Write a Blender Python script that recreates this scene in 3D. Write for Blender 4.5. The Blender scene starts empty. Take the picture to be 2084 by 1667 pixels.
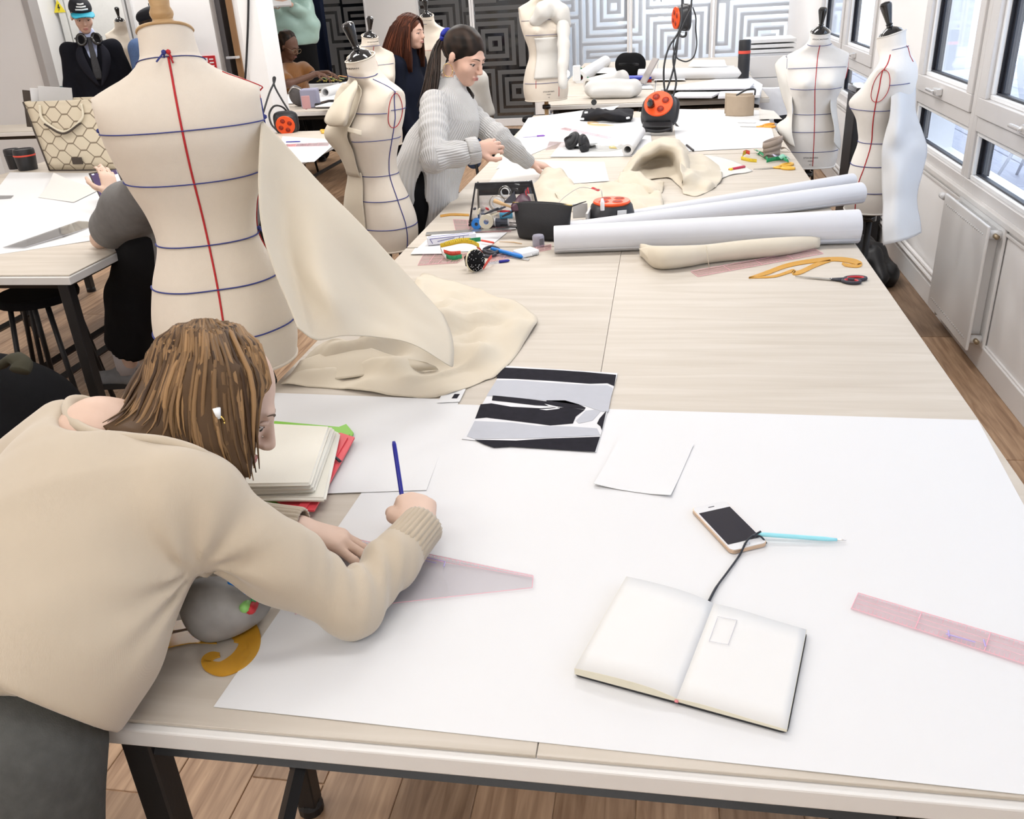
import bpy, bmesh, math, random
import numpy as np
from mathutils import Vector, Matrix
random.seed(7); np.random.seed(7)
SC = bpy.context.scene
COL = SC.collection
PI = math.pi
# ------------------------------------------------------------------ camera, light, exposure
T = 0.88                                   # height of the work tables
EYE = np.array([0.0, 0.0, T + 0.87])       # the photographer
FPX = 1780.0
def _n(v): return v / np.linalg.norm(v)
_c = np.array([1042.0, 833.5])
_dn = _n(np.array([1260 - _c[0], 4500 - _c[1], FPX]))
_fy = np.array([1360 - _c[0], -74 - _c[1], FPX]); _fy = _n(_n(_fy) - _dn * _n(_fy).dot(_dn))
RW = np.stack([np.cross(_dn, _fy), _fy, -_dn])     # camera -> world
def _ray(px, py): return RW @ np.array([px - _c[0], py - _c[1], FPX])
def at(px, py, z=T):                        # point of the photo on a level plane
    d = _ray(px, py); return EYE + d * ((z - EYE[2]) / d[2])
def aty(px, py, Y):
    d = _ray(px, py); return EYE + d * ((Y - EYE[1]) / d[1])
def atx(px, py, X):
    d = _ray(px, py); return EYE + d * ((X - EYE[0]) / d[0])
def atd(px, py, D): return EYE + _ray(px, py) / FPX * D
cam = bpy.data.cameras.new('camera'); camo = bpy.data.objects.new('camera', cam); COL.objects.link(camo)
cam.sensor_width = 36.0; cam.lens = 36.0 * FPX / 2084.0; cam.clip_start = 0.05; cam.clip_end = 100
m = Matrix.Identity(4)
for i in range(3):
    m[i][0] = RW[i, 0]; m[i][1] = -RW[i, 1]; m[i][2] = -RW[i, 2]; m[i][3] = EYE[i]
camo.matrix_world = m
SC.camera = camo
SC.view_settings.view_transform = 'Standard'; SC.view_settings.look = 'None'
SC.view_settings.gamma = 1.0; SC.view_settings.use_curve_mapping = False
SC.view_settings.exposure = 0.0
W = bpy.data.worlds.new('daylight'); SC.world = W; W.use_nodes = True
_bg = W.node_tree.nodes['Background']; _bg.inputs[0].default_value = (0.80, 0.88, 1.0, 1); _bg.inputs[1].default_value = 4.2
def area(name, loc, sx, sy, power, col=(1, 0.985, 0.965), rot=(0, 0, 0)):
    l = bpy.data.lights.new(name, 'AREA'); l.shape = 'RECTANGLE'; l.size = sx; l.size_y = sy
    l.energy = power; l.color = col
    o = bpy.data.objects.new(name, l); COL.objects.link(o); o.location = loc; o.rotation_euler = rot
    return o
LP = 26.0
for lx in (-4.6, -2.0, -0.2):
    for ly, k in ((-1.0, 0.9), (1.1, 0.5), (3.4, 1.1), (5.8, 1.25), (8.2, 1.25), (10.8, 1.2)):  # nearest row is added behind the camera to brighten what faces it
        area('ceiling_and_fill_lamp', (lx, ly, 2.86), 1.2, 0.3, LP * (k if lx > -4 else min(k, 1.0)))
area('ceiling_and_fill_lamp', (-5.9, 9.5, 2.86), 1.2, 0.3, LP)  # extra lamp added to brighten the recess, no fitting known there
# ------------------------------------------------------------------ materials
_M = {}
def mat(name, col, rough=0.7, var=0.06, scale=30.0, bump=0.0, bscale=200.0, metal=0.0, stretch=(1, 1, 1), spec=0.4,
        sheen=0.0, trans=0.0, coat=0.0, emit=None, alpha=1.0, rnd=0.0):
    if name in _M: return _M[name]
    m = bpy.data.materials.new(name); m.use_nodes = True; nt = m.node_tree; N = nt.nodes; L = nt.links
    b = N['Principled BSDF']
    b.inputs['Roughness'].default_value = rough; b.inputs['Metallic'].default_value = metal
    b.inputs['Specular IOR Level'].default_value = spec
    if sheen: b.inputs['Sheen Weight'].default_value = sheen
    if trans: b.inputs['Transmission Weight'].default_value = trans
    if coat: b.inputs['Coat Weight'].default_value = coat
    if alpha < 1: b.inputs['Alpha'].default_value = alpha
    tc = N.new('ShaderNodeTexCoord'); mp = N.new('ShaderNodeMapping'); mp.inputs['Scale'].default_value = stretch
    L.new(tc.outputs['Object'], mp.inputs['Vector'])
    nz = N.new('ShaderNodeTexNoise'); nz.inputs['Scale'].default_value = scale; nz.inputs['Detail'].default_value = 3
    L.new(mp.outputs['Vector'], nz.inputs['Vector'])
    mx = N.new('ShaderNodeMix'); mx.data_type = 'RGBA'
    c = (*col, 1) if len(col) == 3 else col
    lo = tuple(max(0, v * (1 - var)) for v in c[:3]) + (1,); hi = tuple(min(1, v * (1 + var * 0.6)) for v in c[:3]) + (1,)
    mx.inputs[6].default_value = lo; mx.inputs[7].default_value = hi
    L.new(nz.outputs['Fac'], mx.inputs[0])
    out = mx.outputs[2]
    if rnd:
        oi = N.new('ShaderNodeObjectInfo'); hv = N.new('ShaderNodeHueSaturation')
        mr = N.new('ShaderNodeMapRange'); mr.inputs['To Min'].default_value = 1 - rnd; mr.inputs['To Max'].default_value = 1 + rnd
        L.new(oi.outputs['Random'], mr.inputs['Value']); L.new(mr.outputs[0], hv.inputs['Value']); L.new(out, hv.inputs['Color']); out = hv.outputs[0]
    L.new(out, b.inputs['Base Color'])
    if emit:
        b.inputs['Emission Color'].default_value = (*col, 1); b.inputs['Emission Strength'].default_value = emit
    if bump:
        n2 = N.new('ShaderNodeTexNoise'); n2.inputs['Scale'].default_value = bscale; n2.inputs['Detail'].default_value = 4
        L.new(mp.outputs['Vector'], n2.inputs['Vector'])
        bp = N.new('ShaderNodeBump'); bp.inputs['Strength'].default_value = bump; bp.inputs['Distance'].default_value = 0.004
        L.new(n2.outputs['Fac'], bp.inputs['Height']); L.new(bp.outputs['Normal'], b.inputs['Normal'])
    _M[name] = m; return m
def wood(name, c1, c2, rough=0.5, along='y', scale=6.0, rnd=0.0, contrast=1.0):
    if name in _M: return _M[name]
    m = bpy.data.materials.new(name); m.use_nodes = True; nt = m.node_tree; N = nt.nodes; L = nt.links
    b = N['Principled BSDF']; b.inputs['Roughness'].default_value = rough; b.inputs['Specular IOR Level'].default_value = 0.35
    tc = N.new('ShaderNodeTexCoord'); mp = N.new('ShaderNodeMapping')
    mp.inputs['Scale'].default_value = (10, 0.8, 10) if along == 'y' else (0.8, 10, 10)
    oi = N.new('ShaderNodeObjectInfo'); ad = N.new('ShaderNodeVectorMath'); ad.operation = 'ADD'
    ml = N.new('ShaderNodeMath'); ml.operation = 'MULTIPLY'; ml.inputs[1].default_value = 37.0
    L.new(oi.outputs['Random'], ml.inputs[0]); L.new(tc.outputs['Object'], ad.inputs[0]); L.new(ml.outputs[0], ad.inputs[1])
    L.new(ad.outputs[0], mp.inputs['Vector'])
    nz = N.new('ShaderNodeTexNoise'); nz.inputs['Scale'].default_value = scale; nz.inputs['Detail'].default_value = 6; nz.inputs['Distortion'].default_value = 0.6
    L.new(mp.outputs[0], nz.inputs['Vector'])
    cr = N.new('ShaderNodeValToRGB'); e = cr.color_ramp.elements
    e[0].position = 0.5 - 0.25 / contrast; e[0].color = (*c1, 1); e[1].position = 0.5 + 0.2 / contrast; e[1].color = (*c2, 1)
    L.new(nz.outputs['Fac'], cr.inputs[0]); out = cr.outputs[0]
    if rnd:
        hv = N.new('ShaderNodeHueSaturation'); mr = N.new('ShaderNodeMapRange')
        mr.inputs['To Min'].default_value = 1 - rnd; mr.inputs['To Max'].default_value = 1 + rnd
        L.new(oi.outputs['Random'], mr.inputs['Value']); L.new(mr.outputs[0], hv.inputs['Value']); L.new(out, hv.inputs['Color']); out = hv.outputs[0]
    L.new(out, b.inputs['Base Color'])
    bp = N.new('ShaderNodeBump'); bp.inputs['Strength'].default_value = 0.08; bp.inputs['Distance'].default_value = 0.002
    L.new(nz.outputs['Fac'], bp.inputs['Height']); L.new(bp.outputs[0], b.inputs['Normal'])
    _M[name] = m; return m
def clear(name, tint=(1, 1, 1), gloss=0.12, rough=0.03, fac=None):
    """thin clear sheet: mostly see-through, a little gloss"""
    if name in _M: return _M[name]
    m = bpy.data.materials.new(name); m.use_nodes = True; nt = m.node_tree; N = nt.nodes; L = nt.links
    for n in list(N):
        if n.type == 'BSDF_PRINCIPLED': N.remove(n)
    t = N.new('ShaderNodeBsdfTransparent'); t.inputs[0].default_value = (*tint, 1)
    g = N.new('ShaderNodeBsdfGlossy'); g.inputs['Roughness'].default_value = rough
    fr = N.new('ShaderNodeFresnel'); fr.inputs[0].default_value = 1.45
    mx = N.new('ShaderNodeMixShader')
    if fac is None:
        ge = N.new('ShaderNodeNewGeometry'); io = N.new('ShaderNodeMix'); io.inputs[2].default_value = 1.45; io.inputs[3].default_value = 1 / 1.45
        L.new(ge.outputs['Backfacing'], io.inputs[0]); L.new(io.outputs[0], fr.inputs[0]); L.new(fr.outputs[0], mx.inputs[0])
    else: mx.inputs[0].default_value = fac
    L.new(t.outputs[0], mx.inputs[1]); L.new(g.outputs[0], mx.inputs[2])
    L.new(mx.outputs[0], N['Material Output'].inputs[0])
    _M[name] = m; return m
# ------------------------------------------------------------------ geometry helpers: every shape is (verts, faces)
def joinG(*gs):
    V = []; F = []
    for g in gs:
        k = len(V); V.extend([tuple(map(float, v)) for v in g[0]]); F.extend([tuple(i + k for i in f) for f in g[1]])
    return V, F
def xf(g, loc=(0, 0, 0), rz=0.0, rx=0.0, ry=0.0, s=1.0):
    M = Matrix.Translation(Vector([float(v) for v in loc])) @ Matrix.Rotation(rz, 4, 'Z') @ Matrix.Rotation(ry, 4, 'Y') @ Matrix.Rotation(rx, 4, 'X')
    A = np.array(M)[:3, :3]; b = np.array(M)[:3, 3]
    v = (np.asarray(g[0], float) * s) @ A.T + b
    return v.tolist(), g[1]
def box(x0, x1, y0, y1, z0, z1, bev=0.0, seg=2):
    if not bev:
        v = [(x0, y0, z0), (x1, y0, z0), (x1, y1, z0), (x0, y1, z0), (x0, y0, z1), (x1, y0, z1), (x1, y1, z1), (x0, y1, z1)]
        return v, [(0, 3, 2, 1), (4, 5, 6, 7), (0, 1, 5, 4), (1, 2, 6, 5), (2, 3, 7, 6), (3, 0, 4, 7)]
    b = bmesh.new(); r = bmesh.ops.create_cube(b, size=1)
    for v in b.verts: v.co = ((x0 + x1) / 2 + v.co.x * (x1 - x0), (y0 + y1) / 2 + v.co.y * (y1 - y0), (z0 + z1) / 2 + v.co.z * (z1 - z0))
    bmesh.ops.bevel(b, geom=b.edges[:], offset=bev, segments=seg, affect='EDGES', profile=0.5)
    b.verts.index_update(); V = [tuple(v.co) for v in b.verts]; F = [tuple(v.index for v in f.verts) for f in b.faces]; b.free()
    return V, F
def tube(pts, r, seg=8, cap=True, flat=None):
    P = np.asarray(pts, float); n = len(P)
    R = np.full(n, r, float) if np.isscalar(r) else np.asarray(r, float)
    t = np.gradient(P, axis=0); t /= np.linalg.norm(t, axis=1)[:, None] + 1e-12
    u = np.cross(t[0], [0, 0, 1.0])
    if np.linalg.norm(u) < 1e-3: u = np.cross(t[0], [0, 1.0, 0])
    u = _n(u); V = []; a = np.arange(seg) * 2 * PI / seg
    for i in range(n):
        u = u - t[i] * u.dot(t[i]); u = _n(u); w = np.cross(t[i], u)
        fy = 1.0 if flat is None else flat
        V.append(P[i] + R[i] * (np.cos(a)[:, None] * u + fy * np.sin(a)[:, None] * w))
    V = np.concatenate(V); F = []
    for i in range(n - 1):
        for j in range(seg):
            k = (j + 1) % seg; F.append((i * seg + j, i * seg + k, (i + 1) * seg + k, (i + 1) * seg + j))
    if cap: F.append(tuple(range(seg - 1, -1, -1))); F.append(tuple((n - 1) * seg + j for j in range(seg)))
    return V.tolist(), F
def spline(pts, n=8, closed=False):
    P = np.asarray(pts, float)
    if closed: P = np.concatenate([P[-1:], P, P[:2]])
    else: P = np.concatenate([2 * P[:1] - P[1:2], P, 2 * P[-1:] - P[-2:-1]])
    out = []
    for i in range(1, len(P) - 2):
        p0, p1, p2, p3 = P[i - 1:i + 3]
        for k in range(n):
            s = k / n
            out.append(0.5 * ((2 * p1) + (-p0 + p2) * s + (2 * p0 - 5 * p1 + 4 * p2 - p3) * s * s + (-p0 + 3 * p1 - 3 * p2 + p3) * s ** 3))
    if not closed: out.append(P[-2])
    return np.array(out)
def lathe(prof, seg=24, cap=True):
    V = []; F = []
    for r, z in prof:
        for j in range(seg):
            a = 2 * PI * j / seg; V.append((r * math.cos(a), r * math.sin(a), z))
    for i in range(len(prof) - 1):
        for j in range(seg):
            k = (j + 1) % seg; F.append((i * seg + j, i * seg + k, (i + 1) * seg + k, (i + 1) * seg + j))
    if cap: F.append(tuple(range(seg - 1, -1, -1))); F.append(tuple((len(prof) - 1) * seg + j for j in range(seg)))
    return V, F
def prism(outline, z0, z1):
    n = len(outline)
    V = [(x, y, z0) for x, y in outline] + [(x, y, z1) for x, y in outline]
    F = [tuple(range(n - 1, -1, -1)), tuple(range(n, 2 * n))]
    F += [(i, (i + 1) % n, n + (i + 1) % n, n + i) for i in range(n)]
    return V, F
def cat_grid(ctrl, nu, nv):
    """bicubic surface through a rows x cols lattice of points"""
    C = np.asarray(ctrl, float)
    A = np.stack([spline(C[:, j], nu) for j in range(C.shape[1])], 1)
    return np.stack([spline(A[i], nv) for i in range(A.shape[0])], 0)
def sheet(G, th=0.0015):
    """closed thin shell over a point grid"""
    G = np.asarray(G, float); n, m = G.shape[:2]
    du = np.gradient(G, axis=0); dv = np.gradient(G, axis=1); N = np.cross(du, dv); N /= np.linalg.norm(N, axis=2)[..., None] + 1e-12
    A = (G + N * th / 2).reshape(-1, 3); B = (G - N * th / 2).reshape(-1, 3); k = n * m
    F = []; ix = lambda i, j: i * m + j
    for i in range(n - 1):
        for j in range(m - 1):
            a, b, c, d = ix(i, j), ix(i + 1, j), ix(i + 1, j + 1), ix(i, j + 1)
            F.append((a, b, c, d)); F.append((k + d, k + c, k + b, k + a))
    for i in range(n - 1):
        F.append((ix(i + 1, 0), ix(i, 0), k + ix(i, 0), k + ix(i + 1, 0)))
        F.append((ix(i, m - 1), ix(i + 1, m - 1), k + ix(i + 1, m - 1), k + ix(i, m - 1)))
    for j in range(m - 1):
        F.append((ix(0, j), ix(0, j + 1), k + ix(0, j + 1), k + ix(0, j)))
        F.append((ix(n - 1, j + 1), ix(n - 1, j), k + ix(n - 1, j), k + ix(n - 1, j + 1)))
    return np.concatenate([A, B]).tolist(), F
def fnoise(P, f, seed=0, n=7):
    """cheap smooth noise in numpy: a few random plane waves"""
    rs = np.random.RandomState(seed); o = np.zeros(P.shape[:-1])
    for _ in range(n):
        d = rs.normal(size=3); d /= np.linalg.norm(d); o += np.sin((P @ d) * f * rs.uniform(0.6, 1.5) + rs.uniform(0, 6.28))
    return o / n ** 0.5 * 0.7
# ------------------------------------------------------------------ objects
def _mesh(name, g, m, smooth=False):
    me = bpy.data.meshes.new(name); me.from_pydata([tuple(v) for v in g[0]], [], [tuple(f) for f in g[1]]); me.update()
    if smooth:
        me.polygons.foreach_set('use_smooth', [True] * len(me.polygons))
        if smooth is not True:
            try: me.set_sharp_from_angle(angle=math.radians(smooth))
            except Exception: pass
    if m is not None: me.materials.append(m)
    return me
def thing(name, label, cat, loc=(0, 0, 0), rz=0.0, group=None):
    o = bpy.data.objects.new(name, None); COL.objects.link(o); o.empty_display_size = 0.1
    o.location = [float(v) for v in loc]; o.rotation_euler = (0, 0, rz); o['label'] = label; o['category'] = cat
    if group: o['group'] = group
    return o
def part(name, g, m, parent, smooth=False, label=None, stuff=False, world=False, loc=(0, 0, 0)):
    if world:
        r = parent
        while r.parent: r = r.parent
        c = math.cos(-r.rotation_euler[2]); s = math.sin(-r.rotation_euler[2]); v = np.asarray(g[0], float) - np.array(r.location)
        v = np.stack([v[:, 0] * c - v[:, 1] * s, v[:, 0] * s + v[:, 1] * c, v[:, 2]], 1); g = (v.tolist(), g[1])
    o = bpy.data.objects.new(name, _mesh(name, g, m, smooth)); COL.objects.link(o); o.parent = parent; o.location = loc
    if label: o['label'] = label
    if stuff: o['kind'] = 'stuff'
    return o
def solo(name, g, m, label, cat, loc=None, rz=0.0, group=None, smooth=False):
    """a thing that is one mesh; geometry in world coordinates unless loc is given"""
    v = np.asarray(g[0], float)
    if loc is None:
        c = np.array([(v[:, 0].min() + v[:, 0].max()) / 2, (v[:, 1].min() + v[:, 1].max()) / 2, v[:, 2].min()]); v = v - c; loc = c
    o = bpy.data.objects.new(name, _mesh(name, (v.tolist(), g[1]), m, smooth)); COL.objects.link(o)
    o.location = [float(a) for a in loc]; o.rotation_euler = (0, 0, rz); o['label'] = label; o['category'] = cat
    if group: o['group'] = group
    return o
def struct(name, g, m, parent=None, smooth=False):
    o = bpy.data.objects.new(name, _mesh(name, g, m, smooth)); COL.objects.link(o)
    if parent: o.parent = parent
    else: o['kind'] = 'structure'
    return o
def dup(root, loc, rz=None, label=None, group=None):
    r = root.copy(); COL.objects.link(r); r.location = [float(v) for v in loc]
    if rz is not None: r.rotation_euler = (0, 0, rz)
    if label: r['label'] = label
    if group: r['group'] = group
    for ch in root.children:
        c = ch.copy(); COL.objects.link(c); c.parent = r
        for g in ch.children:
            d = g.copy(); COL.objects.link(d); d.parent = c
    return r
def text_geo(s, size, thick=0.0004):
    cu = bpy.data.curves.new('t', 'FONT'); cu.body = s; cu.size = size; cu.align_x = 'CENTER'; cu.align_y = 'CENTER'; cu.extrude = thick; cu.resolution_u = 2
    o = bpy.data.objects.new('t', cu); COL.objects.link(o); dg = bpy.context.evaluated_depsgraph_get(); dg.update()
    me = o.evaluated_get(dg).to_mesh(); V = [tuple(v.co) for v in me.vertices]; F = [tuple(p.vertices) for p in me.polygons]
    o.evaluated_get(dg).to_mesh_clear(); bpy.data.objects.remove(o); bpy.data.curves.remove(cu)
    return V, F
# ------------------------------------------------------------------ smooth-blended solids (bodies, clothes)
def _smin(a, b, k):
    if k <= 0: return np.minimum(a, b)
    h = np.clip(0.5 + 0.5 * (b - a) / k, 0, 1); return b + (a - b) * h - k * h * (1 - h)
class Solid:
    """a list of blended shapes, evaluated as one distance field"""
    def __init__(s): s.ops = []; s.lo = np.full(3, 1e9); s.hi = np.full(3, -1e9)
    def _b(s, p, r):
        p = np.atleast_2d(np.asarray(p, float)); s.lo = np.minimum(s.lo, p.min(0) - r); s.hi = np.maximum(s.hi, p.max(0) + r)
    def cap(s, a, b, ra, rb=None, k=0.02, flat=None, op='u'):
        """tapered limb a-b; flat=(axis, factor) squashes the section along the axis"""
        a = np.asarray(a, float); b = np.asarray(b, float); rb = ra if rb is None else rb
        ba = b - a; L2 = max(1e-9, ba.dot(ba))
        if flat is not None:
            ax = _n(np.asarray(flat[0], float)); q = flat[1]
        def f(P):
            d = P - a; t = np.clip(d @ ba / L2, 0, 1); e = d - t[:, None] * ba
            if flat is not None:
                c = e @ ax; e = e + ax[None, :] * (c * (1 / q - 1))[:, None]
                return (np.sqrt((e * e).sum(1)) - (ra + (rb - ra) * t)) * min(1, q * 1.2)
            return np.sqrt((e * e).sum(1)) - (ra + (rb - ra) * t)
        s.ops.append((op, f, k))
        if op == 'u': s._b([a, b], max(ra, rb))
        return s
    def chain(s, pts, rs, k=0.02, flat=None):
        for i in range(len(pts) - 1): s.cap(pts[i], pts[i + 1], rs[i], rs[i + 1], k, flat)
        return s
    def ell(s, c, r, R=None, k=0.02, op='u'):
        c = np.asarray(c, float); r = np.asarray(r, float); Rm = np.eye(3) if R is None else np.asarray(R)
        def f(P):
            q = (P - c) @ Rm; k0 = np.sqrt(((q / r) ** 2).sum(1)); k1 = np.sqrt(((q / r ** 2) ** 2).sum(1)) + 1e-9
            return k0 * (k0 - 1) / k1
        s.ops.append((op, f, k))
        if op == 'u': s._b(c, r.max())
        return s
    def plane(s, p, n, k=0.0):
        """keep the side the normal points away from"""
        p = np.asarray(p, float); n = _n(np.asarray(n, float)); s.ops.append(('i', lambda P: (P - p) @ n, k)); return s
    def warp(s, fn): s.ops.append(('w', fn, 0)); return s
    def ev(s, P):
        d = np.full(len(P), 1e3)
        for op, f, k in s.ops:
            if op == 'u': d = _smin(d, f(P), k)
            elif op == 's': d = -_smin(-d, f(P), k)
            elif op == 'i': d = -_smin(-d, -f(P), k)
            elif op == 'w': d = d + f(P)
        return d
    def mesh(s, h=0.006, relax=1):
        B = 8; lo = s.lo - 3 * h; n = (np.ceil((s.hi + 3 * h - lo) / (h * B)).astype(int)); N = n * B
        g = np.stack(np.meshgrid(*[np.arange(k) for k in n], indexing='ij'), -1).reshape(-1, 3)
        dc = s.ev(lo + (g * B + B / 2 - 0.5) * h)
        V = np.repeat(np.repeat(np.repeat(np.where(dc < 0, -1.0, 1.0).reshape(n).astype(np.float32), B, 0), B, 1), B, 2)
        act = g[np.abs(dc) < h * B * 1.25]
        if len(act) == 0: return [], []
        sub = np.stack(np.meshgrid(*[np.arange(B)] * 3, indexing='ij'), -1).reshape(-1, 3)
        for i in range(0, len(act), 400):
            ii = (act[i:i + 400, None, :] * B + sub[None]).reshape(-1, 3)
            V[ii[:, 0], ii[:, 1], ii[:, 2]] = s.ev(lo + ii * h)
        S = V < 0; c8 = [(x, y, z) for x in (0, 1) for y in (0, 1) for z in (0, 1)]
        cnt = sum(S[x:N[0] - 1 + x, y:N[1] - 1 + y, z:N[2] - 1 + z].astype(np.int8) for x, y, z in c8)
        cells = np.argwhere((cnt > 0) & (cnt < 8)); idx = -np.ones(tuple(N - 1), np.int32); idx[cells[:, 0], cells[:, 1], cells[:, 2]] = np.arange(len(cells))
        acc = np.zeros((len(cells), 3)); w = np.zeros(len(cells))
        for a in c8:
            for ax in range(3):
                if a[ax]: continue
                b = list(a); b[ax] = 1
                va = V[cells[:, 0] + a[0], cells[:, 1] + a[1], cells[:, 2] + a[2]]; vb = V[cells[:, 0] + b[0], cells[:, 1] + b[1], cells[:, 2] + b[2]]
                mk = (va < 0) != (vb < 0); t = np.where(mk, va / np.where(mk, va - vb, 1), 0); p = np.tile(np.array(a, float), (len(cells), 1)); p[:, ax] = t
                acc += p * mk[:, None]; w += mk
        P = lo + (cells + acc / w[:, None]) * h; F = []
        for ax in range(3):
            sl = [slice(None)] * 3; s2 = [slice(None)] * 3; sl[ax] = slice(0, N[ax] - 1); s2[ax] = slice(1, N[ax])
            A = S[tuple(sl)]; E = np.argwhere(A != S[tuple(s2)]); o = [(ax + 1) % 3, (ax + 2) % 3]
            E = E[(E[:, o[0]] > 0) & (E[:, o[1]] > 0) & (E[:, o[0]] < N[o[0]] - 1) & (E[:, o[1]] < N[o[1]] - 1)]
            q = []
            for da, db in ((1, 1), (0, 1), (0, 0), (1, 0)):
                e = E.copy(); e[:, o[0]] -= da; e[:, o[1]] -= db; q.append(idx[e[:, 0], e[:, 1], e[:, 2]])
            q = np.stack(q, 1); ins = A[E[:, 0], E[:, 1], E[:, 2]]; q[~ins] = q[~ins][:, ::-1]; F.append(q[(q >= 0).all(1)])
        F = np.concatenate(F)
        for _ in range(relax):
            a = np.zeros_like(P); c = np.zeros(len(P))
            for i in range(4):
                np.add.at(a, F[:, i], P[F[:, (i + 1) % 4]]); np.add.at(c, F[:, i], 1)
            c[c == 0] = 1; P = P * 0.5 + a / c[:, None] * 0.5
        return P, F
def fast_part(name, g, m, parent, smooth=True, label=None):
    """same as part() for large numpy meshes in world coordinates"""
    r = parent
    while r.parent: r = r.parent
    P = np.asarray(g[0], float) - np.array(r.location); q = -r.rotation_euler[2]; P = P @ np.array([[math.cos(q), -math.sin(q), 0], [math.sin(q), math.cos(q), 0], [0, 0, 1]]).T; F = np.asarray(g[1], np.int32)
    me = bpy.data.meshes.new(name); me.vertices.add(len(P)); me.vertices.foreach_set('co', P.astype(np.float32).ravel())
    me.loops.add(F.size); me.polygons.add(len(F)); me.loops.foreach_set('vertex_index', F.ravel())
    me.polygons.foreach_set('loop_start', np.arange(0, F.size, 4, dtype=np.int32)); me.update(calc_edges=True); me.validate()
    me.polygons.foreach_set('use_smooth', [smooth] * len(me.polygons)); me.materials.append(m)
    o = bpy.data.objects.new(name, me); COL.objects.link(o); o.parent = parent
    if label: o['label'] = label
    return o
# ------------------------------------------------------------------ the room
WHITE = mat('white paint', (0.86, 0.855, 0.85), 0.6, 0.02, 6, bump=0.05, bscale=300)
WALLR = mat('warm white paint', (0.90, 0.885, 0.875), 0.6, 0.02, 6, bump=0.06, bscale=300)
GREYP = mat('grey painted metal', (0.42, 0.40, 0.39), 0.45, 0.04, 10)
ALU = mat('silver lacquered aluminium', (0.66, 0.64, 0.63), 0.4, 0.03, 12)
FLOORM = wood('oak floor', (0.22, 0.128, 0.075), (0.47, 0.315, 0.20), 0.42, 'y', 5.0, rnd=0.28)
fl = struct('floor', box(-7.2, 1.75, -1.8, 14.6, -0.06, -0.004), FLOORM)
pb = _mesh('plank', box(-0.0945, 0.0945, -0.649, 0.649, -0.014, 0.0, 0.0015, 1), FLOORM)
for i in range(29):
    for j in range(6):
        x = 1.40 - 0.191 * i; y = 0.55 + 1.302 * j + ((i * 0.47) % 1.0) * 1.302 - 0.6
        if x > -1.2 and y > 6.4: continue
        p = bpy.data.objects.new('plank', pb); COL.objects.link(p); p.parent = fl; p.location = (x, y, 0)
struct('ceiling', box(-7.2, 1.75, -1.8, 14.6, 2.95, 3.05), WHITE)
struct('wall_near', box(-7.2, 1.75, -1.8, -1.6, 0, 2.95), WHITE)
struct('wall_left', box(-7.2, -7.0, -1.6, 14.6, 0, 2.95), WHITE)
# right-hand wall: parapet, lintel and piers around the windows
XW = 1.50
bays = [(0.25, 1.75), (1.75, 3.25), (3.25, 4.80), (4.80, 5.95), (7.20, 8.50), (8.50, 9.85)]
g = [box(XW, XW + 0.26, -1.6, 14.6, 0, 0.70), box(XW, XW + 0.26, -1.6, 14.6, 2.52, 2.95)]
for a, b in ((-1.6, 0.25), (5.95, 7.20), (9.85, 14.6)): g.append(box(XW, XW + 0.26, a, b, 0.70, 2.52))
wr = struct('wall_right', joinG(*g), WALLR)
struct('trim_1', joinG(box(XW - 0.022, XW, -1.6, 12.5, 0.672, 0.70, 0.004), box(XW - 0.012, XW, -1.6, 12.5, 0.64, 0.655, 0.003)), mat('sill strip', (0.72, 0.70, 0.68), 0.5))
struct('baseboard_right', joinG(box(XW - 0.018, XW, -1.6, 12.5, 0.0, 0.115, 0.004), box(XW - 0.010, XW, -1.6, 12.5, 0.115, 0.124, 0.003)), WALLR)
GLASS = clear('window glass', (0.94, 0.97, 1.0), rough=0.01)
GASK = mat('matt blue black', (0.012, 0.014, 0.022), 0.5)
CHROME = mat('satin handle', (0.75, 0.74, 0.73), 0.25, 0.02, metal=0.6)
WBEAD = mat('white glazing bead', (0.86, 0.87, 0.88), 0.4)
def frame(y0, y1, z0, z1, x0, x1, w):
    return joinG(box(x0, x1, y0, y1, z0, z0 + w, 0.003, 1), box(x0, x1, y0, y1, z1 - w, z1, 0.003, 1), box(x0, x1, y0, y0 + w, z0 + w, z1 - w, 0.003, 1), box(x0, x1, y1 - w, y1, z0 + w, z1 - w, 0.003, 1))
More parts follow.
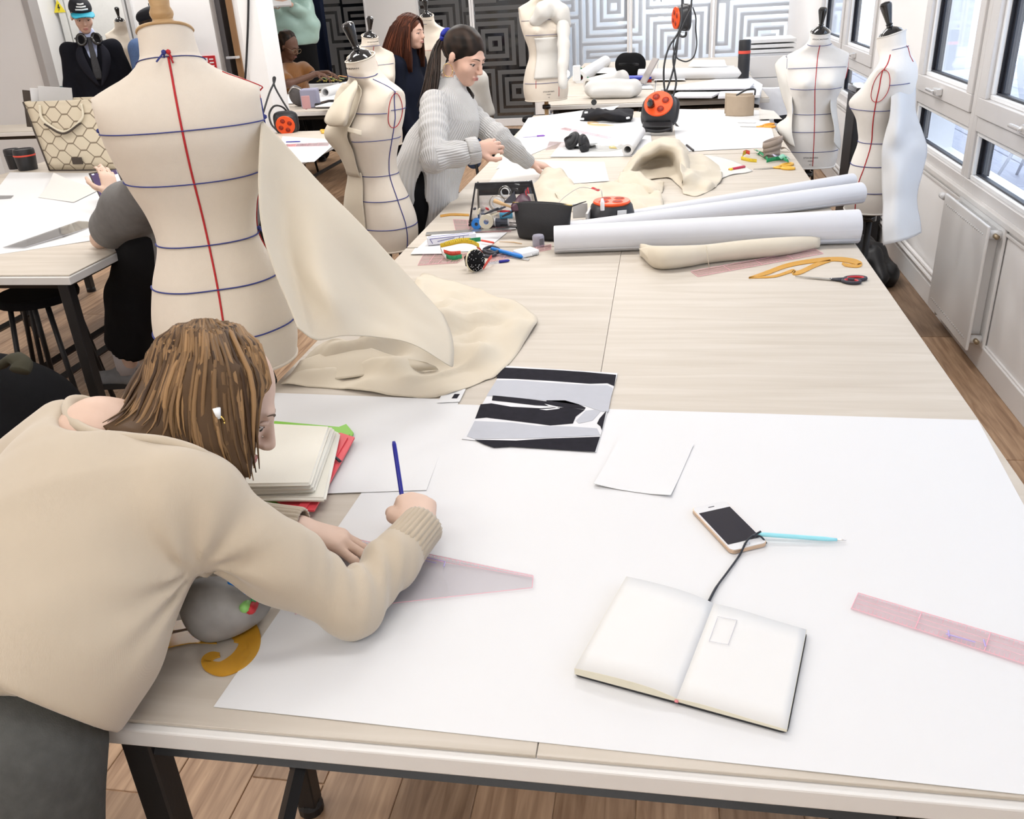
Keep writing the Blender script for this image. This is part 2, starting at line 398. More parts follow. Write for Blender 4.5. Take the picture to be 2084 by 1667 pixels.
for k, (a, b) in enumerate(bays):
    w = struct('window_%d' % (k + 1), joinG(frame(a, b, 0.70, 2.52, XW + 0.0, XW + 0.09, 0.055), box(XW, XW + 0.09, a + 0.055, b - 0.055, 0.985, 1.055, 0.004, 1)), ALU)
    s = struct('sash', frame(a + 0.058, b - 0.058, 1.058, 2.462, XW - 0.012, XW + 0.07, 0.085), ALU, w)
    struct('glazing_bead', frame(a + 0.143, b - 0.143, 1.143, 2.377, XW + 0.012, XW + 0.055, 0.022), WBEAD, s)
    struct('gasket_and_shade', joinG(frame(a + 0.165, b - 0.165, 1.165, 2.355, XW + 0.03, XW + 0.06, 0.010), box(XW + 0.045, XW + 0.08, b - 0.20, b - 0.17, 1.165, 2.355)), GASK, s)  # rubber frame plus a dark strip painting in the outer frame's shade
    struct('pane', box(XW + 0.046, XW + 0.052, a + 0.15, b - 0.15, 1.15, 2.37), GLASS, s)
    struct('glazing_bead', frame(a + 0.055, b - 0.055, 0.755, 0.985, XW + 0.012, XW + 0.055, 0.022), WBEAD, w)
    struct('gasket_and_shade', joinG(frame(a + 0.077, b - 0.077, 0.777, 0.963, XW + 0.03, XW + 0.06, 0.008), box(XW + 0.045, XW + 0.08, b - 0.115, b - 0.085, 0.777, 0.963)), GASK, w)  # same for the lower pane: strip is outer-frame shade put in as dark colour
    struct('pane', box(XW + 0.046, XW + 0.052, a + 0.06, b - 0.06, 0.76, 0.98), GLASS, w)
    ym = (a + b) / 2
    struct('latch', joinG(box(XW - 0.045, XW - 0.012, ym - 0.035, ym + 0.035, 1.082, 1.118, 0.004), box(XW - 0.060, XW - 0.040, ym + 0.01, ym + 0.14, 1.092, 1.108, 0.005)), CHROME, s)
# outside: boarded terrace, pale facade opposite, shell chair
DECK = wood('grey deck boards', (0.36, 0.36, 0.42), (0.50, 0.50, 0.56), 0.6, 'y', 4, rnd=0.1)
tr = struct('trim_2', box(1.78, 6.2, -1.5, 14, 0.18, 0.30), DECK)
tr['label'] = 'boarded terrace outside the windows'
db = _mesh('board', box(-0.14, 0.14, -4.0, 4.0, 0.301, 0.325, 0.004, 1), DECK)
for i in range(14):
    for j in (0, 1):
        o = bpy.data.objects.new('board', db); COL.objects.link(o); o.parent = tr; o.location = (1.95 + 0.29 * i, 2.5 + 8.01 * j, 0)
FAC = mat('pale render', (0.74, 0.75, 0.78), 0.8, 0.04, 3)
fc = struct('wall_opposite', joinG(box(6.2, 6.5, -2, 16, -0.5, 7)), FAC)
for i in range(5):
    y = 1.0 + 2.6 * i
    struct('window_frame', frame(y, y + 1.4, 0.9, 2.9, 6.12, 6.2, 0.09), WBEAD, fc)
    struct('pane', box(6.16, 6.19, y + 0.05, y + 1.35, 0.95, 2.85), mat('facade pane', (0.45, 0.50, 0.56), 0.2), fc)
def shell_chair(lab, loc, rz):
    t = thing('shell_chair', lab, 'chair', loc, rz, 'chairs on the terrace')
    sec = [[(x * w, y, z) for x in np.linspace(-1, 1, 9)] for w, y, z in ((0.20, -0.22, 0.44), (0.23, -0.05, 0.41), (0.23, 0.12, 0.43), (0.22, 0.2, 0.55), (0.2, 0.25, 0.72), (0.15, 0.27, 0.83))]
    S = np.array(sec); S[:, :, 2] += 0.07 * (np.abs(np.linspace(-1, 1, 9)) ** 3)[None] * np.array([1, 1, 1, .5, .2, 0])[:, None]; S[:, :, 1] -= 0.1 * (np.abs(np.linspace(-1, 1, 9)) ** 2)[None] * np.array([0, 0, .3, 1, 1, 1])[:, None]
    part('seat_shell', sheet(cat_grid(S, 4, 2), 0.012), mat('white shell plastic', (0.85, 0.85, 0.87), 0.35), t, True)
    for sx in (-1, 1):
        for sy in (-1, 1): part('leg', tube([(sx * 0.1, sy * 0.08, 0.41), (sx * 0.22, sy * 0.22, 0)], [0.014, 0.010]), mat('pale leg', (0.6, 0.6, 0.62), 0.5), t, True)
shell_chair('white shell chair on the terrace seen through the lower pane nearest the covered mannequin', (2.55, 6.6, 0.325), 0.9)
# patterned glass partition at the far end
YG = 12.4
def pattern(name, scale, freq, seed):
    m = bpy.data.materials.new(name); m.use_nodes = True; nt = m.node_tree; N = nt.nodes; L = nt.links
    for n in list(N):
        if n.type == 'BSDF_PRINCIPLED': N.remove(n)
    tc = N.new('ShaderNodeTexCoord'); sx = N.new('ShaderNodeSeparateXYZ'); cx = N.new('ShaderNodeCombineXYZ')
    L.new(tc.outputs['Object'], sx.inputs[0]); L.new(sx.outputs[0], cx.inputs[0]); L.new(sx.outputs[2], cx.inputs[1]); cx.inputs[2].default_value = seed
    vo = N.new('ShaderNodeTexVoronoi'); vo.distance = 'CHEBYCHEV'; vo.voronoi_dimensions = '3D' if False else '2D'; vo.inputs['Scale'].default_value = scale; vo.inputs['Randomness'].default_value = 0.75
    L.new(cx.outputs[0], vo.inputs['Vector'])
    mu = N.new('ShaderNodeMath'); mu.operation = 'MULTIPLY'; mu.inputs[1].default_value = freq; L.new(vo.outputs['Distance'], mu.inputs[0])
    fr = N.new('ShaderNodeMath'); fr.operation = 'FRACT'; L.new(mu.outputs[0], fr.inputs[0])
    gt = N.new('ShaderNodeMath'); gt.operation = 'GREATER_THAN'; gt.inputs[1].default_value = 0.42; L.new(fr.outputs[0], gt.inputs[0])
    t = N.new('ShaderNodeBsdfTransparent'); t.inputs[0].default_value = (0.92, 0.95, 0.97, 1)
    gl = N.new('ShaderNodeBsdfGlossy'); gl.inputs['Roughness'].default_value = 0.05
    mg = N.new('ShaderNodeMixShader'); mg.inputs[0].default_value = 0.05; L.new(t.outputs[0], mg.inputs[1]); L.new(gl.outputs[0], mg.inputs[2])
    d = N.new('ShaderNodeBsdfDiffuse'); d.inputs[0].default_value = (0.19, 0.19, 0.19, 1)
    tl = N.new('ShaderNodeBsdfTranslucent'); tl.inputs[0].default_value = (0.85, 0.87, 0.9, 1)
    md = N.new('ShaderNodeMixShader'); md.inputs[0].default_value = 0.5; L.new(d.outputs[0], md.inputs[1]); L.new(tl.outputs[0], md.inputs[2])
    ms = N.new('ShaderNodeMixShader'); L.new(gt.outputs[0], ms.inputs[0]); L.new(mg.outputs[0], ms.inputs[1]); L.new(md.outputs[0], ms.inputs[2])
    L.new(ms.outputs[0], N['Material Output'].inputs[0]); return m
FILM = pattern('frosted stripe film', 1.15, 9.5, 0.0)
def gx(px, py=60): return float(aty(px, py, YG)[0])
gp = struct('wall_far', joinG(box(-7.0, gx(652), YG, YG + 0.1, 0, 2.95), box(gx(748), gx(852), YG, YG + 0.1, 0, 2.95), box(gx(1085), gx(1110), YG, YG + 0.1, 0, 2.95), box(gx(1642, 40), XW + 0.1, YG, YG + 0.1, 0, 2.95), box(gx(652), gx(1642, 40), YG, YG + 0.1, 2.6, 2.95)), WHITE)
for k, (a, b) in enumerate(((660, 745), (855, 957), (966, 1083), (1112, 1276), (1287, 1444), (1457, 1628))):
    x0, x1 = gx(a), gx(b)
    f = struct('window_%d' % (11 + k), joinG(box(x0 - 0.028, x0, YG - 0.004, YG + 0.1, 0.04, 2.6, 0.004, 1), box(x1, x1 + 0.028, YG - 0.004, YG + 0.1, 0.04, 2.6, 0.004, 1), box(x0, x1, YG, YG + 0.1, 0.0, 0.1, 0.004, 1), box(x0, x1, YG, YG + 0.1, 2.53, 2.6, 0.004, 1)), mat('white mullion', (0.8, 0.8, 0.81), 0.4))
    struct('pane', box(x0, x1, YG + 0.04, YG + 0.05, 0.1, 2.53), FILM, f)
# beyond the glass: a dark store on the left, a bright corridor on the right
xs = gx(1095)
struct('wall_store', joinG(box(-7, xs, YG + 1.4, YG + 1.5, 0, 2.95), box(xs - 0.1, xs, YG + 0.1, YG + 1.4, 0, 2.95)), mat('dark store wall', (0.035, 0.035, 0.045), 0.8))
struct('wall_corridor', joinG(box(xs, XW + 0.2, YG + 1.9, YG + 2.0, 0, 2.95)), mat('corridor paint', (0.72, 0.76, 0.82), 0.7, 0.05, 2))
area('corridor_lamp', (0.2, YG + 1.0, 2.85), 2.0, 0.4, 110, (0.93, 0.96, 1.0))
gl_ = thing('globe_lamp', 'round white globe lamp glowing behind the patterned glass', 'lamp', (float(aty(1345, 20, YG + 0.8)[0]), YG + 0.8, float(aty(1345, 20, YG + 0.8)[2])))
part('globe', lathe([(0.001 + 0.095 * math.sin(a), -0.095 * math.cos(a)) for a in np.linspace(0, PI, 14)], 20), mat('lit globe', (1, 0.97, 0.92), 0.5, emit=9), gl_, True)
part('cord', tube([(0, 0, 0.09), (0, 0, 2.95 - gl_.location[2])], 0.006), GASK, gl_, True)
# left side: corner wall, recess with cabinets, sign wall, doorway, pillar
YL = 8.6
def lx(px, py=60, Y=YL): return float(aty(px, py, Y)[0])
struct('wall_corner', box(-7.0, lx(60), YL, YL + 0.12, 0, 2.95), WHITE)
struct('trim_3', box(lx(60), lx(73), YL - 0.01, YL + 0.14, 0, 2.95, 0.004), GREYP)
struct('trim_4', joinG(box(lx(258, 40), lx(263, 40), YL - 0.03, YL + 0.1, 0, 2.95, 0.004), box(lx(267, 40), lx(276, 40), YL - 0.03, YL + 0.1, 0, 2.95, 0.004)), mat('light grey post', (0.62, 0.62, 0.62), 0.5))
struct('wall_sign', joinG(box(lx(280, 60), lx(436, 60), YL, YL + 0.15, 0, 2.95)), WHITE)
struct('wall_recess', box(-7.0, lx(330, 60), 10.6, 10.7, 0, 2.95), WHITE)
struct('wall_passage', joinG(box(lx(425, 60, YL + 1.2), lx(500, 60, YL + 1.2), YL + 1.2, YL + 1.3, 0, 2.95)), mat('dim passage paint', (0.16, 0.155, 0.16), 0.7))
dl = struct('door_1', box(lx(470, 60) - 0.0, lx(482, 60), YL - 0.02, YL + 0.85, 0.0, 2.2, 0.004), mat('brown door edge', (0.25, 0.135, 0.06), 0.5))
hp = aty(485, 116, YL - 0.03); struct('handle', joinG(box(-0.012, 0.012, -0.05, 0.01, -0.012, 0.012, 0.003), box(-0.10, 0.012, -0.06, -0.04, -0.012, 0.012, 0.004)), CHROME, dl).location = hp
struct('door_2', box(lx(436, 60), lx(447, 60), YL + 0.1, YL + 0.95, 0, 2.2, 0.004), mat('dark grey door', (0.10, 0.095, 0.10), 0.5))
struct('wall_door', joinG(box(lx(482, 60), lx(530, 60), YL, YL + 0.15, 0, 2.95), box(lx(436, 60), lx(482, 60), YL, YL + 0.15, 2.2, 2.95)), WHITE)
YP = 6.75
p1 = float(aty(538, 100, YP)[0])
struct('wall_pillar', box(float(aty(497, 100, YP)[0]), p1, YP, YP + 0.30, 0, 2.95, 0.006), WHITE)
for k, (px, py) in enumerate(((118, 14), (318, 8))):
    pass
cb = thing('electrical_cabinet', 'tall white cabinet with yellow warning triangles behind the man in a cap', 'cabinet', (lx(165, 60, 10.3), 10.45, 0))
cx0, cx1 = max(-6.96, lx(62, 60, 10.3)) - cb.location[0], lx(330, 60, 10.3) - cb.location[0]
part('body', box(cx0, cx1, -0.28, 0.14, 0, 2.3, 0.006), WHITE, cb)
xm = lx(133, 20, 10.15) - cb.location[0]
xn = lx(262, 20, 10.15) - cb.location[0]
doors = []
for a, b in ((cx0 + 0.01, xm - 0.008), (xm + 0.008, xn - 0.008), (xn + 0.008, cx1 - 0.01)):
    doors.append(part('door', box(a, b, -0.305, -0.281, 0.05, 2.27, 0.004), mat('cabinet door', (0.72, 0.72, 0.70), 0.45), cb))
for px, py in ((118, 14), (316, 4)):
    q = aty(px, py, 10.13); x, z = q[0] - cb.location[0], q[2]
    tri = [(-0.075, -0.06), (0.075, -0.06), (0.0, 0.075)]
    v, f = prism(tri, 0, 0.004); v = [(x + a, -0.306 - c, z + b) for a, b, c in v]
    part('warning_triangle', (v, [t[::-1] for t in f]), mat('yellow sticker', (0.80, 0.66, 0.03), 0.5), doors[0 if px < 200 else 2])
    bolt = [(0.0, 0.035), (0.014, 0.035), (0.004, 0.008), (0.020, 0.008), (-0.01, -0.04), (0.0, -0.006), (-0.016, -0.006)]
    v, f = prism(bolt, 0, 0.002); v = [(x + a, -0.3105 - c, z + b - 0.008) for a, b, c in v]
    part('bolt_mark', (v, [t[::-1] for t in f]), GASK, doors[0 if px < 200 else 2])
sg0, sg1 = aty(412, 114, YL), aty(443, 143, YL)
sg = thing('wall_notice', 'red safety notice with white print on the white wall', 'sign', ((sg0[0] + sg1[0]) / 2, YL - 0.012, (sg0[2] + sg1[2]) / 2))
sw, sh = abs(sg1[0] - sg0[0]) / 2, abs(sg0[2] - sg1[2]) / 2
part('panel', box(-sw, sw, -0.004, 0.012, -sh, sh, 0.001), mat('red notice', (0.50, 0.02, 0.025), 0.4), sg)
part('pictogram', joinG(box(-sw * 0.55, -sw * 0.15, -0.006, -0.004, -sh * 0.8, -sh * 0.1), box(-sw * 0.55, -sw * 0.15, -0.006, -0.004, sh * 0.2, sh * 0.75)), WBEAD, sg)
for q in range(3): part('print_line', box(sw * 0.1, sw * 0.75, -0.006, -0.004, sh * (0.45 - 0.45 * q), sh * (0.62 - 0.45 * q)), WBEAD, sg)
# ------------------------------------------------------------------ work tables
LAM = mat('white laminate edge', (0.70, 0.685, 0.66), 0.4, 0.02, 8)
BOARD = wood('pale birch board', (0.46, 0.405, 0.335), (0.55, 0.497, 0.43), 0.55, 'x', 3.0, rnd=0.03)
BLACK = mat('black powder coat', (0.012, 0.012, 0.013), 0.45, 0.1, 30, bump=0.05)
def leg_geo(x, y, z1): return joinG(box(x - 0.022, x + 0.022, y - 0.022, y + 0.022, 0.025, z1, 0.003, 1), xf(lathe([(0.030, 0), (0.030, 0.02), (0.024, 0.03)], 14), (x, y, 0)))
def work_table(label, x0, x1, y0, y1, group=None, top=T, inset=0.09, legs=None, split=None, seed=0):
    xc, yc = (x0 + x1) / 2, (y0 + y1) / 2; hx, hy = (x1 - x0) / 2 - 0.001, (y1 - y0) / 2 - 0.001
    t = thing('work_table', label, 'table', (xc, yc, 0), 0, group)
    part('tabletop', box(-hx, hx, -hy, hy, top - 0.036, top - 0.006, 0.003, 2), LAM, t)
    cuts = [-hx + 0.004] + ([split - xc] if split is not None else []) + [hx - 0.004]
    for a, b in zip(cuts, cuts[1:]):
        part('board', box(a + 0.0006, b - 0.0006, -hy + 0.012, hy - 0.003, top - 0.0055, top, 0.0008, 1), BOARD, t)
    ix, iy = hx - inset, hy - inset
    if legs is None: legs = [(sx * ix, sy * iy) for sx in (-1, 1) for sy in (-1, 1)]
    for lx_, ly_ in legs: part('leg', leg_geo(lx_, ly_, top - 0.037), BLACK, t)
    for k in (0, 2):
        (xa, ya), (xb, yb) = legs[k], legs[k + 1]
        part('rail', tube([(xa, ya + 0.023, top - 0.058), (xb, yb - 0.023, top - 0.058)], 0.019, 4), BLACK, t)
        part('stretcher', tube([(xa, ya + 0.023, 0.155), (xb, yb - 0.023, 0.155)], 0.019, 4), BLACK, t)
    part('rail', tube([(legs[0][0] + 0.023, legs[0][1], top - 0.058), (legs[2][0] - 0.023, legs[2][1], top - 0.058)], 0.019, 4), BLACK, t)
    part('rail', tube([(legs[1][0] + 0.023, legs[1][1], top - 0.058), (legs[3][0] - 0.023, legs[3][1], top - 0.058)], 0.019, 4), BLACK, t)
    return t
MX = (-0.957, -0.142, 0.667); MY = (0.772, 3.12, 4.90, 6.665)
nm = ('nearest work table of the long island, under the huge drawing sheet', 'middle work table of the island, under the paper rolls and pencil case',
      'far work table of the island, with headphones, black cloth and tan pouch')
for j in range(3):
    xc, yc = (MX[0] + MX[2]) / 2, (MY[j] + MY[j + 1]) / 2
    lg = [(-0.70 - xc, 0.80 - yc), (-0.80 - xc, 1.36 - yc), (0.315 - xc, 0.80 - yc), (0.40 - xc, 1.36 - yc)] if j == 0 else None
    t = work_table(nm[j], MX[0], MX[2], MY[j], MY[j + 1], legs=lg, split=MX[1])
    if j == 0:
        for sx in (-0.72, 0.72): part('leg', leg_geo(sx, 0.85, T - 0.037), BLACK, t)
work_table('far work table beyond the island, left half, with the rolled wadding', -0.95, -0.09, 7.20, 9.10)
work_table('far work table beyond the island, right half, with white foam boards', -0.088, 0.78, 7.20, 9.10)
work_table('last work table before the patterned glass, left half', -0.95, -0.09, 9.102, 11.0)
work_table('last work table before the patterned glass, right half', -0.088, 0.80, 9.102, 11.0)
work_table('left hand work table carrying the tablet and clear ruler', -2.95, -2.14, 2.79, 4.50)
work_table('left hand work table cut by the left edge of the photo', -3.78, -2.952, 2.79, 4.50)
work_table('left hand work table behind the draped mannequin with a pink ruler on it', -2.95, -2.14, 4.502, 6.25)
work_table('left hand work table carrying the honeycomb tote bag', -3.98, -2.952, 4.502, 5.35)
work_table('work table of the seated woman in the rust top, behind the pillar', -3.50, -2.42, 7.38, 10.1)
work_table('narrow side table by the left wall behind the tote bag', -6.3, -4.62, 6.74, 7.22, inset=0.13)
# ------------------------------------------------------------------ sheets of paper on the tables
PAPER = mat('white drawing paper', (0.66, 0.66, 0.665), 0.75, 0.01, 3)
TRACE = mat('off-white pattern paper', (0.64, 0.62, 0.59), 0.75, 0.02, 4)
def pxsheet(name, label, pxs, z=T, m=None, cat='paper', group=None, th=0.0006, curl=None, n=10, wave=0.0, seed=0):
    """sheet lying on a level surface; corners given as seen in the photo, in order around"""
    c = [at(px, py, z) for px, py in pxs]
    G = np.zeros((n + 1, n + 1, 3)); u = np.linspace(0, 1, n + 1)
    for i in range(n + 1):
        for j in range(n + 1):
            a, b = u[i], u[j]; G[i, j] = (c[0] * (1 - b) + c[1] * b) * (1 - a) + (c[3] * (1 - b) + c[2] * b) * a
    G[..., 2] = z + 0.0004 + th / 2
    if wave: G[..., 2] += wave * np.clip(fnoise(G * [1, 1, 0], 9, seed) + 0.2, 0, 2)
    if curl:
        for (ci, cj, h, r) in curl:
            d = np.hypot((u[:, None] - ci), (u[None, :] - cj)); G[..., 2] += h * np.clip(1 - d / r, 0, 1) ** 2
    g = sheet(G, th)
    if np.cross(G[1, 0] - G[0, 0], G[0, 1] - G[0, 0])[2] < 0: g = (g[0], [f[::-1] for f in g[1]])
    return solo(name, g, m or PAPER, label, cat, group=group, smooth=30)
big = pxsheet('paper_sheet', 'huge white drawing sheet covering the near end of the island', [(435, 1440), (2420, 1655), (1990, 856), (862, 822)], n=24, th=0.0008, wave=0.0009)
z1 = T + 0.0013
pxsheet('paper_sheet', 'white sheet under the draped muslin beside the green folder', [(575, 1010), (868, 1000), (935, 815), (548, 800)], T + 0.0004, n=14, wave=0.002, seed=4, th=0.0005)
pxsheet('paper_sheet', 'small white sheet with a bluish lower edge, between print and phone', [(1208, 990), (1365, 1012), (1412, 905), (1262, 888)], z1 + 0.0015, n=10, curl=[(0, 0, 0.006, 0.5), (0, 1, 0.004, 0.4)])
# far and left tables covered with paper
pxsheet('pattern_sheet', 'white pattern paper spread over the tote bag table', [(-120, 535), (330, 470), (300, 352), (20, 352)], T, n=16, wave=0.003, seed=2)
pxsheet('pattern_sheet', 'cream paper offcut folded up near the tablet', [(78, 402), (150, 412), (205, 385), (112, 362)], T + 0.004, TRACE, n=10, curl=[(1, 0, 0.03, 0.8)])
pxsheet('pattern_sheet', 'white sheet on the left table under the pink ruler', [(560, 335), (640, 330), (690, 285), (575, 278)], T, n=8, wave=0.002)
pxsheet('pattern_sheet', 'white paper along the far left of the island behind the headphones', [(1010, 345), (1190, 270), (1260, 215), (1075, 240)], T, n=10, wave=0.002, seed=7)
pxsheet('pattern_sheet', 'white paper under the paper roll in the middle of the island', [(1120, 320), (1330, 318), (1320, 240), (1180, 240)], T + 0.0015, n=10, wave=0.002, seed=8)
pxsheet('pattern_sheet', 'white paper beneath the tan pouch at the far right of the island', [(1380, 310), (1580, 300), (1560, 225), (1365, 222)], T, n=10, wave=0.006, seed=9)
pxsheet('pattern_sheet', 'cream sheet where the grey-jumper woman is working', [(985, 385), (1240, 370), (1230, 330), (1030, 325)], T, TRACE, n=10, wave=0.002, seed=10)
# ------------------------------------------------------------------ dress forms
CANVAS = mat('ecru canvas', (0.69, 0.615, 0.52), 0.85, 0.03, 60, bump=0.25, bscale=900, sheen=0.15)
CANVAS2 = mat('white canvas', (0.74, 0.71, 0.67), 0.85, 0.03, 60, bump=0.2, bscale=900, sheen=0.15)
MUSLIN = mat('ecru muslin', (0.60, 0.53, 0.42), 0.9, 0.04, 14, bump=0.25, bscale=1200, sheen=0.1)
MUSLIN2 = mat('white muslin', (0.64, 0.62, 0.58), 0.9, 0.03, 14, bump=0.2, bscale=1200)
LACQ = mat('black lacquer', (0.010, 0.010, 0.011), 0.12, 0.02, 10, coat=0.6)
TURNED = wood('turned beech', (0.36, 0.21, 0.09), (0.50, 0.33, 0.16), 0.4, 'x', 5)
BLUE = mat('blue style tape', (0.035, 0.045, 0.20), 0.8, 0.15, 90)
RED = mat('red style tape', (0.45, 0.02, 0.025), 0.8, 0.15, 90)
PRINT = mat('black print', (0.03, 0.03, 0.03), 0.7)
SEC = np.array([  # z, half width, depth front, depth back, centre y
    (-0.285, 0.158, 0.115, 0.130, 0.0), (-0.24, 0.168, 0.118, 0.138, 0.0), (-0.19, 0.170, 0.118, 0.135, 0.0), (-0.09, 0.148, 0.108, 0.108, 0.0),
    (0.0, 0.116, 0.088, 0.082, 0.0), (0.07, 0.124, 0.094, 0.083, 0.005), (0.14, 0.146, 0.102, 0.095, 0.005), (0.20, 0.162, 0.104, 0.105, 0.0),
    (0.27, 0.176, 0.095, 0.112, -0.01), (0.325, 0.189, 0.078, 0.105, -0.015), (0.360, 0.188, 0.060, 0.090, -0.02), (0.385, 0.150, 0.052, 0.080, -0.02),
    (0.405, 0.110, 0.052, 0.072, -0.015), (0.425, 0.078, 0.058, 0.066, -0.01), (0.445, 0.066, 0.062, 0.062, -0.005), (0.48, 0.060, 0.060, 0.060, 0.0), (0.530, 0.057, 0.058, 0.058, 0.004)])
_Z = np.linspace(-0.285, 0.53, 72)
def _pch(x, X, Y):
    d = np.gradient(Y, X); i = np.clip(np.searchsorted(X, x) - 1, 0, len(X) - 2); h = X[i + 1] - X[i]; t = (x - X[i]) / h
    return (2 * t ** 3 - 3 * t ** 2 + 1) * Y[i] + (t ** 3 - 2 * t ** 2 + t) * h * d[i] + (-2 * t ** 3 + 3 * t ** 2) * Y[i + 1] + (t ** 3 - t ** 2) * h * d[i + 1]
def bust_pt(th, z, off=0.0):
    """surface point of the dress form; th 0 = its right side, 90 deg = front"""
    th = np.asarray(th, float); z = np.asarray(z, float) + 0 * th
    w, df, db, cy = [_pch(z, SEC[:, 0], SEC[:, k]) for k in range(1, 5)]
    c, s = np.cos(th), np.sin(th); e = 0.88
    x = w * np.sign(c) * np.abs(c) ** e; y = np.where(s > 0, df, db) * np.sign(s) * np.abs(s) ** e
    g = np.exp(-((z - 0.195) / 0.055) ** 2)
    y = y + np.where(s > 0, s, 0) * 0.045 * g * (np.exp(-((x - 0.078) / 0.05) ** 2) + np.exp(-((x + 0.078) / 0.05) ** 2))
    g2 = np.exp(-((z + 0.17) / 0.08) ** 2); y = y - np.where(s < 0, -s, 0) * 0.012 * g2 * (np.exp(-((x - 0.07) / 0.05) ** 2) + np.exp(-((x + 0.07) / 0.05) ** 2))
    a = 0.172 + 0.02 * np.clip((0.22 - z) / 0.06, 0, 1) + 0.02 * np.clip((z - 0.355) / 0.02, 0, 1)
    x = np.clip(x, -a, a)
    zz = z - 0.35 * (y) * np.clip((z - 0.44) / 0.09, 0, 1) + 0.02 * np.clip(-y / 0.06, 0, 1) * np.exp(-((z - 0.435) / 0.02) ** 2)
    n = np.stack([x / np.maximum(w, .02) ** 2, (y) / np.maximum(df, .02) ** 2, 0 * x], -1); n /= np.linalg.norm(n, axis=-1)[..., None] + 1e-9
    return np.stack([x, y + cy, zz], -1) + n * off
def tape_geo(thz, r=0.0024, n=8):
    P = spline(thz, n); return tube(bust_pt(np.radians(P[:, 0]), P[:, 1], 0.0012), r, 6, flat=0.6)
def knot_geo(th, z, seed=0):
    p = bust_pt(math.radians(th), z, 0.004); rs = np.random.RandomState(seed); gs = [xf(lathe([(0.001, -0.006), (0.005, -0.003), (0.005, 0.003), (0.001, 0.006)], 8), p)]
    for k in range(2):
        d = rs.uniform(-1, 1, 3) * 0.02; d[2] = -abs(d[2]) - 0.008; gs.append(tube([p, p + d * 0.5 + bust_pt(math.radians(th), 0.1)[:3] * 0, p + d], 0.002, 6))
    return joinG(*gs)
HL = (0.29, 0.165, 0.0, -0.09, -0.195)
def dress_form(label, x, y, zw, face, canvas=None, wood_top=False, blue=(), red=(), scale=1.0, base_z=0.0, text=True, group='dress forms around the studio', pole=None):
    t = thing('dress_form', label, 'mannequin', (x, y, 0), math.radians(face - 90), group)
    C = canvas or CANVAS; n = 56; th = np.linspace(0, 2 * PI, n, endpoint=False)
    Vs = [bust_pt(th, z) for z in _Z]; V = np.concatenate(Vs); F = []
    for i in range(len(_Z) - 1):
        for j in range(n): k = (j + 1) % n; F.append((i * n + j, i * n + k, (i + 1) * n + k, (i + 1) * n + j))
    F.append(tuple(range(n - 1, -1, -1))); F.append(tuple((len(_Z) - 1) * n + j for j in range(n)))
    bust_ = []
    def put(name, g, m, sm=True, lab=None):
        v = np.asarray(g[0], float) * scale; v[:, 2] = np.where(v[:, 2] > 0, np.where(v[:, 2] > 0.44, 0.3916 + (v[:, 2] - 0.44) * np.where(v[:, 2] < 0.5353, 0.62, 1.0) + np.where(v[:, 2] < 0.5353, 0, -0.0362), v[:, 2] * 0.89), v[:, 2] * 1.10) + zw; return part(name, (v.tolist(), g[1]), m, bust_[0] if bust_ and 'tape' in name or bust_ and 'print' in name else t, sm, lab)
    bust_.append(put('bust', (V.tolist(), F), C, 50))
    top = bust_pt(th, 0.531); c = top.mean(0); tilt = math.atan2(-0.35, 1)
    put('neck_rim', tube(np.concatenate([top, top[:1]]) + [0, 0, 0.002], 0.0035, 6, cap=False), TURNED if wood_top else C)
    if wood_top:
        pr = [(0.0, 0), (0.0225, 0.0), (0.026, 0.012), (0.021, 0.026), (0.0245, 0.034), (0.0245, 0.04), (0.020, 0.05), (0.0225, 0.075), (0.028, 0.13), (0.030, 0.17), (0.022, 0.20), (0.0, 0.21)]
        put('finial', xf(lathe(pr, 28, False), c + [0, 0.0, 0.002]), TURNED, 40)
    else:
        pr = [(0.0, 0), (0.050, 0.0), (0.052, 0.006), (0.045, 0.018), (0.028, 0.030), (0.014, 0.036), (0.012, 0.043), (0.016, 0.047), (0.012, 0.052), (0.013, 0.058), (0.020, 0.095), (0.025, 0.122), (0.025, 0.132), (0.019, 0.140), (0.0, 0.144)]
        put('finial', xf(lathe(pr, 28, False), c + [0, 0, 0.001], rx=tilt * 0.9), LACQ, 35)
    for k, s in enumerate(blue): put('blue_tape', tape_geo(s), BLUE)
    for k, s in enumerate(red): put('red_tape', tape_geo(s), RED)
    hem = bust_pt(th, -0.2845); put('hem_rim', tube(np.concatenate([hem, hem[:1]]), 0.004, 6, cap=False), C)
    zb = zw - 0.3135 * scale
    part('pole', lathe([(0.016, 0.03), (0.016, zb + 0.02)], 12), TURNED if pole == 'wood' else BLACK, t, True)
    part('collar', xf(lathe([(0.020, 0), (0.032, 0.005), (0.032, 0.03), (0.020, 0.035)], 14), (0, 0, zb - 0.07)), LACQ, t, True)
    part('base', lathe([(0.0, 0.0), (0.19, 0.0), (0.19, 0.015), (0.17, 0.024), (0.04, 0.034), (0.02, 0.05), (0.0, 0.05)], 28, False), BLACK, t, 40)
    if text:
        for s, tz, sz, yy in (('STOCKMAN', 0.488, 0.017, 1), ('STOCKMAN', -0.225, 0.013, 1), ('PARIS', -0.242, 0.009, 1), ('42', -0.262, 0.009, 1)):
            tv, tf = text_geo(s, sz); q = []
            R = 0.06 if tz > 0.3 else 0.2
            for a, b, c_ in tv:
                thh = PI / 2 + a / R if tz > .3 else PI / 2 + a / 0.17
                q.append(bust_pt(thh, tz + b, 0.0008 + c_))
            put('printed_name', (q, tf), PRINT, False)
    return t
def horiz(z, a, b, n=6, sag=0.0): return [(a + (b - a) * i / n, z + sag * math.sin(PI * i / n)) for i in range(n + 1)]
def vert(pts): return pts
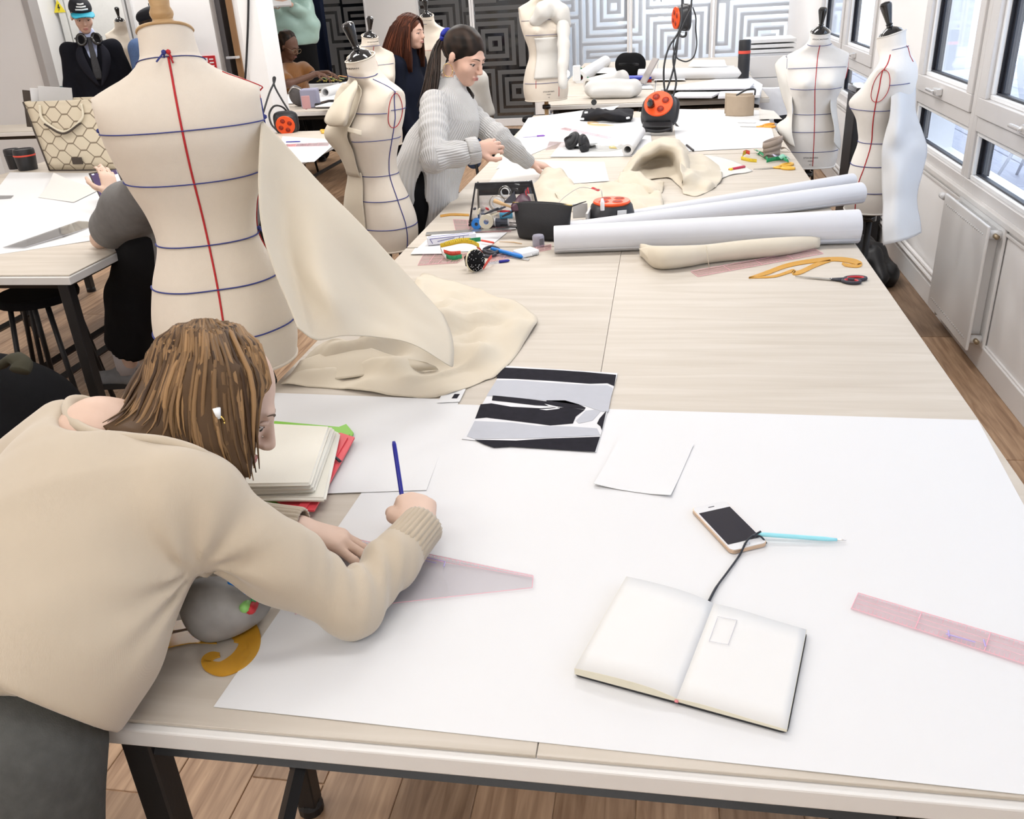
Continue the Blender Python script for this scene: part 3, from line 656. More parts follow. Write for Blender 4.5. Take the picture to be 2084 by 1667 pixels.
def oval(th0, rth, z0, rz, n=14): return [(th0 + rth * math.cos(2 * PI * i / n), z0 + rz * math.sin(2 * PI * i / n)) for i in range(n + 1)]
# ---- the large form, back to the camera
m1 = dress_form('large ecru dress form nearest the camera, seen from behind, wooden neck finial', -1.065, 1.905, 1.25, 116, wood_top=True, text=False,
    blue=[horiz(HL[0], 190, 352), horiz(HL[1], 180, 362, sag=-0.006), horiz(HL[2], 180, 362), horiz(HL[3], 180, 360), horiz(HL[4], 178, 362), horiz(0.436, 180, 360, sag=0.004),
          [(352, 0.34), (346, 0.315), (345, 0.29), (347, 0.25), (353, 0.225), (360, 0.217)]],
    red=[[(270, 0.44), (270, 0.38), (270, 0.29), (270, 0.165), (271, 0.0), (271, -0.09), (270, -0.2), (270, -0.28)],
         [(345, 0.408), (349, 0.392), (353, 0.376), (357, 0.355), (361, 0.32), (362, 0.28), (361, 0.2), (360, 0.09), (360, 0.0), (362, -0.09), (362, -0.19), (365, -0.215)]])
for th, z, mm in ((186, HL[0], BLUE), (355, HL[0] - 0.002, BLUE), (361, 0.217, BLUE), (358, HL[2] + 0.004, BLUE), (266, 0.438, BLUE), (271, 0.438, RED), (363, -0.2, RED)):
    v, f = knot_geo(th, z, th); v = np.asarray(v); v[:, 2] = np.where(v[:, 2] > 0, v[:, 2] * 0.89, v[:, 2] * 1.1) + 1.255; part('tape_knot', (v.tolist(), f), mm, m1, True)
# ---- second form by the island, half dressed in muslin
def face_to(x, y, turn): return math.degrees(math.atan2(-y, -x)) + turn
x, y = -1.205, 3.62
m2 = dress_form('ecru dress form at the left edge of the island, red ring round its armhole', x, y, 1.07, face_to(x, y, -55),
    blue=[horiz(0.435, 60, 190, sag=-0.008), horiz(HL[0] - 0.01, 100, 160), horiz(HL[0], 170, 215), horiz(HL[1], 105, 215), horiz(HL[2], 95, 222), horiz(HL[3], 95, 222), horiz(HL[4], 95, 222),
          [(160, 0.42), (172, 0.395), (178, 0.36), (180, 0.28), (180, 0.165), (178, 0.05), (176, 0.0), (178, -0.09), (182, -0.195), (182, -0.28)]],
    red=[[(180 + 17 * math.cos(a), 0.287 + 0.072 * math.sin(a)) for a in np.linspace(0, 2 * PI, 15)]])
m3 = dress_form('dress form standing directly behind the red-ringed one, upper half showing', -2.12, 6.62, 1.02, face_to(-2.12, 6.6, 25), blue=[horiz(0.435, 0, 180), horiz(HL[0], 40, 140)], red=[[(90, 0.43), (90, 0.36), (90, 0.29), (90, 0.165)]])
m4 = dress_form('dress form behind the red-haired woman with a low red chest tape', -2.03, 8.0, 1.10, face_to(-2.0, 8.0, -8), blue=[horiz(0.435, 50, 90), horiz(HL[0], 20, 70)], red=[horiz(HL[1] + 0.04, 20, 150)])
m5 = dress_form('dress form with puffed toile sleeves left of the far tables', -0.89, 6.94, 1.27, face_to(-0.89, 6.94, 10), canvas=CANVAS, pole='wood',
    blue=[horiz(0.27, 20, 150), horiz(0.16, 20, 150), horiz(-0.17, 15, 165)], red=[[(60, -0.15), (60, -0.2)], [(115, 0.0), (115, -0.12), (115, -0.26)]])
m6 = dress_form('front-facing dress form by the far window bay with muslin side panels', 0.885, 5.78, 0.955, face_to(0.885, 5.78, 6), canvas=CANVAS2,
    blue=[horiz(0.435, 20, 160, sag=-0.01), horiz(HL[0], 25, 150, sag=0.006), horiz(HL[1], 20, 160), horiz(HL[2], 20, 160), horiz(HL[3], 18, 160), horiz(HL[4], 15, 160), [(8, 0.37), (10, 0.33), (14, 0.29)]],
    red=[[(90, 0.43), (89, 0.36), (88, 0.29), (87, 0.165), (91, 0.0), (92, -0.09), (93, -0.195), (94, -0.27)], [(180 + 14 * math.cos(a), 0.287 + 0.072 * math.sin(a)) for a in np.linspace(0, 2 * PI, 15)]])
m7 = dress_form('dress form beside the radiator, red armhole ring, white cloth over its back', 0.985, 4.42, 1.012, 156, canvas=CANVAS2, text=False,
    blue=[horiz(0.437, 190, 300), horiz(HL[0], 196, 245), horiz(HL[1], 110, 245), horiz(HL[2], 110, 240), horiz(HL[3], 110, 245), horiz(HL[4], 110, 250), [(240, -0.10), (225, -0.13)]],
    red=[[(180 + 17 * math.cos(a), 0.285 + 0.075 * math.sin(a)) for a in np.linspace(0, 2 * PI, 15)], [(176, 0.36), (179, 0.285), (180, 0.165), (178, 0.05), (176, 0.0), (172, -0.09), (166, -0.16), (165, -0.28)], [(185, 0.42), (183, 0.39), (180, 0.362)], [(262, 0.45), (266, 0.42), (268, 0.38)]])
# ---- cloth pinned to the forms
def lattice(rows, nu=6, nv=6, noise=0.0, f=30, seed=0, th=0.0016):
    """rows of (px, py, distance): points of a hanging cloth"""
    G = cat_grid([[atd(*p) for p in r] for r in rows], nu, nv)
    if noise: G = G + fnoise(G, f, seed)[..., None] * noise * np.array([0.4, 1, 0.3])
    return sheet(G, th)
def on_form(t, zw, name, th0, th1, z0, z1, off, m, n=20, flare=None, face=None, lab=None, wave=0.0, seed=1):
    tt = np.linspace(th0, th1, n); zz = np.linspace(z0, z1, n); A, B = np.meshgrid(np.radians(tt), zz)
    o = off + (0 if flare is None else flare(A, B)); G = bust_pt(A, B, 0.0)
    nrm = bust_pt(A, B, 1.0) - G; G = G + nrm * np.asarray(o)[..., None] if not np.isscalar(o) else G + nrm * o
    if wave: G = G + nrm * (fnoise(G, 40, seed) * wave)[..., None]
    G[..., 2] = np.where(G[..., 2] > 0, G[..., 2] * 0.89, G[..., 2] * 1.1) + zw
    return part(name, sheet(G, 0.0016), m, t, True, lab)
on_form(m2, 1.07, 'muslin_panel', 40, 108, -0.28, 0.02, 0.012, MUSLIN, wave=0.004)
on_form(m2, 1.07, 'muslin_panel', 38, 104, 0.0, 0.40, 0.016, MUSLIN, wave=0.004, flare=lambda A, B: 0.03 * np.clip((PI / 2 - A), 0, 1) * np.exp(-((B - 0.17) / 0.08) ** 2))
part('muslin_collar', lattice([[(724, 160, 3.50), (700, 185, 3.47), (682, 205, 3.5), (668, 225, 3.55)], [(728, 175, 3.46), (705, 205, 3.42), (682, 228, 3.43), (660, 245, 3.5)], [(716, 215, 3.46), (704, 240, 3.40), (690, 252, 3.42), (668, 255, 3.48)], [(706, 255, 3.48), (700, 258, 3.44), (690, 258, 3.45), (676, 257, 3.5)]], noise=0.003), MUSLIN, m2, True, world=True)
part('muslin_tab', lattice([[(707, 258, 3.44), (722, 262, 3.43), (736, 266, 3.44)], [(706, 268, 3.44), (721, 272, 3.43), (736, 277, 3.44)]], 4, 4), MUSLIN, m2, True, world=True)
# puffed sleeves on the far form
def puff(t, pts, rs, seed):
    s = Solid()
    for a, b, r0, r1 in zip(pts, pts[1:], rs, rs[1:]): s.cap(a, b, r0, r1, 0.02)
    s.warp(lambda P: 0.006 * fnoise(P, 60, seed)); return s.mesh(0.011)
for pts, rs, sd in (([atd(1090, 42, 6.3), atd(1105, 22, 6.25), atd(1125, 14, 6.3), atd(1140, 28, 6.3), atd(1144, 48, 6.35)], [0.045, 0.06, 0.064, 0.066, 0.06], 3), ([atd(1146, 55, 6.3), atd(1147, 90, 6.28), atd(1146, 130, 6.28), atd(1145, 172, 6.3)], [0.05, 0.043, 0.038, 0.034], 5)):
    fast_part('toile_sleeve', puff(m5, pts, rs, sd), MUSLIN2, m5)
on_form(m5, 1.27, 'toile_panel', 55, 150, -0.14, 0.14, 0.010, MUSLIN2, wave=0.005)
# side panels on the front-facing form
part('muslin_panel', lattice([[(1612, 118, 5.28), (1598, 112, 5.32), (1583, 122, 5.38)], [(1611, 165, 5.26), (1594, 160, 5.28), (1577, 140, 5.38)], [(1612, 200, 5.26), (1603, 205, 5.30), (1592, 200, 5.38)], [(1612, 235, 5.26), (1608, 238, 5.30), (1602, 235, 5.36)], [(1612, 270, 5.24), (1596, 265, 5.28), (1580, 256, 5.36)], [(1618, 300, 5.22), (1606, 295, 5.26), (1594, 285, 5.32)]], noise=0.004), MUSLIN2, m6, True, world=True)
part('muslin_panel', lattice([[(1703, 98, 5.28), (1712, 104, 5.34), (1721, 112, 5.40)], [(1701, 150, 5.22), (1706, 155, 5.26), (1713, 160, 5.34)], [(1690, 210, 5.18), (1696, 210, 5.22), (1702, 212, 5.28)], [(1698, 260, 5.16), (1706, 270, 5.22), (1711, 285, 5.28)], [(1697, 290, 5.16), (1704, 300, 5.21), (1709, 306, 5.26)]], noise=0.004), MUSLIN2, m6, True, world=True)
# white cloth down the back of the form by the radiator
WCL = mat('white satin cloth', (0.58, 0.58, 0.585), 0.5, 0.02, 10, bump=0.05, sheen=0.2)
part('white_cloth', lattice([[(1817, 130, 3.98), (1832, 114, 4.0), (1848, 112, 4.05), (1863, 126, 4.12)], [(1815, 155, 3.88), (1832, 150, 3.88), (1850, 150, 3.94), (1864, 152, 4.06)], [(1814, 190, 3.84), (1832, 190, 3.83), (1850, 190, 3.89), (1864, 190, 4.02)],
    [(1811, 235, 3.83), (1832, 235, 3.82), (1850, 235, 3.88), (1864, 232, 4.0)], [(1802, 270, 3.84), (1828, 272, 3.80), (1858, 270, 3.92), (1880, 272, 4.02)], [(1795, 305, 3.84), (1826, 308, 3.83), (1860, 305, 3.88), (1887, 305, 4.0)],
    [(1795, 350, 3.86), (1826, 352, 3.80), (1854, 350, 3.87), (1878, 350, 3.98)], [(1796, 400, 3.84), (1826, 402, 3.80), (1850, 400, 3.86), (1866, 400, 3.96)], [(1796, 450, 3.80), (1826, 450, 3.77), (1852, 448, 3.83), (1872, 445, 3.92)], [(1797, 500, 3.78), (1826, 495, 3.75), (1852, 485, 3.8), (1875, 475, 3.9)]], 6, 8, 0.010, 34, 4), WCL, m7, True, world=True)
# ------------------------------------------------------------------ people: shared kit
def skin(name, c): return mat(name, c, 0.5, 0.08, 40, bump=0.06, bscale=700, spec=0.35)
SKIN_A = skin('fair skin', (0.62, 0.44, 0.345)); SKIN_B = skin('rosy fair skin', (0.62, 0.39, 0.30)); SKIN_C = skin('deep brown skin', (0.115, 0.055, 0.035))
LIP = mat('lip', (0.42, 0.16, 0.14), 0.4, 0.05); LIPD = mat('dark lip', (0.20, 0.075, 0.065), 0.4, 0.05); EYEW = mat('eye white', (0.50, 0.45, 0.42), 0.3, 0.02); IRIS = mat('dark iris', (0.02, 0.013, 0.01), 0.2)
NAIL = mat('nail', (0.72, 0.46, 0.40), 0.3, 0.03)
def hairmat(name, dark, light):
    if name in _M: return _M[name]
    m = bpy.data.materials.new(name); m.use_nodes = True; nt = m.node_tree; N = nt.nodes; L = nt.links; b = N['Principled BSDF']
    b.inputs['Roughness'].default_value = 0.5; b.inputs['Specular IOR Level'].default_value = 0.14
    a = N.new('ShaderNodeAttribute'); a.attribute_name = 'lock'; cr = N.new('ShaderNodeValToRGB')
    cr.color_ramp.elements[0].color = (*dark, 1); cr.color_ramp.elements[1].color = (*light, 1); cr.color_ramp.elements[0].position = 0.15; cr.color_ramp.elements[1].position = 0.95
    L.new(a.outputs['Fac'], cr.inputs[0]); L.new(cr.outputs[0], b.inputs['Base Color']); _M[name] = m; return m
def frame3(f, up=(0, 0, 1)):
    f = _n(np.asarray(f, float)); u = np.asarray(up, float); u = _n(u - f * u.dot(f)); r = np.cross(f, u); return np.stack([r, f, u], 1)   # columns right, forward, up
def add_head(S, c, R, s=1.0, ears=True, fem=True):
    p = lambda x, y, z: np.asarray(c) + R @ (np.array([x, y, z]) * s); q = lambda *r: np.array(r) * s
    S.ell(p(0, -0.012, 0.035), q(0.074, 0.096, 0.084), R, 0.02); S.ell(p(0, 0.034, -0.028), q(0.059, 0.060, 0.082), R, 0.03)
    S.ell(p(0, 0.064, -0.090), q(0.026 if fem else 0.032, 0.024, 0.021), R, 0.025)
    for sx in (-1, 1):
        S.ell(p(sx * 0.040, 0.062, -0.030), q(0.020, 0.022, 0.022), R, 0.02)
        S.ell(p(sx * 0.030, 0.098, 0.006), q(0.015, 0.012, 0.009), R, 0.008, op='s') if False else None
        if ears:
            S.ell(p(sx * 0.077, -0.006, -0.008), q(0.008, 0.017, 0.027), R, 0.006)
    S.ell(p(0, 0.084, 0.022), q(0.046, 0.012, 0.010), R, 0.015)
    S.cap(p(0, 0.094, 0.010), p(0, 0.114, -0.028), 0.007 * s, 0.010 * s, 0.010); S.ell(p(0, 0.104, -0.034), q(0.016, 0.011, 0.008), R, 0.008)
    S.ell(p(0, 0.096, -0.062), q(0.021, 0.008, 0.009), R, 0.008)
def add_face(t, c, R, s=1.0, m=LIP, brow=(0.02, 0.012, 0.01), down=True, lash=True, skm=None):
    skm = skm or SKIN_B
    p = lambda x, y, z: np.asarray(c) + R @ (np.array([x, y, z]) * s)
    BM = mat('brow %.3f' % brow[0], brow, 0.7)
    for sx in (-1, 1):
        e = p(sx * 0.030, 0.0760, -0.001)
        sp = lathe([(0.0118 * s * math.sin(a) + 1e-5, -0.0118 * s * math.cos(a)) for a in np.linspace(0, PI, 9)], 12, False)
        part('eye', xf(sp, e), EYEW, t, True, world=True)
        part('iris', xf(lathe([(0.0065 * s * math.sin(a) + 1e-5, -0.0065 * s * math.cos(a)) for a in np.linspace(0, PI, 7)], 10, False), p(sx * 0.031, 0.0822, -0.004 if down else -0.001)), IRIS, t, True, world=True)
        part('eyelid', tube([p(sx * (0.030 + 0.0155 * a), 0.0865 - 0.009 * a * a, 0.0075 - 0.004 * a * a) for a in np.linspace(-1, 1, 7)], np.array([.002, .0055, .0072, .0078, .0072, .0055, .002]) * s, 6, flat=0.7), skm, t, True, world=True)
        lid = [p(sx * (0.030 + 0.0165 * a), 0.0882 - 0.010 * abs(a) ** 2 - (0.004 if sx * a > 0 else 0), 0.004 - 0.004 * a * a + (-0.004 if down else 0.002)) for a in np.linspace(-1, 1, 7)]
        part('eyelash', tube(lid, 0.0019 * s, 5), BM, t, True, world=True)
        br = [p(sx * (0.030 + 0.021 * a), 0.096 - 0.013 * (a * 0.5 + 0.5) ** 2, 0.021 + 0.005 * (1 - (a - 0.2) ** 2)) for a in np.linspace(-1, 1, 7)]
        part('eyebrow', tube(br, np.array([0.003, 0.0036, 0.0036, 0.0034, 0.003, 0.0024, 0.001]) * s, 5, flat=0.5), BM, t, True, world=True)
    for dz, r in ((-0.0585, 0.0036), (-0.0665, 0.0044)):
        part('lip', tube([p(a * 0.021, 0.1035 - 0.010 * a * a, dz + (0.0015 * (abs(a) < 0.3)) + 0.001 * a * a * (1 if dz < -0.06 else -1)) for a in np.linspace(-1, 1, 7)], np.array([0.001, 0.7, 1, 1, 1, 0.7, 0.001]) * r * s + 0.0004, 6, flat=0.7), m, t, True, world=True)
def add_hand(S, w, d, n, side, curls, spread=0.12, thumb=None, s=1.0, nails=None, k=0.007):
    """w wrist, d finger direction, n back-of-hand normal, side +1 when the thumb lies on cross(d,n)"""
    d = _n(np.asarray(d, float)); n = np.asarray(n, float); n = _n(n - d * n.dot(d)); t = np.cross(d, n) * side; w = np.asarray(w, float)
    L = np.array([(0.040, 0.024, 0.020), (0.044, 0.028, 0.021), (0.040, 0.026, 0.020), (0.031, 0.020, 0.018)]) * s
    off = (0.026, 0.009, -0.009, -0.025); kn = (0.082, 0.086, 0.080, 0.072)
    for i in range(4):
        K = w + d * kn[i] * s + t * off[i] * s + n * (0.004 if i in (1, 2) else 0) * s
        S.cap(w + t * off[i] * 0.6 * s, K, 0.0135 * s, 0.0105 * s, 0.014)
        a0 = spread * (1.5 - i) / 1.5; dd = _n(d * math.cos(a0) + t * math.sin(a0)); c = curls[i] if hasattr(curls[0], '__len__') else curls
        ang = 0; p = K; r = (0.0088, 0.0092, 0.0086, 0.0074)[i] * s
        for j in range(3):
            ang += c[j]; v = dd * math.cos(ang) - n * math.sin(ang); q = p + v * L[i][j]; S.cap(p, q, r, r * 0.9, 0.004); p = q; r *= 0.9
        if nails is not None: nails.append((p - v * 0.003 + (n * math.cos(ang) + dd * math.sin(ang)) * r * 0.80, v, n * math.cos(ang) + dd * math.sin(ang), r))
    th = thumb or [(0.35, 0.75, -0.15), (0.75, 0.55, -0.25), (0.9, 0.2, -0.3)]
    p = w + d * 0.018 * s + t * 0.018 * s; r = 0.0135 * s
    for (a, b, c), l in zip(th, (0.042, 0.034, 0.026)):
        v = _n(d * a + t * b + n * c); q = p + v * l * s; S.cap(p, q, r, r * 0.86, 0.008); p = q; r *= 0.86
    return S
def nail_parts(t, nails):
    for c, v, n, r in nails:
        sd = np.cross(v, n); q = [c + sd * a * r * 0.75 + v * b * r + n * (0.0004 - 0.25 * r * a * a) for b in (-1.0, 0.6, 1.0) for a in (-1, 0, 1)]
        part('fingernail', sheet(np.array(q).reshape(3, 3, 3), 0.0008), NAIL, t, True, world=True)
def hair_locks(guides, n, r0=0.006, seed=0, jit=0.004, taper=0.25, base=True, seg=5, per=7, spread=1.0, base_th=0.012, skull=None):
    """guides: list of curves (world points); returns geometry and a per-vertex lock value"""
    G = np.array([spline(g, 5) if len(g) > 2 else np.array(g) for g in [np.asarray(x, float) for x in guides]])
    def push(P, pad):
        if skull is None: return P
        c, R, r = skull; r = np.asarray(r) + pad; q = (P - c) @ R; l = np.sqrt(((q / r) ** 2).sum(-1)); f = np.where(l < 1, 1 / np.maximum(l, .2), 1.0)
        return c + (q * f[..., None]) @ R.T
    n_g, n_p = G.shape[:2]; rs = np.random.RandomState(seed); geos = []; val = []
    if base:
        U = push(cat_grid(G[:, ::2], 4, 1), 0.006); g = sheet(U, base_th); geos.append(g); val += [0.25] * len(g[0])
    idx = np.linspace(0, n_p - 1, per).astype(int)
    for k in range(n):
        a = rs.uniform(0, n_g - 1.001); i = int(a); f = a - i; P = (G[i] * (1 - f) + G[i + 1] * f)[idx]
        o = rs.normal(size=3) * jit; w = rs.normal(size=3) * jit * 0.9; tt = np.linspace(0, 1, per)
        P = P + o * (0.25 + spread * tt)[:, None] + np.sin(tt * rs.uniform(2, 6) + rs.uniform(0, 6))[:, None] * w
        e = rs.uniform(0.82, 1.06); 
        if e < 1: P = np.stack([np.interp(tt * e, tt, P[:, c]) for c in range(3)], 1)
        P = push(P, 0.012 + 0.004 * rs.uniform()); P = np.array(P)
        R = r0 * rs.uniform(0.6, 1.3) * np.interp(tt, [0, 0.15, 0.7, 1], [0.5, 1, 1, taper]); g = tube(P, R, seg, flat=0.6); geos.append(g)
        v = np.clip(rs.normal(0.5, 0.25), 0, 1); val += [v] * len(g[0])
    return joinG(*geos), np.array(val, np.float32)
def hair_part(name, gv, m, parent, label=None):
    g, val = gv; o = part(name, g, m, parent, True, label, world=True)
    at_ = o.data.attributes.new('lock', 'FLOAT', 'POINT'); at_.data.foreach_set('value', val); return o
def solid_hair(name, S, m, parent, h=0.008, amp=0.004, f=90, label=None):
    S.warp(lambda P: amp * fnoise(P, f, 5)); g = S.mesh(h); o = fast_part(name, g, m, parent, True, label)
    P = np.asarray(g[0]); v = 0.45 + 0.45 * fnoise(P * [1.0, 1.0, 0.25], 160, 9)
    at_ = o.data.attributes.new('lock', 'FLOAT', 'POINT'); at_.data.foreach_set('value', np.clip(v, 0, 1).astype(np.float32)); return o
def knit(name, col, rib_scale=60.0, rib=0.5, axis='x', var=0.06, bumpd=0.006, contrast=0.0):
    """ribbed or stocking-stitch wool"""
    if name in _M: return _M[name]
    m = mat(name, col, 0.9, var, 18, sheen=0.3); nt = m.node_tree; N = nt.nodes; L = nt.links; b = N['Principled BSDF']
    tc = N.new('ShaderNodeTexCoord'); wv = N.new('ShaderNodeTexWave'); wv.bands_direction = {'x': 'X', 'y': 'Y', 'z': 'Z'}[axis]; wv.inputs['Scale'].default_value = rib_scale; wv.inputs['Distortion'].default_value = 1.2; wv.inputs['Detail Scale'].default_value = 2
    n2 = N.new('ShaderNodeTexNoise'); n2.inputs['Scale'].default_value = 500; L.new(tc.outputs['Object'], n2.inputs['Vector'])
    L.new(tc.outputs['Object'], wv.inputs['Vector']); ad = N.new('ShaderNodeMath'); ad.operation = 'MULTIPLY_ADD'; ad.inputs[1].default_value = 0.25; L.new(n2.outputs['Fac'], ad.inputs[0]); L.new(wv.outputs['Fac'], ad.inputs[2])
    bp = N.new('ShaderNodeBump'); bp.inputs['Strength'].default_value = rib; bp.inputs['Distance'].default_value = bumpd; L.new(ad.outputs[0], bp.inputs['Height']); L.new(bp.outputs[0], b.inputs['Normal'])
    if contrast:
        src = b.inputs['Base Color'].links[0].from_socket; mx = N.new('ShaderNodeMix'); mx.data_type = 'RGBA'; mx.blend_type = 'MULTIPLY'; L.new(src, mx.inputs[6]); mx.inputs[0].default_value = 1.0
        cr = N.new('ShaderNodeValToRGB'); cr.color_ramp.elements[0].color = (1 - contrast,) * 3 + (1,); cr.color_ramp.elements[1].color = (1, 1, 1, 1); L.new(wv.outputs['Fac'], cr.inputs[0]); L.new(cr.outputs[0], mx.inputs[7]); L.new(mx.outputs[2], b.inputs['Base Color'])
    return m
def shoe(t, ankle, toe_dir, m, sole_m, L=0.26, lab=None):
    d = np.array([toe_dir[0], toe_dir[1], 0.0]); d = _n(d); s = np.array([-d[1], d[0], 0]); a = np.array([ankle[0], ankle[1], 0.0]); zf = ankle[2]
    S = Solid(); hz = np.array([0, 0, 1.0])
    S.cap(a - d * 0.045 + hz * (zf + 0.045), a + d * (L - 0.10) + hz * (zf + 0.038), 0.040, 0.036, 0.03).cap(a + hz * (zf + 0.05), a + hz * (zf + 0.10), 0.044, 0.040, 0.03).cap(a + d * 0.05 + hz * (zf + .05), a + d * 0.0 + hz * (zf + 0.095), 0.034, 0.036, 0.03)
    S.plane([0, 0, zf + 0.022], (0, 0, -1)).plane([0, 0, zf + 0.125], (0, 0, 1))
    so = fast_part('shoe', S.mesh(0.006), m, t, True, lab)
    prof = [(-0.088, 0.0), (-0.075, 0.032), (0.0, 0.040), (0.09, 0.044), (0.15, 0.036), (0.178, 0.0)]
    pts = [(a + d * u + s * w) for u, w in prof] + [(a + d * u - s * w) for u, w in prof[-2:0:-1]]; ps = spline(pts, 4, True)
    part('sole', prism([(p[0], p[1]) for p in ps], zf + 0.001, zf + 0.026), sole_m, so, 40, world=True)

def hair_cap(t, H, R, m, s=1.0, face=(0.0, 0.098, -0.035), fr=(0.062, 0.070, 0.098), h=0.006, low=-0.05):
    """close hair over the skull, leaving the face free"""
    S = Solid(); S.ell(H + R @ (np.array([0, -0.014, 0.034]) * s), np.array([0.080, 0.102, 0.090]) * s, R, 0.01); S.ell(H + R @ (np.array(face) * s), np.array(fr) * s, R, 0.012, op='s')
    S.plane(H + R @ (np.array([0, 0, low]) * s), -R[:, 2] - 0.55 * R[:, 1], 0.01)
    return solid_hair('hair', S, m, t, h, 0.0015, 150)

def rib_knit(name, col, n, depth=0.5, shade=0.16):
    """ribs that run along a limb: driven by the angle round it, stored on the mesh"""
    if name in _M: return _M[name]
    m = mat(name, col, 0.9, 0.06, 18, sheen=0.3); nt = m.node_tree; N = nt.nodes; L = nt.links; b = N['Principled BSDF']
    a = N.new('ShaderNodeAttribute'); a.attribute_name = 'rib'; mu = N.new('ShaderNodeMath'); mu.operation = 'MULTIPLY'; mu.inputs[1].default_value = n; L.new(a.outputs['Fac'], mu.inputs[0])
    nz = N.new('ShaderNodeTexNoise'); nz.inputs['Scale'].default_value = 9; tc = N.new('ShaderNodeTexCoord'); L.new(tc.outputs['Object'], nz.inputs['Vector']); ad = N.new('ShaderNodeMath'); ad.operation = 'MULTIPLY_ADD'; ad.inputs[1].default_value = 5.0; L.new(nz.outputs['Fac'], ad.inputs[0]); L.new(mu.outputs[0], ad.inputs[2])
    sn = N.new('ShaderNodeMath'); sn.operation = 'SINE'; L.new(ad.outputs[0], sn.inputs[0])
    bp = N.new('ShaderNodeBump'); bp.inputs['Strength'].default_value = depth; bp.inputs['Distance'].default_value = 0.004; L.new(sn.outputs[0], bp.inputs['Height']); L.new(bp.outputs[0], b.inputs['Normal'])
    src = b.inputs['Base Color'].links[0].from_socket; mx = N.new('ShaderNodeMix'); mx.data_type = 'RGBA'; mx.blend_type = 'MULTIPLY'; mx.inputs[0].default_value = 1.0; L.new(src, mx.inputs[6])
    mr = N.new('ShaderNodeMapRange'); mr.inputs['From Min'].default_value = -1; mr.inputs['To Min'].default_value = 1 - shade; L.new(sn.outputs[0], mr.inputs['Value']); L.new(mr.outputs[0], mx.inputs[7]); L.new(mx.outputs[2], b.inputs['Base Color'])
    return m
def set_ribs(o, pts, side=(0, 1, 0)):
    """store the angle round the nearest bone of a chain; the seam falls on the given side"""
    n = len(o.data.vertices); P = np.empty(n * 3, np.float32); o.data.vertices.foreach_get('co', P); P = P.reshape(-1, 3) + np.array(o.parent.location); best = np.full(n, 1e9); A_ = np.zeros(n)
    for a, b in zip(pts, pts[1:]):
        a = np.asarray(a, float); b = np.asarray(b, float); d = _n(b - a); s_ = np.asarray(side, float); u = _n(s_ - d * s_.dot(d)); v = np.cross(d, u)
        t = np.clip((P - a) @ d, 0, np.linalg.norm(b - a)); e = P - a - t[:, None] * d; r = np.sqrt((e * e).sum(1)); ang = np.arctan2(-(e @ v), -(e @ u)); k = r < best; A_[k] = ang[k]; best[k] = r[k]
    at_ = o.data.attributes.new('rib', 'FLOAT', 'POINT'); at_.data.foreach_set('value', A_.astype(np.float32))
# ------------------------------------------------------------------ the woman drawing in the foreground
def A(*p): return atd(*p)
JUMP = knit('beige jumper', (0.47, 0.395, 0.30), 260, 0.10, 'x', 0.04, 0.0012)
JRIB = mat('beige ribbing', (0.45, 0.375, 0.28), 0.9, 0.05, 25, bump=0.15, bscale=800, sheen=0.3)
w1 = thing('person', 'woman in a beige jumper bending over the table and drawing with a blue pen', 'person', (-0.86, 0.58, 0.0))
fN = A(205, 885, 1.345); fH = A(436, 816, 1.455); fRS = A(392, 1022, 1.25); fRE = np.array([-0.445, 0.985, 0.926]); fRW = at(851, 1080, 0.945)
fgaze = np.array([0.78, 0.24, -0.58]); fR = frame3(fgaze, (0.0, 0.25, 1))
fP = A(-75, 1500, 1.13); fM = A(75, 1290, 1.17); fC = A(165, 1085, 1.25)
fr = _n(np.array([0.97, 0.21, 0.03])); fu = _n(fC - fP); ff = np.cross(fu, fr); ff = -_n(ff) if ff[2] > 0 else _n(ff)
fLS = A(95, 960, 1.48); fLE = np.array([-0.86, 1.17, 0.935]); fLW = at(606, 1078, 0.928)
# body
B = Solid(); B.chain([fP, fM, fC, fN - fu * 0.05], [0.135, 0.120, 0.125, 0.06], 0.05, (ff, 0.66)); B.cap(fLS, fRS, 0.052, 0.052, 0.05); B.cap(fN - fu * 0.06, fN, 0.055, 0.052, 0.04)
hb = fH + fR @ np.array([0, -0.03, -0.075]); B.cap(fN, hb, 0.052, 0.050, 0.03); add_head(B, fH, fR, 1.0)
B.chain([fRS, fRE, fRW], [0.046, 0.036, 0.025], 0.03); B.chain([fLS, fLE, fLW], [0.046, 0.036, 0.025], 0.03)
nails = []
# right hand: closed round the pen, back of the hand to the camera
rd = _n(at(846, 1000, 0.955) - fRW); rn = _n(np.array([0.30, -0.45, 0.85]))
add_hand(B, fRW, rd, rn, -1, [(0.75, 1.0, 0.35), (0.9, 1.25, 0.7), (1.0, 1.35, 0.8), (1.05, 1.35, 0.8)], 0.05, [(0.75, 0.45, -0.25), (0.9, 0.05, -0.45), (0.8, -0.2, -0.55)], nails=nails)
# left hand: flat, pressing the set square, fingers spread
ld = _n(at(738, 1112, 0.905) - fLW); ln = _n(np.array([-0.05, 0.20, 1.0]))
add_hand(B, fLW, ld, ln, 1, [(0.30, 0.42, 0.2), (0.30, 0.45, 0.2), (0.33, 0.42, 0.2), (0.4, 0.4, 0.2)], 0.24, [(0.45, 0.75, -0.25), (0.7, 0.55, -0.40), (0.85, 0.15, -0.30)], nails=nails)
pelv = fP - fu * 0.03
hips = [pelv + fr * 0.085, pelv - fr * 0.085]; knees = [np.array([-0.80, 0.52, 0.47]), np.array([-0.99, 0.54, 0.47])]; feet = [np.array([-0.80, 0.44, 0.07]), np.array([-1.0, 0.47, 0.07])]
for h, k_, a in zip(hips, knees, feet): B.chain([h, k_, a], [0.078, 0.05, 0.034], 0.04)
fast_part('body', B.mesh(0.0042), SKIN_A, w1)
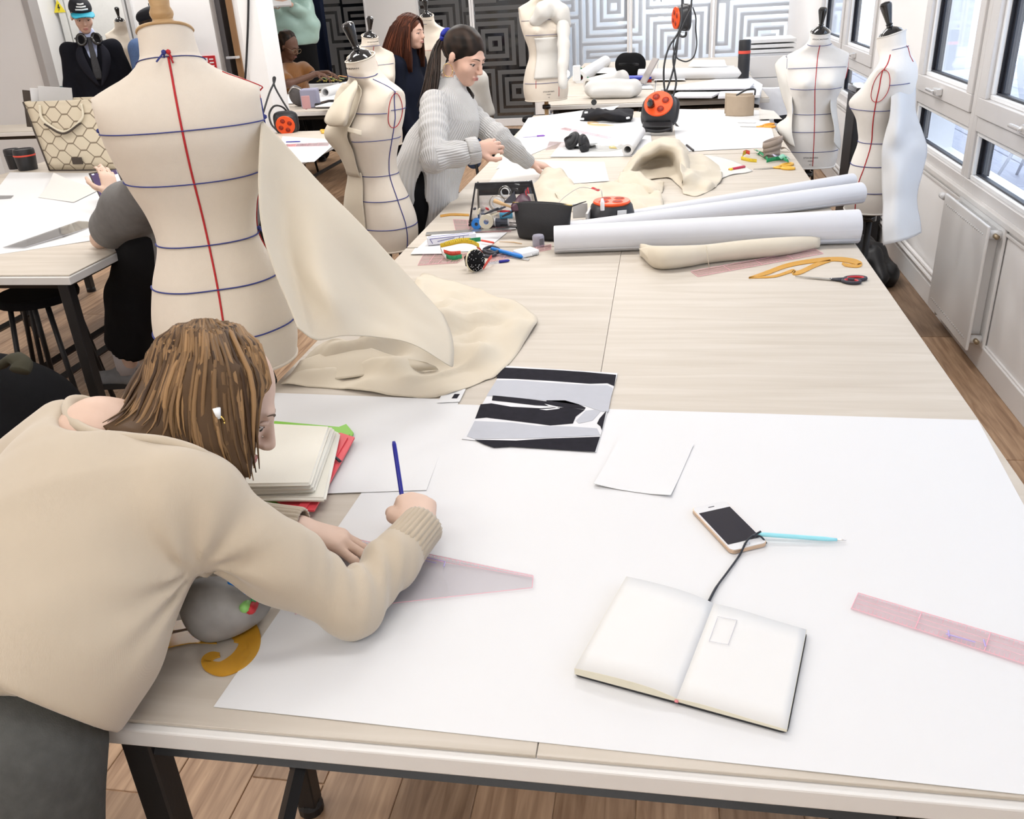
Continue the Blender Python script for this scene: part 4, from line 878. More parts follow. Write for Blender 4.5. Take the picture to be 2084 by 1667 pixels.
nail_parts(w1, nails)
# jumper
J = Solid(); J.chain([fP - fu * 0.02, fM, fC, fN - fu * 0.07], [0.165, 0.160, 0.155, 0.10], 0.06, (ff, 0.72)); J.cap(fLS, fRS, 0.066, 0.064, 0.07)
J.cap(A(50, 950, 1.40), A(128, 868, 1.385), 0.055, 0.042, 0.05)
mid = (fRS * 0.45 + fRE * 0.55)
J.chain([fRS, mid, fRE], [0.064, 0.050, 0.042], 0.04); fRc = fRE + (fRW - fRE) * 0.74
J.chain([fRE, fRE + (fRW - fRE) * 0.6, fRc], [0.040, 0.036, 0.034], 0.022); fLc = fLE + (fLW - fLE) * 0.72
J.chain([fLS, fLE, fLc], [0.066, 0.050, 0.038], 0.04)
# soft folds running from the armpit and inside the elbow
arm = A(405, 1160, 1.21); eb = A(735, 1150, 1.33)
def folds(P):
    d = P - arm; r = np.sqrt((d * d).sum(1)); a = np.arctan2(d @ np.array([0, 0, 1.0]), d @ fr)
    o = 0.0055 * np.sin(a * 9 + 1.0) * np.exp(-(r / 0.13) ** 2) * np.clip(r / 0.05, 0, 1)
    e = P - eb; q = np.sqrt((e * e).sum(1)); b = e @ _n(fRW - fRS); o += 0.005 * np.sin(b * 190) * np.exp(-(q / 0.075) ** 2)
    return o + 0.0035 * fnoise(P, 16, 3) + 0.0016 * fnoise(P, 55, 8)
J.warp(folds)
J.cap(A(215, 848, 1.32), A(350, 800, 1.35), 0.062, 0.085, 0.02, op='s'); J.cap(A(245, 820, 1.38), A(330, 770, 1.45), 0.07, 0.09, 0.02, op='s')
hemP = A(190, 1485, 1.05); J.plane(hemP, -fu - 0.06 * fr, 0.004); J.plane(fRc + _n(fRW - fRE) * 0.004, fRW - fRE, 0.003) if False else None
fast_part('jumper', J.mesh(0.006), JUMP, w1)
def cuff(name, a, b, r0, r1, m=JRIB, n=26, amp=0.0016):
    """ribbed band round a limb"""
    a = np.asarray(a); b = np.asarray(b); d = _n(b - a); u = _n(np.cross(d, [0.3, 0.1, 1])); v = np.cross(d, u); th = np.linspace(0, 2 * PI, n * 4 + 1); G = []
    for s, k_ in ((0, 0.94), (0.08, 1.03), (0.3, 1.0), (0.6, 1.0), (0.93, 1.0), (1.0, 0.96)):
        r = (r0 + (r1 - r0) * s) * k_ + amp * np.cos(th * n); G.append(a + d * np.linalg.norm(b - a) * s + np.cos(th)[:, None] * u * r[:, None] + np.sin(th)[:, None] * v * r[:, None])
    return part(name, sheet(np.array(G), 0.003), m, w1, True, world=True)
cuff('cuff', fRE + (fRW - fRE) * 0.72, fRW + (fRW - fRE) * 0.10, 0.037, 0.034)
cuff('cuff', fLE + (fLW - fLE) * 0.70, fLW + (fLW - fLE) * 0.04, 0.043, 0.036)
nb = spline([A(240, 858, 1.40), A(205, 832, 1.40), A(165, 816, 1.38), A(140, 826, 1.345), A(150, 860, 1.30), A(200, 886, 1.268), A(270, 894, 1.255), A(340, 902, 1.25), A(410, 925, 1.25), A(462, 965, 1.275)], 6)
part('neckband', tube(nb, 0.011, 8, flat=0.8), JUMP, w1, True, world=True)
hem_c = fP + fu * ((hemP - fP) @ fu); xr = (hemP - fP) @ fr; G = []
th = np.linspace(0, 2 * PI, 161)
for s, k_ in ((-0.02, 1.0), (0.0, 1.03), (0.02, 1.02), (0.05, 1.0), (0.055, 0.97)):
    cx = np.cos(th) * (0.165 * k_ + 0.0014 * np.cos(th * 60)); G.append(hem_c + fu[None] * (0.012 - s - 0.06 * (cx - xr))[:, None] + cx[:, None] * fr + np.sin(th)[:, None] * ff * ((0.120 * k_ + 0.0014 * np.cos(th * 60)))[:, None])
part('hem_band', sheet(np.array(G), 0.004), JRIB, w1, True, world=True)
# jeans, shoes
DEN = mat('washed black denim', (0.075, 0.075, 0.068), 0.9, 0.35, 60, bump=0.3, bscale=500)
Q = Solid(); Q.cap(fP - fu * 0.02, pelv - fu * 0.03, 0.150, 0.150, 0.05, (ff, 0.74))
for h, k_, a in zip(hips, knees, feet): Q.chain([h, k_, a], [0.105, 0.080, 0.07], 0.05)
Q.warp(lambda P: 0.004 * fnoise(P, 30, 2)); Q.plane(hemP + fu * 0.09, fu + 0.06 * fr, 0.002); Q.plane((0, 0, 0.06), (0, 0, -1), 0)
fast_part('jeans', Q.mesh(0.008), DEN, w1)
for a in feet: shoe(w1, (a[0], a[1], 0.0), (0.1, 1), mat('black shoe', (0.02, 0.02, 0.02), 0.5), BLACK)
# face and hair
add_face(w1, fH, fR, 1.0, LIP, (0.10, 0.06, 0.035), skm=SKIN_A)
SK = (fH + fR @ np.array([0, -0.012, 0.03]), fR, (0.076, 0.098, 0.086))
HB = hairmat('light brown hair', (0.045, 0.024, 0.012), (0.30, 0.175, 0.08))
gd = [[(392, 680, 1.47), (325, 708, 1.45), (272, 775, 1.42), (240, 832, 1.365), (196, 868, 1.31)],
      [(396, 677, 1.455), (340, 712, 1.41), (298, 790, 1.365), (268, 846, 1.32), (222, 878, 1.285)],
      [(400, 676, 1.445), (358, 722, 1.375), (326, 805, 1.335), (305, 864, 1.295), (268, 892, 1.265)],
      [(406, 676, 1.435), (382, 732, 1.355), (360, 815, 1.32), (360, 880, 1.31), (372, 918, 1.305)],
      [(414, 676, 1.43), (412, 735, 1.345), (402, 825, 1.315), (408, 895, 1.31), (428, 940, 1.31)],
      [(422, 677, 1.43), (442, 738, 1.345), (446, 828, 1.32), (458, 905, 1.315), (478, 960, 1.32)],
      [(430, 679, 1.44), (470, 738, 1.36), (484, 820, 1.335), (490, 900, 1.33), (502, 972, 1.335)],
      [(437, 681, 1.455), (495, 732, 1.39), (514, 790, 1.365), (508, 850, 1.35), (506, 940, 1.345)],
      [(442, 683, 1.475), (512, 730, 1.43), (540, 778, 1.42), (528, 800, 1.40), (512, 850, 1.37)]]
hair_part('hair', hair_locks([[A(*p) for p in g] for g in gd], 700, 0.0035, 4, 0.0036, skull=SK, per=9), HB, w1)
hair_back = [[(442, 683, 1.48), (500, 720, 1.52), (545, 775, 1.50)], [(420, 672, 1.50), (450, 700, 1.58), (480, 770, 1.58)], [(395, 676, 1.52), (380, 700, 1.58), (380, 790, 1.58)], [(390, 680, 1.48), (320, 715, 1.50), (265, 800, 1.46)]]
hair_part('hair', hair_locks([[A(*p) for p in g] for g in hair_back], 60, 0.006, 6, 0.003, base_th=0.01, skull=SK), HB, w1)
ear = A(449, 858, 1.312)
part('earring', tube([ear + np.array([0.006 * math.cos(a), 0, 0.009 * math.sin(a)]) for a in np.linspace(0, 2 * PI, 13)], 0.0014, 6), mat('gold', (0.75, 0.52, 0.15), 0.25, metal=1.0), w1, True, world=True)
part('earbud', tube([ear + np.array([-0.002, 0, 0.022]), ear + np.array([-0.001, -0.002, 0.006])], [0.006, 0.0035], 8), WBEAD, w1, True, world=True)
# the pen she draws with
pen = thing('ballpoint_pen', 'dark blue ballpoint pen upright in the drawing hand', 'pen', fRW + rd * 0.08)
tip = fRW + rd * 0.095 + np.array([-0.035, 0.03, 0]); tip[2] = T + 0.003; top = A(803, 910, 1.62)
d = _n(top - tip); L_ = 0.148; top = tip + d * L_
PB = mat('ink blue plastic', (0.012, 0.014, 0.26), 0.3, 0.05)
part('barrel', tube([tip + d * 0.012, tip + d * 0.03, top - d * 0.02, top - d * 0.006, top], [0.0035, 0.0042, 0.0042, 0.004, 0.0028], 10), PB, pen, True, world=True)
part('nib', tube([tip, tip + d * 0.012], [0.0006, 0.003], 8), CHROME, pen, True, world=True)
# ------------------------------------------------------------------ the woman in the grey ribbed jumper
GREYK = knit('grey ribbed wool', (0.50, 0.49, 0.48), 55, 0.5, 'y', 0.06, 0.004, 0.18)
GREYS = knit('grey ribbed wool sleeve', (0.50, 0.49, 0.48), 55, 0.5, 'z', 0.06, 0.004, 0.18)
BLKT = mat('black trouser cloth', (0.008, 0.008, 0.009), 0.95, 0.2, 30, bump=0.1, bscale=300, spec=0.12)
w2 = thing('person', 'woman in a pale grey ribbed turtleneck reaching over the island, dark ponytail', 'person', (-1.1, 3.95, 0))
gH = atd(944, 113, 3.93); gR = frame3((0.80, -0.40, -0.42), (0.1, 0, 1)); hb = gH + gR @ np.array([0, -0.03, -0.085])
gN = atd(914, 182, 3.98); gRS = atd(884, 212, 3.84); gLS = atd(948, 224, 4.12); gC = (gRS + gLS) / 2 + np.array([0, 0, -0.07]); gP = np.array([-1.10, 3.93, 0.93]); gM = (gC + gP) / 2 + np.array([-0.01, 0, 0])
gRE = atd(884, 322, 3.70); gRW = atd(966, 306, 3.74); gLE = atd(1012, 280, 4.06); gLW = at(1078, 332, T + 0.075)
fw = _n(np.array([0.93, -0.30, 0])); sd = np.array([-fw[1], fw[0], 0])
B = Solid(); B.chain([gP, gM, gC, gN], [0.13, 0.115, 0.125, 0.05], 0.05, (fw, 0.7)); B.cap(gRS, gLS, 0.045, 0.045, 0.04); B.cap(gN, hb, 0.048, 0.046, 0.02); add_head(B, gH, gR, 1.0)
B.chain([gRS, gRE, gRW], [0.042, 0.034, 0.024], 0.03); B.chain([gLS, gLE, gLW], [0.042, 0.034, 0.024], 0.03)
add_hand(B, gRW, (0.85, 0.42, 0.12), (0.35, -0.85, 0.35), 1, (0.45, 0.75, 0.55), 0.08, [(0.6, 0.6, 0.1), (0.85, 0.3, -0.1), (0.9, 0.0, -0.3)])
add_hand(B, gLW, at(1140, 344, T + 0.03) - gLW, (-0.1, -0.3, 1), 1, (0.35, 0.45, 0.3), 0.14)
hp = [gP + sd * s_ * 0.085 for s_ in (1, -1)]; kn = [h * [1, 1, 0] + np.array([0.02, 0, 0.48]) for h in hp]; an = [h * [1, 1, 0] + np.array([0, 0, 0.08]) for h in hp]
for h, k_, a in zip(hp, kn, an): B.chain([h, k_, a], [0.075, 0.05, 0.035], 0.04)
fast_part('body', B.mesh(0.006), SKIN_B, w2)
S = Solid(); hemc = gP + np.array([0.03, 0, -0.17])
S.chain([hemc, gP + [0.01, 0, 0], gM, gC, gN], [0.175, 0.172, 0.158, 0.140, 0.062], 0.06, (fw, 0.78)); S.cap(gRS, gLS, 0.060, 0.060, 0.06); S.cap(gN - [0, 0, .02], gN + (hb - gN) * 0.62, 0.063, 0.066, 0.02)
S.cap(gN + (hb - gN) * 0.55, gN + (hb - gN) * 1.4, 0.055, 0.055, 0.004, op='s')
slit = gP + sd * -0.17
[S.cap(atd(858, 348, q_), atd(852, 480, q_ - .03), 0.016, 0.05, 0.01, op='s') for q_ in (3.92, 3.86, 3.80, 3.74)]; S.plane(hemc + [0, 0, -0.02], (0, 0, -1), 0.004)
S.warp(lambda P: 0.006 * fnoise(P, 18, 4) + 0.0022 * fnoise(P, 60, 6))
set_ribs(fast_part('jumper', S.mesh(0.007), rib_knit('grey ribbed body', (0.50, 0.49, 0.48), 76, 0.45, 0.13), w2), [gP - [0, 0, .4], gM, gC, gN + [0, 0, .1]], (-1, 1, 0))
for nm_, pts, rs in (('sleeve', [gRS, (gRS + gRE) / 2, gRE, gRE * 0.45 + gRW * 0.55, gRE * 0.12 + gRW * 0.88], [0.060, 0.058, 0.054, 0.050, 0.045]), ('sleeve', [gLS, gLE, gLE * 0.5 + gLW * 0.5, gLE * 0.1 + gLW * 0.9], [0.060, 0.052, 0.046, 0.038])):
    S = Solid(); S.chain(pts, rs, 0.03); ax = _n(pts[1] - pts[0]); S.warp(lambda P: 0.003 * np.sin((P @ ax) * 130 + 2 * fnoise(P, 20, 3)) + 0.004 * fnoise(P, 25, 7)); set_ribs(fast_part(nm_, S.mesh(0.006), rib_knit('grey ribbed arm', (0.50, 0.49, 0.48), 32, 0.45, 0.13), w2), pts, (0, 1, 0))
d = _n(gRW - gRE); u = _n(np.cross(d, [0, 0, 1])); v = np.cross(d, u); c0 = gRE * 0.2 + gRW * 0.8; a = np.linspace(0, 2 * PI, 41)
part('turned_cuff', sheet(np.array([c0 + d * s_ + (np.cos(a)[:, None] * u + np.sin(a)[:, None] * v) * r for s_, r in ((0, 0.049), (0.005, 0.054), (0.03, 0.055), (0.048, 0.053), (0.052, 0.046))]), 0.004), GREYS, w2, True, world=True)
rh = [gN + (hb - gN) * 0.58 + (np.cos(t_) * np.array([1, 0, 0]) + np.sin(t_) * np.array([0, 1, 0])) * 0.060 for t_ in np.linspace(0, 2 * PI, 25)]
Q = Solid(); Q.cap(gP + [0, 0, 0.03], gP - [0, 0, 0.05], 0.140, 0.148, 0.05, (fw, 0.75))
for h, k_, a_ in zip(hp, kn, an): Q.chain([h, k_, a_], [0.10, 0.088, 0.085], 0.05)
fast_part('trousers', Q.mesh(0.012), BLKT, w2)
for a_ in an: shoe(w2, (a_[0], a_[1], 0), fw[:2], BLKT, BLACK)
add_face(w2, gH, gR, 1.0, LIP, (0.02, 0.013, 0.01))
HD = hairmat('near black hair', (0.008, 0.006, 0.005), (0.045, 0.028, 0.020))
SK2 = (gH + gR @ np.array([0, -0.012, 0.034]), gR, (0.0775, 0.100, 0.088))
hl = lambda x, y, z: gH + gR @ np.array([x, y, z])
hair_cap(w2, gH, gR, HD, face=(0.0, 0.104, -0.040), fr=(0.060, 0.072, 0.098), low=-0.045)
tie = hl(0.0, -0.127, 0.035)
pony = [[tie + np.array([0, 0.0, 0]), atd(884 + 3 * k, 100, 3.98 - .015 * k), atd(872 + 7 * k, 140, 3.95 - .015 * k), atd(862 + 9 * k, 185, 3.90), atd(852 + 9 * k, 222, 3.86)] for k in range(4)]
hair_part('ponytail', hair_locks(pony, 90, 0.005, 8, 0.006, base_th=0.02), HD, w2)
lk = [[atd(938 + 4 * k, 170, 4.03), atd(948 + 6 * k, 188, 4.02), atd(950 + 5 * k, 203, 4.0)] for k in range(3)]
hair_part('hair_end', hair_locks(lk, 25, 0.005, 2, 0.004, base_th=0.02), HD, w2)
part('scrunchie', tube([tie + gR @ np.array([0.024 * math.cos(a_), 0.004, 0.024 * math.sin(a_)]) for a_ in np.linspace(0, 2 * PI, 15)], 0.013, 8), mat('royal blue cloth', (0.012, 0.022, 0.28), 0.7), w2, True, world=True)
er = gH + gR @ np.array([0.082, -0.004, -0.065])
part('hoop_earring', tube([er + np.array([0.022 * math.cos(a_), 0, 0.028 * math.sin(a_)]) for a_ in np.linspace(0, 2 * PI, 19)], 0.0014, 6), mat('gold', (0.75, 0.52, 0.15), 0.25, metal=1.0), w2, True, world=True)
# ------------------------------------------------------------------ simple standing or sitting figures further off
def figure(t, H, f, sk, s=1.0, fem=True, N=None, RS=None, LS=None, C=None, P=None, arms=(), legs=(), h=0.011, lip=LIP, brow=(0.02, 0.012, 0.01), face=True):
    R = frame3(f); B = Solid(); hb = H + R @ np.array([0, -0.03, -0.085]); ax = _n(np.cross(np.append((RS - LS)[:2], 0), [0, 0, 1.0]))
    B.chain([P, C, N], [0.13, 0.13, 0.055], 0.05, (ax, 0.7)); B.cap(RS, LS, 0.045, 0.045, 0.04); B.cap(N, hb, 0.052, 0.050, 0.02); add_head(B, H, R, s, fem=fem)
    for pts in arms: B.chain(pts[:3], [0.042, 0.035, 0.026], 0.03); add_hand(B, pts[2], pts[3], pts[4], pts[5], (0.35, 0.5, 0.3), 0.12)
    for pts in legs: B.chain(pts, [0.075, 0.05, 0.036], 0.04)
    fast_part('body', B.mesh(h), sk, t)
    if face: add_face(t, H, R, s, lip, brow, skm=sk)
    
    return R, ax
def garment(name, t, m, caps, h=0.011, planes=(), cuts=(), amp=0.005, f=22, seed=1, lab=None):
    S = Solid()
    for pts, rs, k, fl in caps: S.chain(pts, rs, k, fl)
    for a, b, ra, rb in cuts: S.cap(a, b, ra, rb, 0.006, op='s')
    S.warp(lambda P: amp * fnoise(P, f, seed))
    for p, n in planes: S.plane(p, n, 0.003)
    return fast_part(name, S.mesh(h), m, t, True, lab)
V3 = lambda *a: np.array(a, float)
# red-haired woman in the navy coat
NAVY = mat('navy coat wool', (0.007, 0.009, 0.018), 0.95, 0.2, 25, spec=0.12)
H = atd(836, 66, 6.6); X = H * [1, 1, 0]; w3 = thing('person', 'red-haired woman in a navy coat standing behind the dress form and grey jumper', 'person', X + [-0.06, 0.05, 0])
f = V3(0.96, -0.26, -0.05); N = H + V3(-0.05, 0.01, -0.15); sdv = V3(0.26, 0.96, 0); RS = N - sdv * 0.17 + V3(-.02, 0, -0.07); LS = N + sdv * 0.17 + V3(-.02, 0, -0.07); C = N + V3(-0.02, 0, -0.25); P = V3(X[0] - 0.08, X[1], 0.86)
arms = [(RS, RS + V3(0.0, -0.04, -0.29), RS + V3(0.10, -0.02, -0.50), V3(.3, 0, -.9), V3(.3, -.9, 0), -1), (LS, LS + V3(0.0, 0.04, -0.29), LS + V3(0.10, 0.02, -0.50), V3(.3, 0, -.9), V3(.3, .9, 0), 1)]
legs = [[P + sdv * s_ * 0.09, V3(P[0], P[1], 0) + sdv * s_ * 0.09 + [0, 0, 0.45], V3(P[0], P[1], 0.08) + sdv * s_ * 0.09] for s_ in (-1, 1)]
R3, ax = figure(w3, H, f, SKIN_B, 1.0, True, N, RS, LS, C, P, arms, legs)
garment('coat', w3, NAVY, [([P - [0, 0, 0.12], P, C, N - [0, 0, 0.05]], [0.19, 0.175, 0.165, 0.07], 0.06, (ax, 0.75)), ([RS, LS], [0.07, 0.07], 0.05, None), ([N - [0, 0, .04], N + [0.01, 0, 0.055]], [0.075, 0.07], 0.03, None)] + [([a[0], a[1], a[1] * 0.1 + a[2] * 0.9], [0.075, 0.06, 0.05], 0.04, None) for a in arms], planes=[(P - [0, 0, 0.16], (0, 0, -1))])
garment('trousers', w3, BLKT, [([l[0] + [0, 0, .05], l[1], l[2]], [0.10, 0.085, 0.08], 0.04, None) for l in legs], h=0.014)
for l in legs: shoe(w3, (l[2][0], l[2][1], 0), (1, -.2), BLKT, BLACK)
HR = hairmat('dark red hair', (0.022, 0.007, 0.004), (0.16, 0.050, 0.025)); hl3 = lambda x, y, z: H + R3 @ np.array([x, y, z])
SK3 = (H + R3 @ np.array([0, -0.012, 0.034]), R3, (0.077, 0.099, 0.088))
hair_cap(w3, H, R3, HR, h=0.009)
g1 = [[hl3(0.0, 0.075 - 0.02 * k, 0.108 + 0.005 * min(k, 3)), hl3(0.085, 0.062 - 0.028 * k, 0.06), hl3(0.098, 0.052 - 0.036 * k, -0.05), hl3(0.100, 0.055 - 0.045 * k, -0.16), hl3(0.095, 0.05 - 0.05 * k, -0.27)] for k in range(7)]
g2 = [[hl3(0.0, 0.075 - 0.02 * k, 0.108 + 0.005 * min(k, 3)), hl3(-0.085, 0.062 - 0.028 * k, 0.06), hl3(-0.098, 0.052 - 0.036 * k, -0.05), hl3(-0.100, 0.055 - 0.04 * k, -0.16), hl3(-0.095, 0.05 - 0.045 * k, -0.25)] for k in range(7)]
g3 = [[hl3(0.0, -0.05, 0.115), hl3(x0 * 0.9, -0.115, 0.05), hl3(x0, -0.125, -0.08), hl3(x0, -0.13, -0.27)] for x0 in np.linspace(-0.09, 0.09, 6)]
for gg, n_, sd_ in ((g1, 110, 3), (g2, 60, 4), (g3, 60, 5)): hair_part('hair', hair_locks(gg, n_, 0.006, sd_, 0.005, base_th=0.012, skull=SK3), HR, w3)
# seated woman in the rust top
RUST = knit('rust ribbed top', (0.22, 0.085, 0.016), 45, 0.5, 'x', 0.1, 0.005, 0.15)
H = atd(588, 94, 8.9); w4 = thing('person', 'woman with glasses in a rust brown top seated working with her hands', 'person', (H[0], H[1], 0))
f = V3(0.86, -0.30, -0.42); N = H + V3(-0.05, 0.03, -0.15); sdv = _n(V3(0.30, 0.95, 0)); RS = N - sdv * 0.19 + V3(0, 0, -0.09); LS = N + sdv * 0.19 + V3(0.03, 0, -0.09); C = N + V3(0.0, 0.0, -0.25); P = V3(N[0] - 0.05, N[1], 0.74)
hR = atd(645, 150, 8.75); hL = atd(668, 148, 9.0); eR = atd(590, 170, 8.65); eL = atd(632, 152, 9.1)
arms = [(RS, eR, hR, V3(.9, .1, -.25), V3(.1, -.2, 1), 1), (LS, eL, hL, V3(.8, -.5, -.2), V3(.1, .2, 1), -1)]
legs = [[P + sdv * s_ * 0.09, P + sdv * s_ * 0.11 + V3(0.42, -0.1, 0.0), P + sdv * s_ * 0.1 + V3(0.40, -0.1, -0.42)] for s_ in (-1, 1)]
R4, ax = figure(w4, H, f, SKIN_C, 1.05, True, N, RS, LS, C, P, arms, legs, lip=LIPD, brow=(0.008, 0.006, 0.005))
garment('top', w4, RUST, [([P - [0, 0, 0.05], C, N - [0, 0, 0.06]], [0.19, 0.185, 0.075], 0.06, (ax, 0.8)), ([RS, LS], [0.07, 0.07], 0.05, None), ([RS, RS * 0.3 + eR * 0.7], [0.078, 0.075], 0.04, None), ([LS, LS * 0.3 + eL * 0.7], [0.078, 0.075], 0.04, None)], planes=[(P - [0, 0, 0.06], (0, 0, -1))])
garment('trousers', w4, BLKT, [([l[0], l[1], l[2]], [0.10, 0.085, 0.07], 0.04, None) for l in legs], h=0.016)
Sh = Solid(); Sh.ell(H + R4 @ V3(0, -0.045, 0.045), (0.092, 0.095, 0.092), R4, 0.02).ell(H + R4 @ V3(0, -0.085, -0.055), (0.085, 0.055, 0.075), R4, 0.03).ell(H + R4 @ V3(0, -0.03, 0.09), (0.07, 0.07, 0.05), R4, 0.03)
solid_hair('hair', Sh, HD, w4, 0.009, 0.006, 120)
for s_ in (-1, 1): part('spectacle_rim', tube([H + R4 @ (V3(s_ * 0.034, 0.112, -0.006) + V3(0.026 * math.cos(a_), 0, 0.022 * math.sin(a_))) for a_ in np.linspace(0, 2 * PI, 17)], 0.0017, 5), mat('thin gilt wire', (0.35, 0.25, 0.15), 0.3, metal=0.8), w4, True, world=True)
part('spectacle_arm', tube([H + R4 @ V3(0.060, 0.110, 0.0), H + R4 @ V3(0.084, 0.0, 0.004)], 0.0016, 5), mat('thin gilt wire', (0, 0, 0)), w4, True, world=True)
st = thing('stool', 'black stool the woman in the rust top sits on', 'stool', (P[0], P[1], 0))
part('seat', lathe([(0, 0.60), (0.17, 0.60), (0.175, 0.615), (0.17, 0.635), (0, 0.637)], 24, False), BLKT, st, 40)
for k in range(4): part('leg', tube([(0.12 * math.cos(k * PI / 2 + .7), 0.12 * math.sin(k * PI / 2 + .7), 0.6), (0.2 * math.cos(k * PI / 2 + .7), 0.2 * math.sin(k * PI / 2 + .7), 0)], 0.012, 6), BLACK, st, True)
stool_proto = st
# person in the mint satin top, head above the frame
MINT = mat('mint satin', (0.38, 0.56, 0.50), 0.38, 0.18, 8, bump=0.1, bscale=40, sheen=0.2)
P0 = atd(606, 95, 9.9); w5 = thing('person', 'person in a loose mint satin top holding papers, head cut off by the photo edge', 'person', (P0[0], P0[1], 0))
zc = P0[2]; H = V3(P0[0] - 0.03, P0[1] - 0.05, zc + 0.72); f = V3(0.3, -0.9, -0.2); N = H + V3(0, 0.02, -0.16); sdv = V3(-0.95, -0.3, 0); RS = N + sdv * 0.19 + V3(0, 0, -0.07); LS = N - sdv * 0.19 + V3(0, 0, -0.07); C = N - [0, 0, 0.25]; P = V3(P0[0], P0[1], zc + 0.02)
arms = [(RS, RS + V3(-0.05, 0.0, -0.28), N + V3(-0.04, -0.27, -0.10), V3(.6, -.3, .1), V3(-.3, -.6, .6), 1), (LS, LS + V3(0.05, 0.0, -0.28), N + V3(0.10, -0.27, -0.08), V3(-.6, -.3, .1), V3(.3, -.6, .6), -1)]
legs = [[P + sdv * s_ * 0.09, V3(P[0], P[1], 0.46) + sdv * s_ * 0.1, V3(P[0], P[1], 0.08) + sdv * s_ * 0.1] for s_ in (-1, 1)]
R5, ax = figure(w5, H, f, SKIN_B, 1.0, False, N, RS, LS, C, P, arms, legs, h=0.014)
garment('satin_top', w5, MINT, [([P + [0, 0, 0.03], P + [0, 0, 0.12], C, N - [0, 0, 0.06]], [0.200, 0.235, 0.205, 0.08], 0.06, (ax, 0.75)), ([RS, LS], [0.07, 0.07], 0.05, None)] + [([a[0], a[1], a[1] * 0.3 + a[2] * 0.7], [0.085, 0.075, 0.06], 0.05, None) for a in arms], h=0.012, planes=[(P + [0, 0, 0.0], (0, 0, -1))], amp=0.018, f=30, seed=5)
garment('trousers', w5, BLKT, [([P + [0, 0, .05], P - [0, 0, 0.1]], [0.15, 0.16], 0.05, (ax, 0.8))] + [(l, [0.12, 0.10, 0.09], 0.05, None) for l in legs], h=0.016)
for l in legs: shoe(w5, (l[2][0], l[2][1], 0), (0.3, -1), BLKT, BLACK)
Sh = Solid(); Sh.ell(H + V3(0, 0.03, 0.05), (0.09, 0.1, 0.09), None, 0.02); solid_hair('hair', Sh, HD, w5, 0.014, 0.006, 90)
pp = N + V3(0.03, -0.32, -0.09); solo('paper_bundle', xf(box(-0.13, 0.13, -0.09, 0.09, 0, 0.02, 0.003), (pp[0], pp[1], pp[2] - 0.01), rz=0.4, rx=0.5), PAPER, 'white papers held in front of the mint satin top', 'papers')
# man in the dark suit and cap
SUIT = mat('black suit wool', (0.008, 0.0085, 0.013), 0.95, 0.2, 60, spec=0.15); SHIRT = mat('pale blue shirt', (0.50, 0.56, 0.78), 0.8, 0.03)
H = atd(167, 33, 7.65); w6 = thing('person', 'young man in a dark suit and flat-peaked cap, headphones round his neck', 'person', (H[0], H[1], 0))
f = V3(0.55, -0.72, -0.30); N = H + V3(-0.01, 0.03, -0.185); sdv = _n(V3(-0.82, -0.57, 0)); RS = N + sdv * 0.185 + V3(0, 0, -0.085); LS = N - sdv * 0.185 + V3(0, 0, -0.085); C = N + V3(0.0, 0.0, -0.25); P = V3(N[0] + 0.01, N[1] + 0.02, 0.92)
arms = [(RS, RS + V3(-0.06, 0.0, -0.30), RS + V3(-0.03, -0.10, -0.56), V3(0.1, -.2, -.9), V3(-.9, -.3, 0), -1), (LS, LS + V3(0.06, 0.05, -0.30), LS + V3(0.10, -0.02, -0.56), V3(.1, -.2, -.9), V3(.9, .2, 0), 1)]
legs = [[P + sdv * s_ * 0.09, V3(P[0], P[1], 0.48) + sdv * s_ * 0.1, V3(P[0], P[1], 0.08) + sdv * s_ * 0.1] for s_ in (-1, 1)]
R6, ax = figure(w6, H, f, SKIN_B, 1.12, False, N, RS, LS, C, P, arms, legs, h=0.009, brow=(0.05, 0.03, 0.02)); ax = ax if ax[1] < 0 else -ax
vz = [(N + ax * 0.05 + [0, 0, 0.05], N + ax * 0.16 + [0, 0, -0.10], 0.08, 0.085), (N + ax * 0.17 + [0, 0, -0.10], N + ax * 0.21 + [0, 0, -0.38], 0.085, 0.03)]
garment('jacket', w6, SUIT, [([P - [0, 0, 0.12], P + [0, 0, 0.1], C, N - [0, 0, 0.055]], [0.195, 0.175, 0.180, 0.08], 0.06, (ax, 0.72)), ([RS, LS], [0.060, 0.060], 0.05, None)] + [([a[0], a[1], a[1] * 0.12 + a[2] * 0.88], [0.068, 0.062, 0.052], 0.045, None) for a in arms], h=0.009, planes=[(P - [0, 0, 0.15], (0, 0, -1))], cuts=vz, amp=0.003)
garment('shirt', w6, SHIRT, [([P, C, N - [0, 0, 0.05]], [0.155, 0.160, 0.075], 0.05, (ax, 0.72)), ([N - [0, 0, 0.045], N + [0, 0, 0.045]], [0.070, 0.064], 0.02, None)], h=0.009, amp=0.001)
garment('trousers', w6, SUIT, [([P + [0, 0, .05], P - [0, 0, 0.1]], [0.15, 0.16], 0.05, (ax, 0.8))] + [(l, [0.10, 0.085, 0.08], 0.05, None) for l in legs], h=0.014)
for l in legs: shoe(w6, (l[2][0], l[2][1], 0), (0.4, -.9), BLKT, BLACK)
for s_ in (-1, 1):
    lp = [[N + ax * y_ + sdv * s_ * x_ + [0, 0, z_], N + ax * (y_ + .004) + sdv * s_ * (x_ + w_ * .5) + [0, 0, z_], N + ax * (y_ - .012) + sdv * s_ * (x_ + w_) + [0, 0, z_]] for x_, w_, y_, z_ in ((.062, .02, .085, -.03), (.072, .06, .125, -.10), (.060, .075, .155, -.18), (.035, .06, .165, -.28), (.006, .02, .165, -.38))]
    part('lapel', sheet(cat_grid(lp, 4, 3), .006), mat('lapel wool', (.013, .0135, .02), .9, .1, 60, spec=.15), w6, True, world=True)
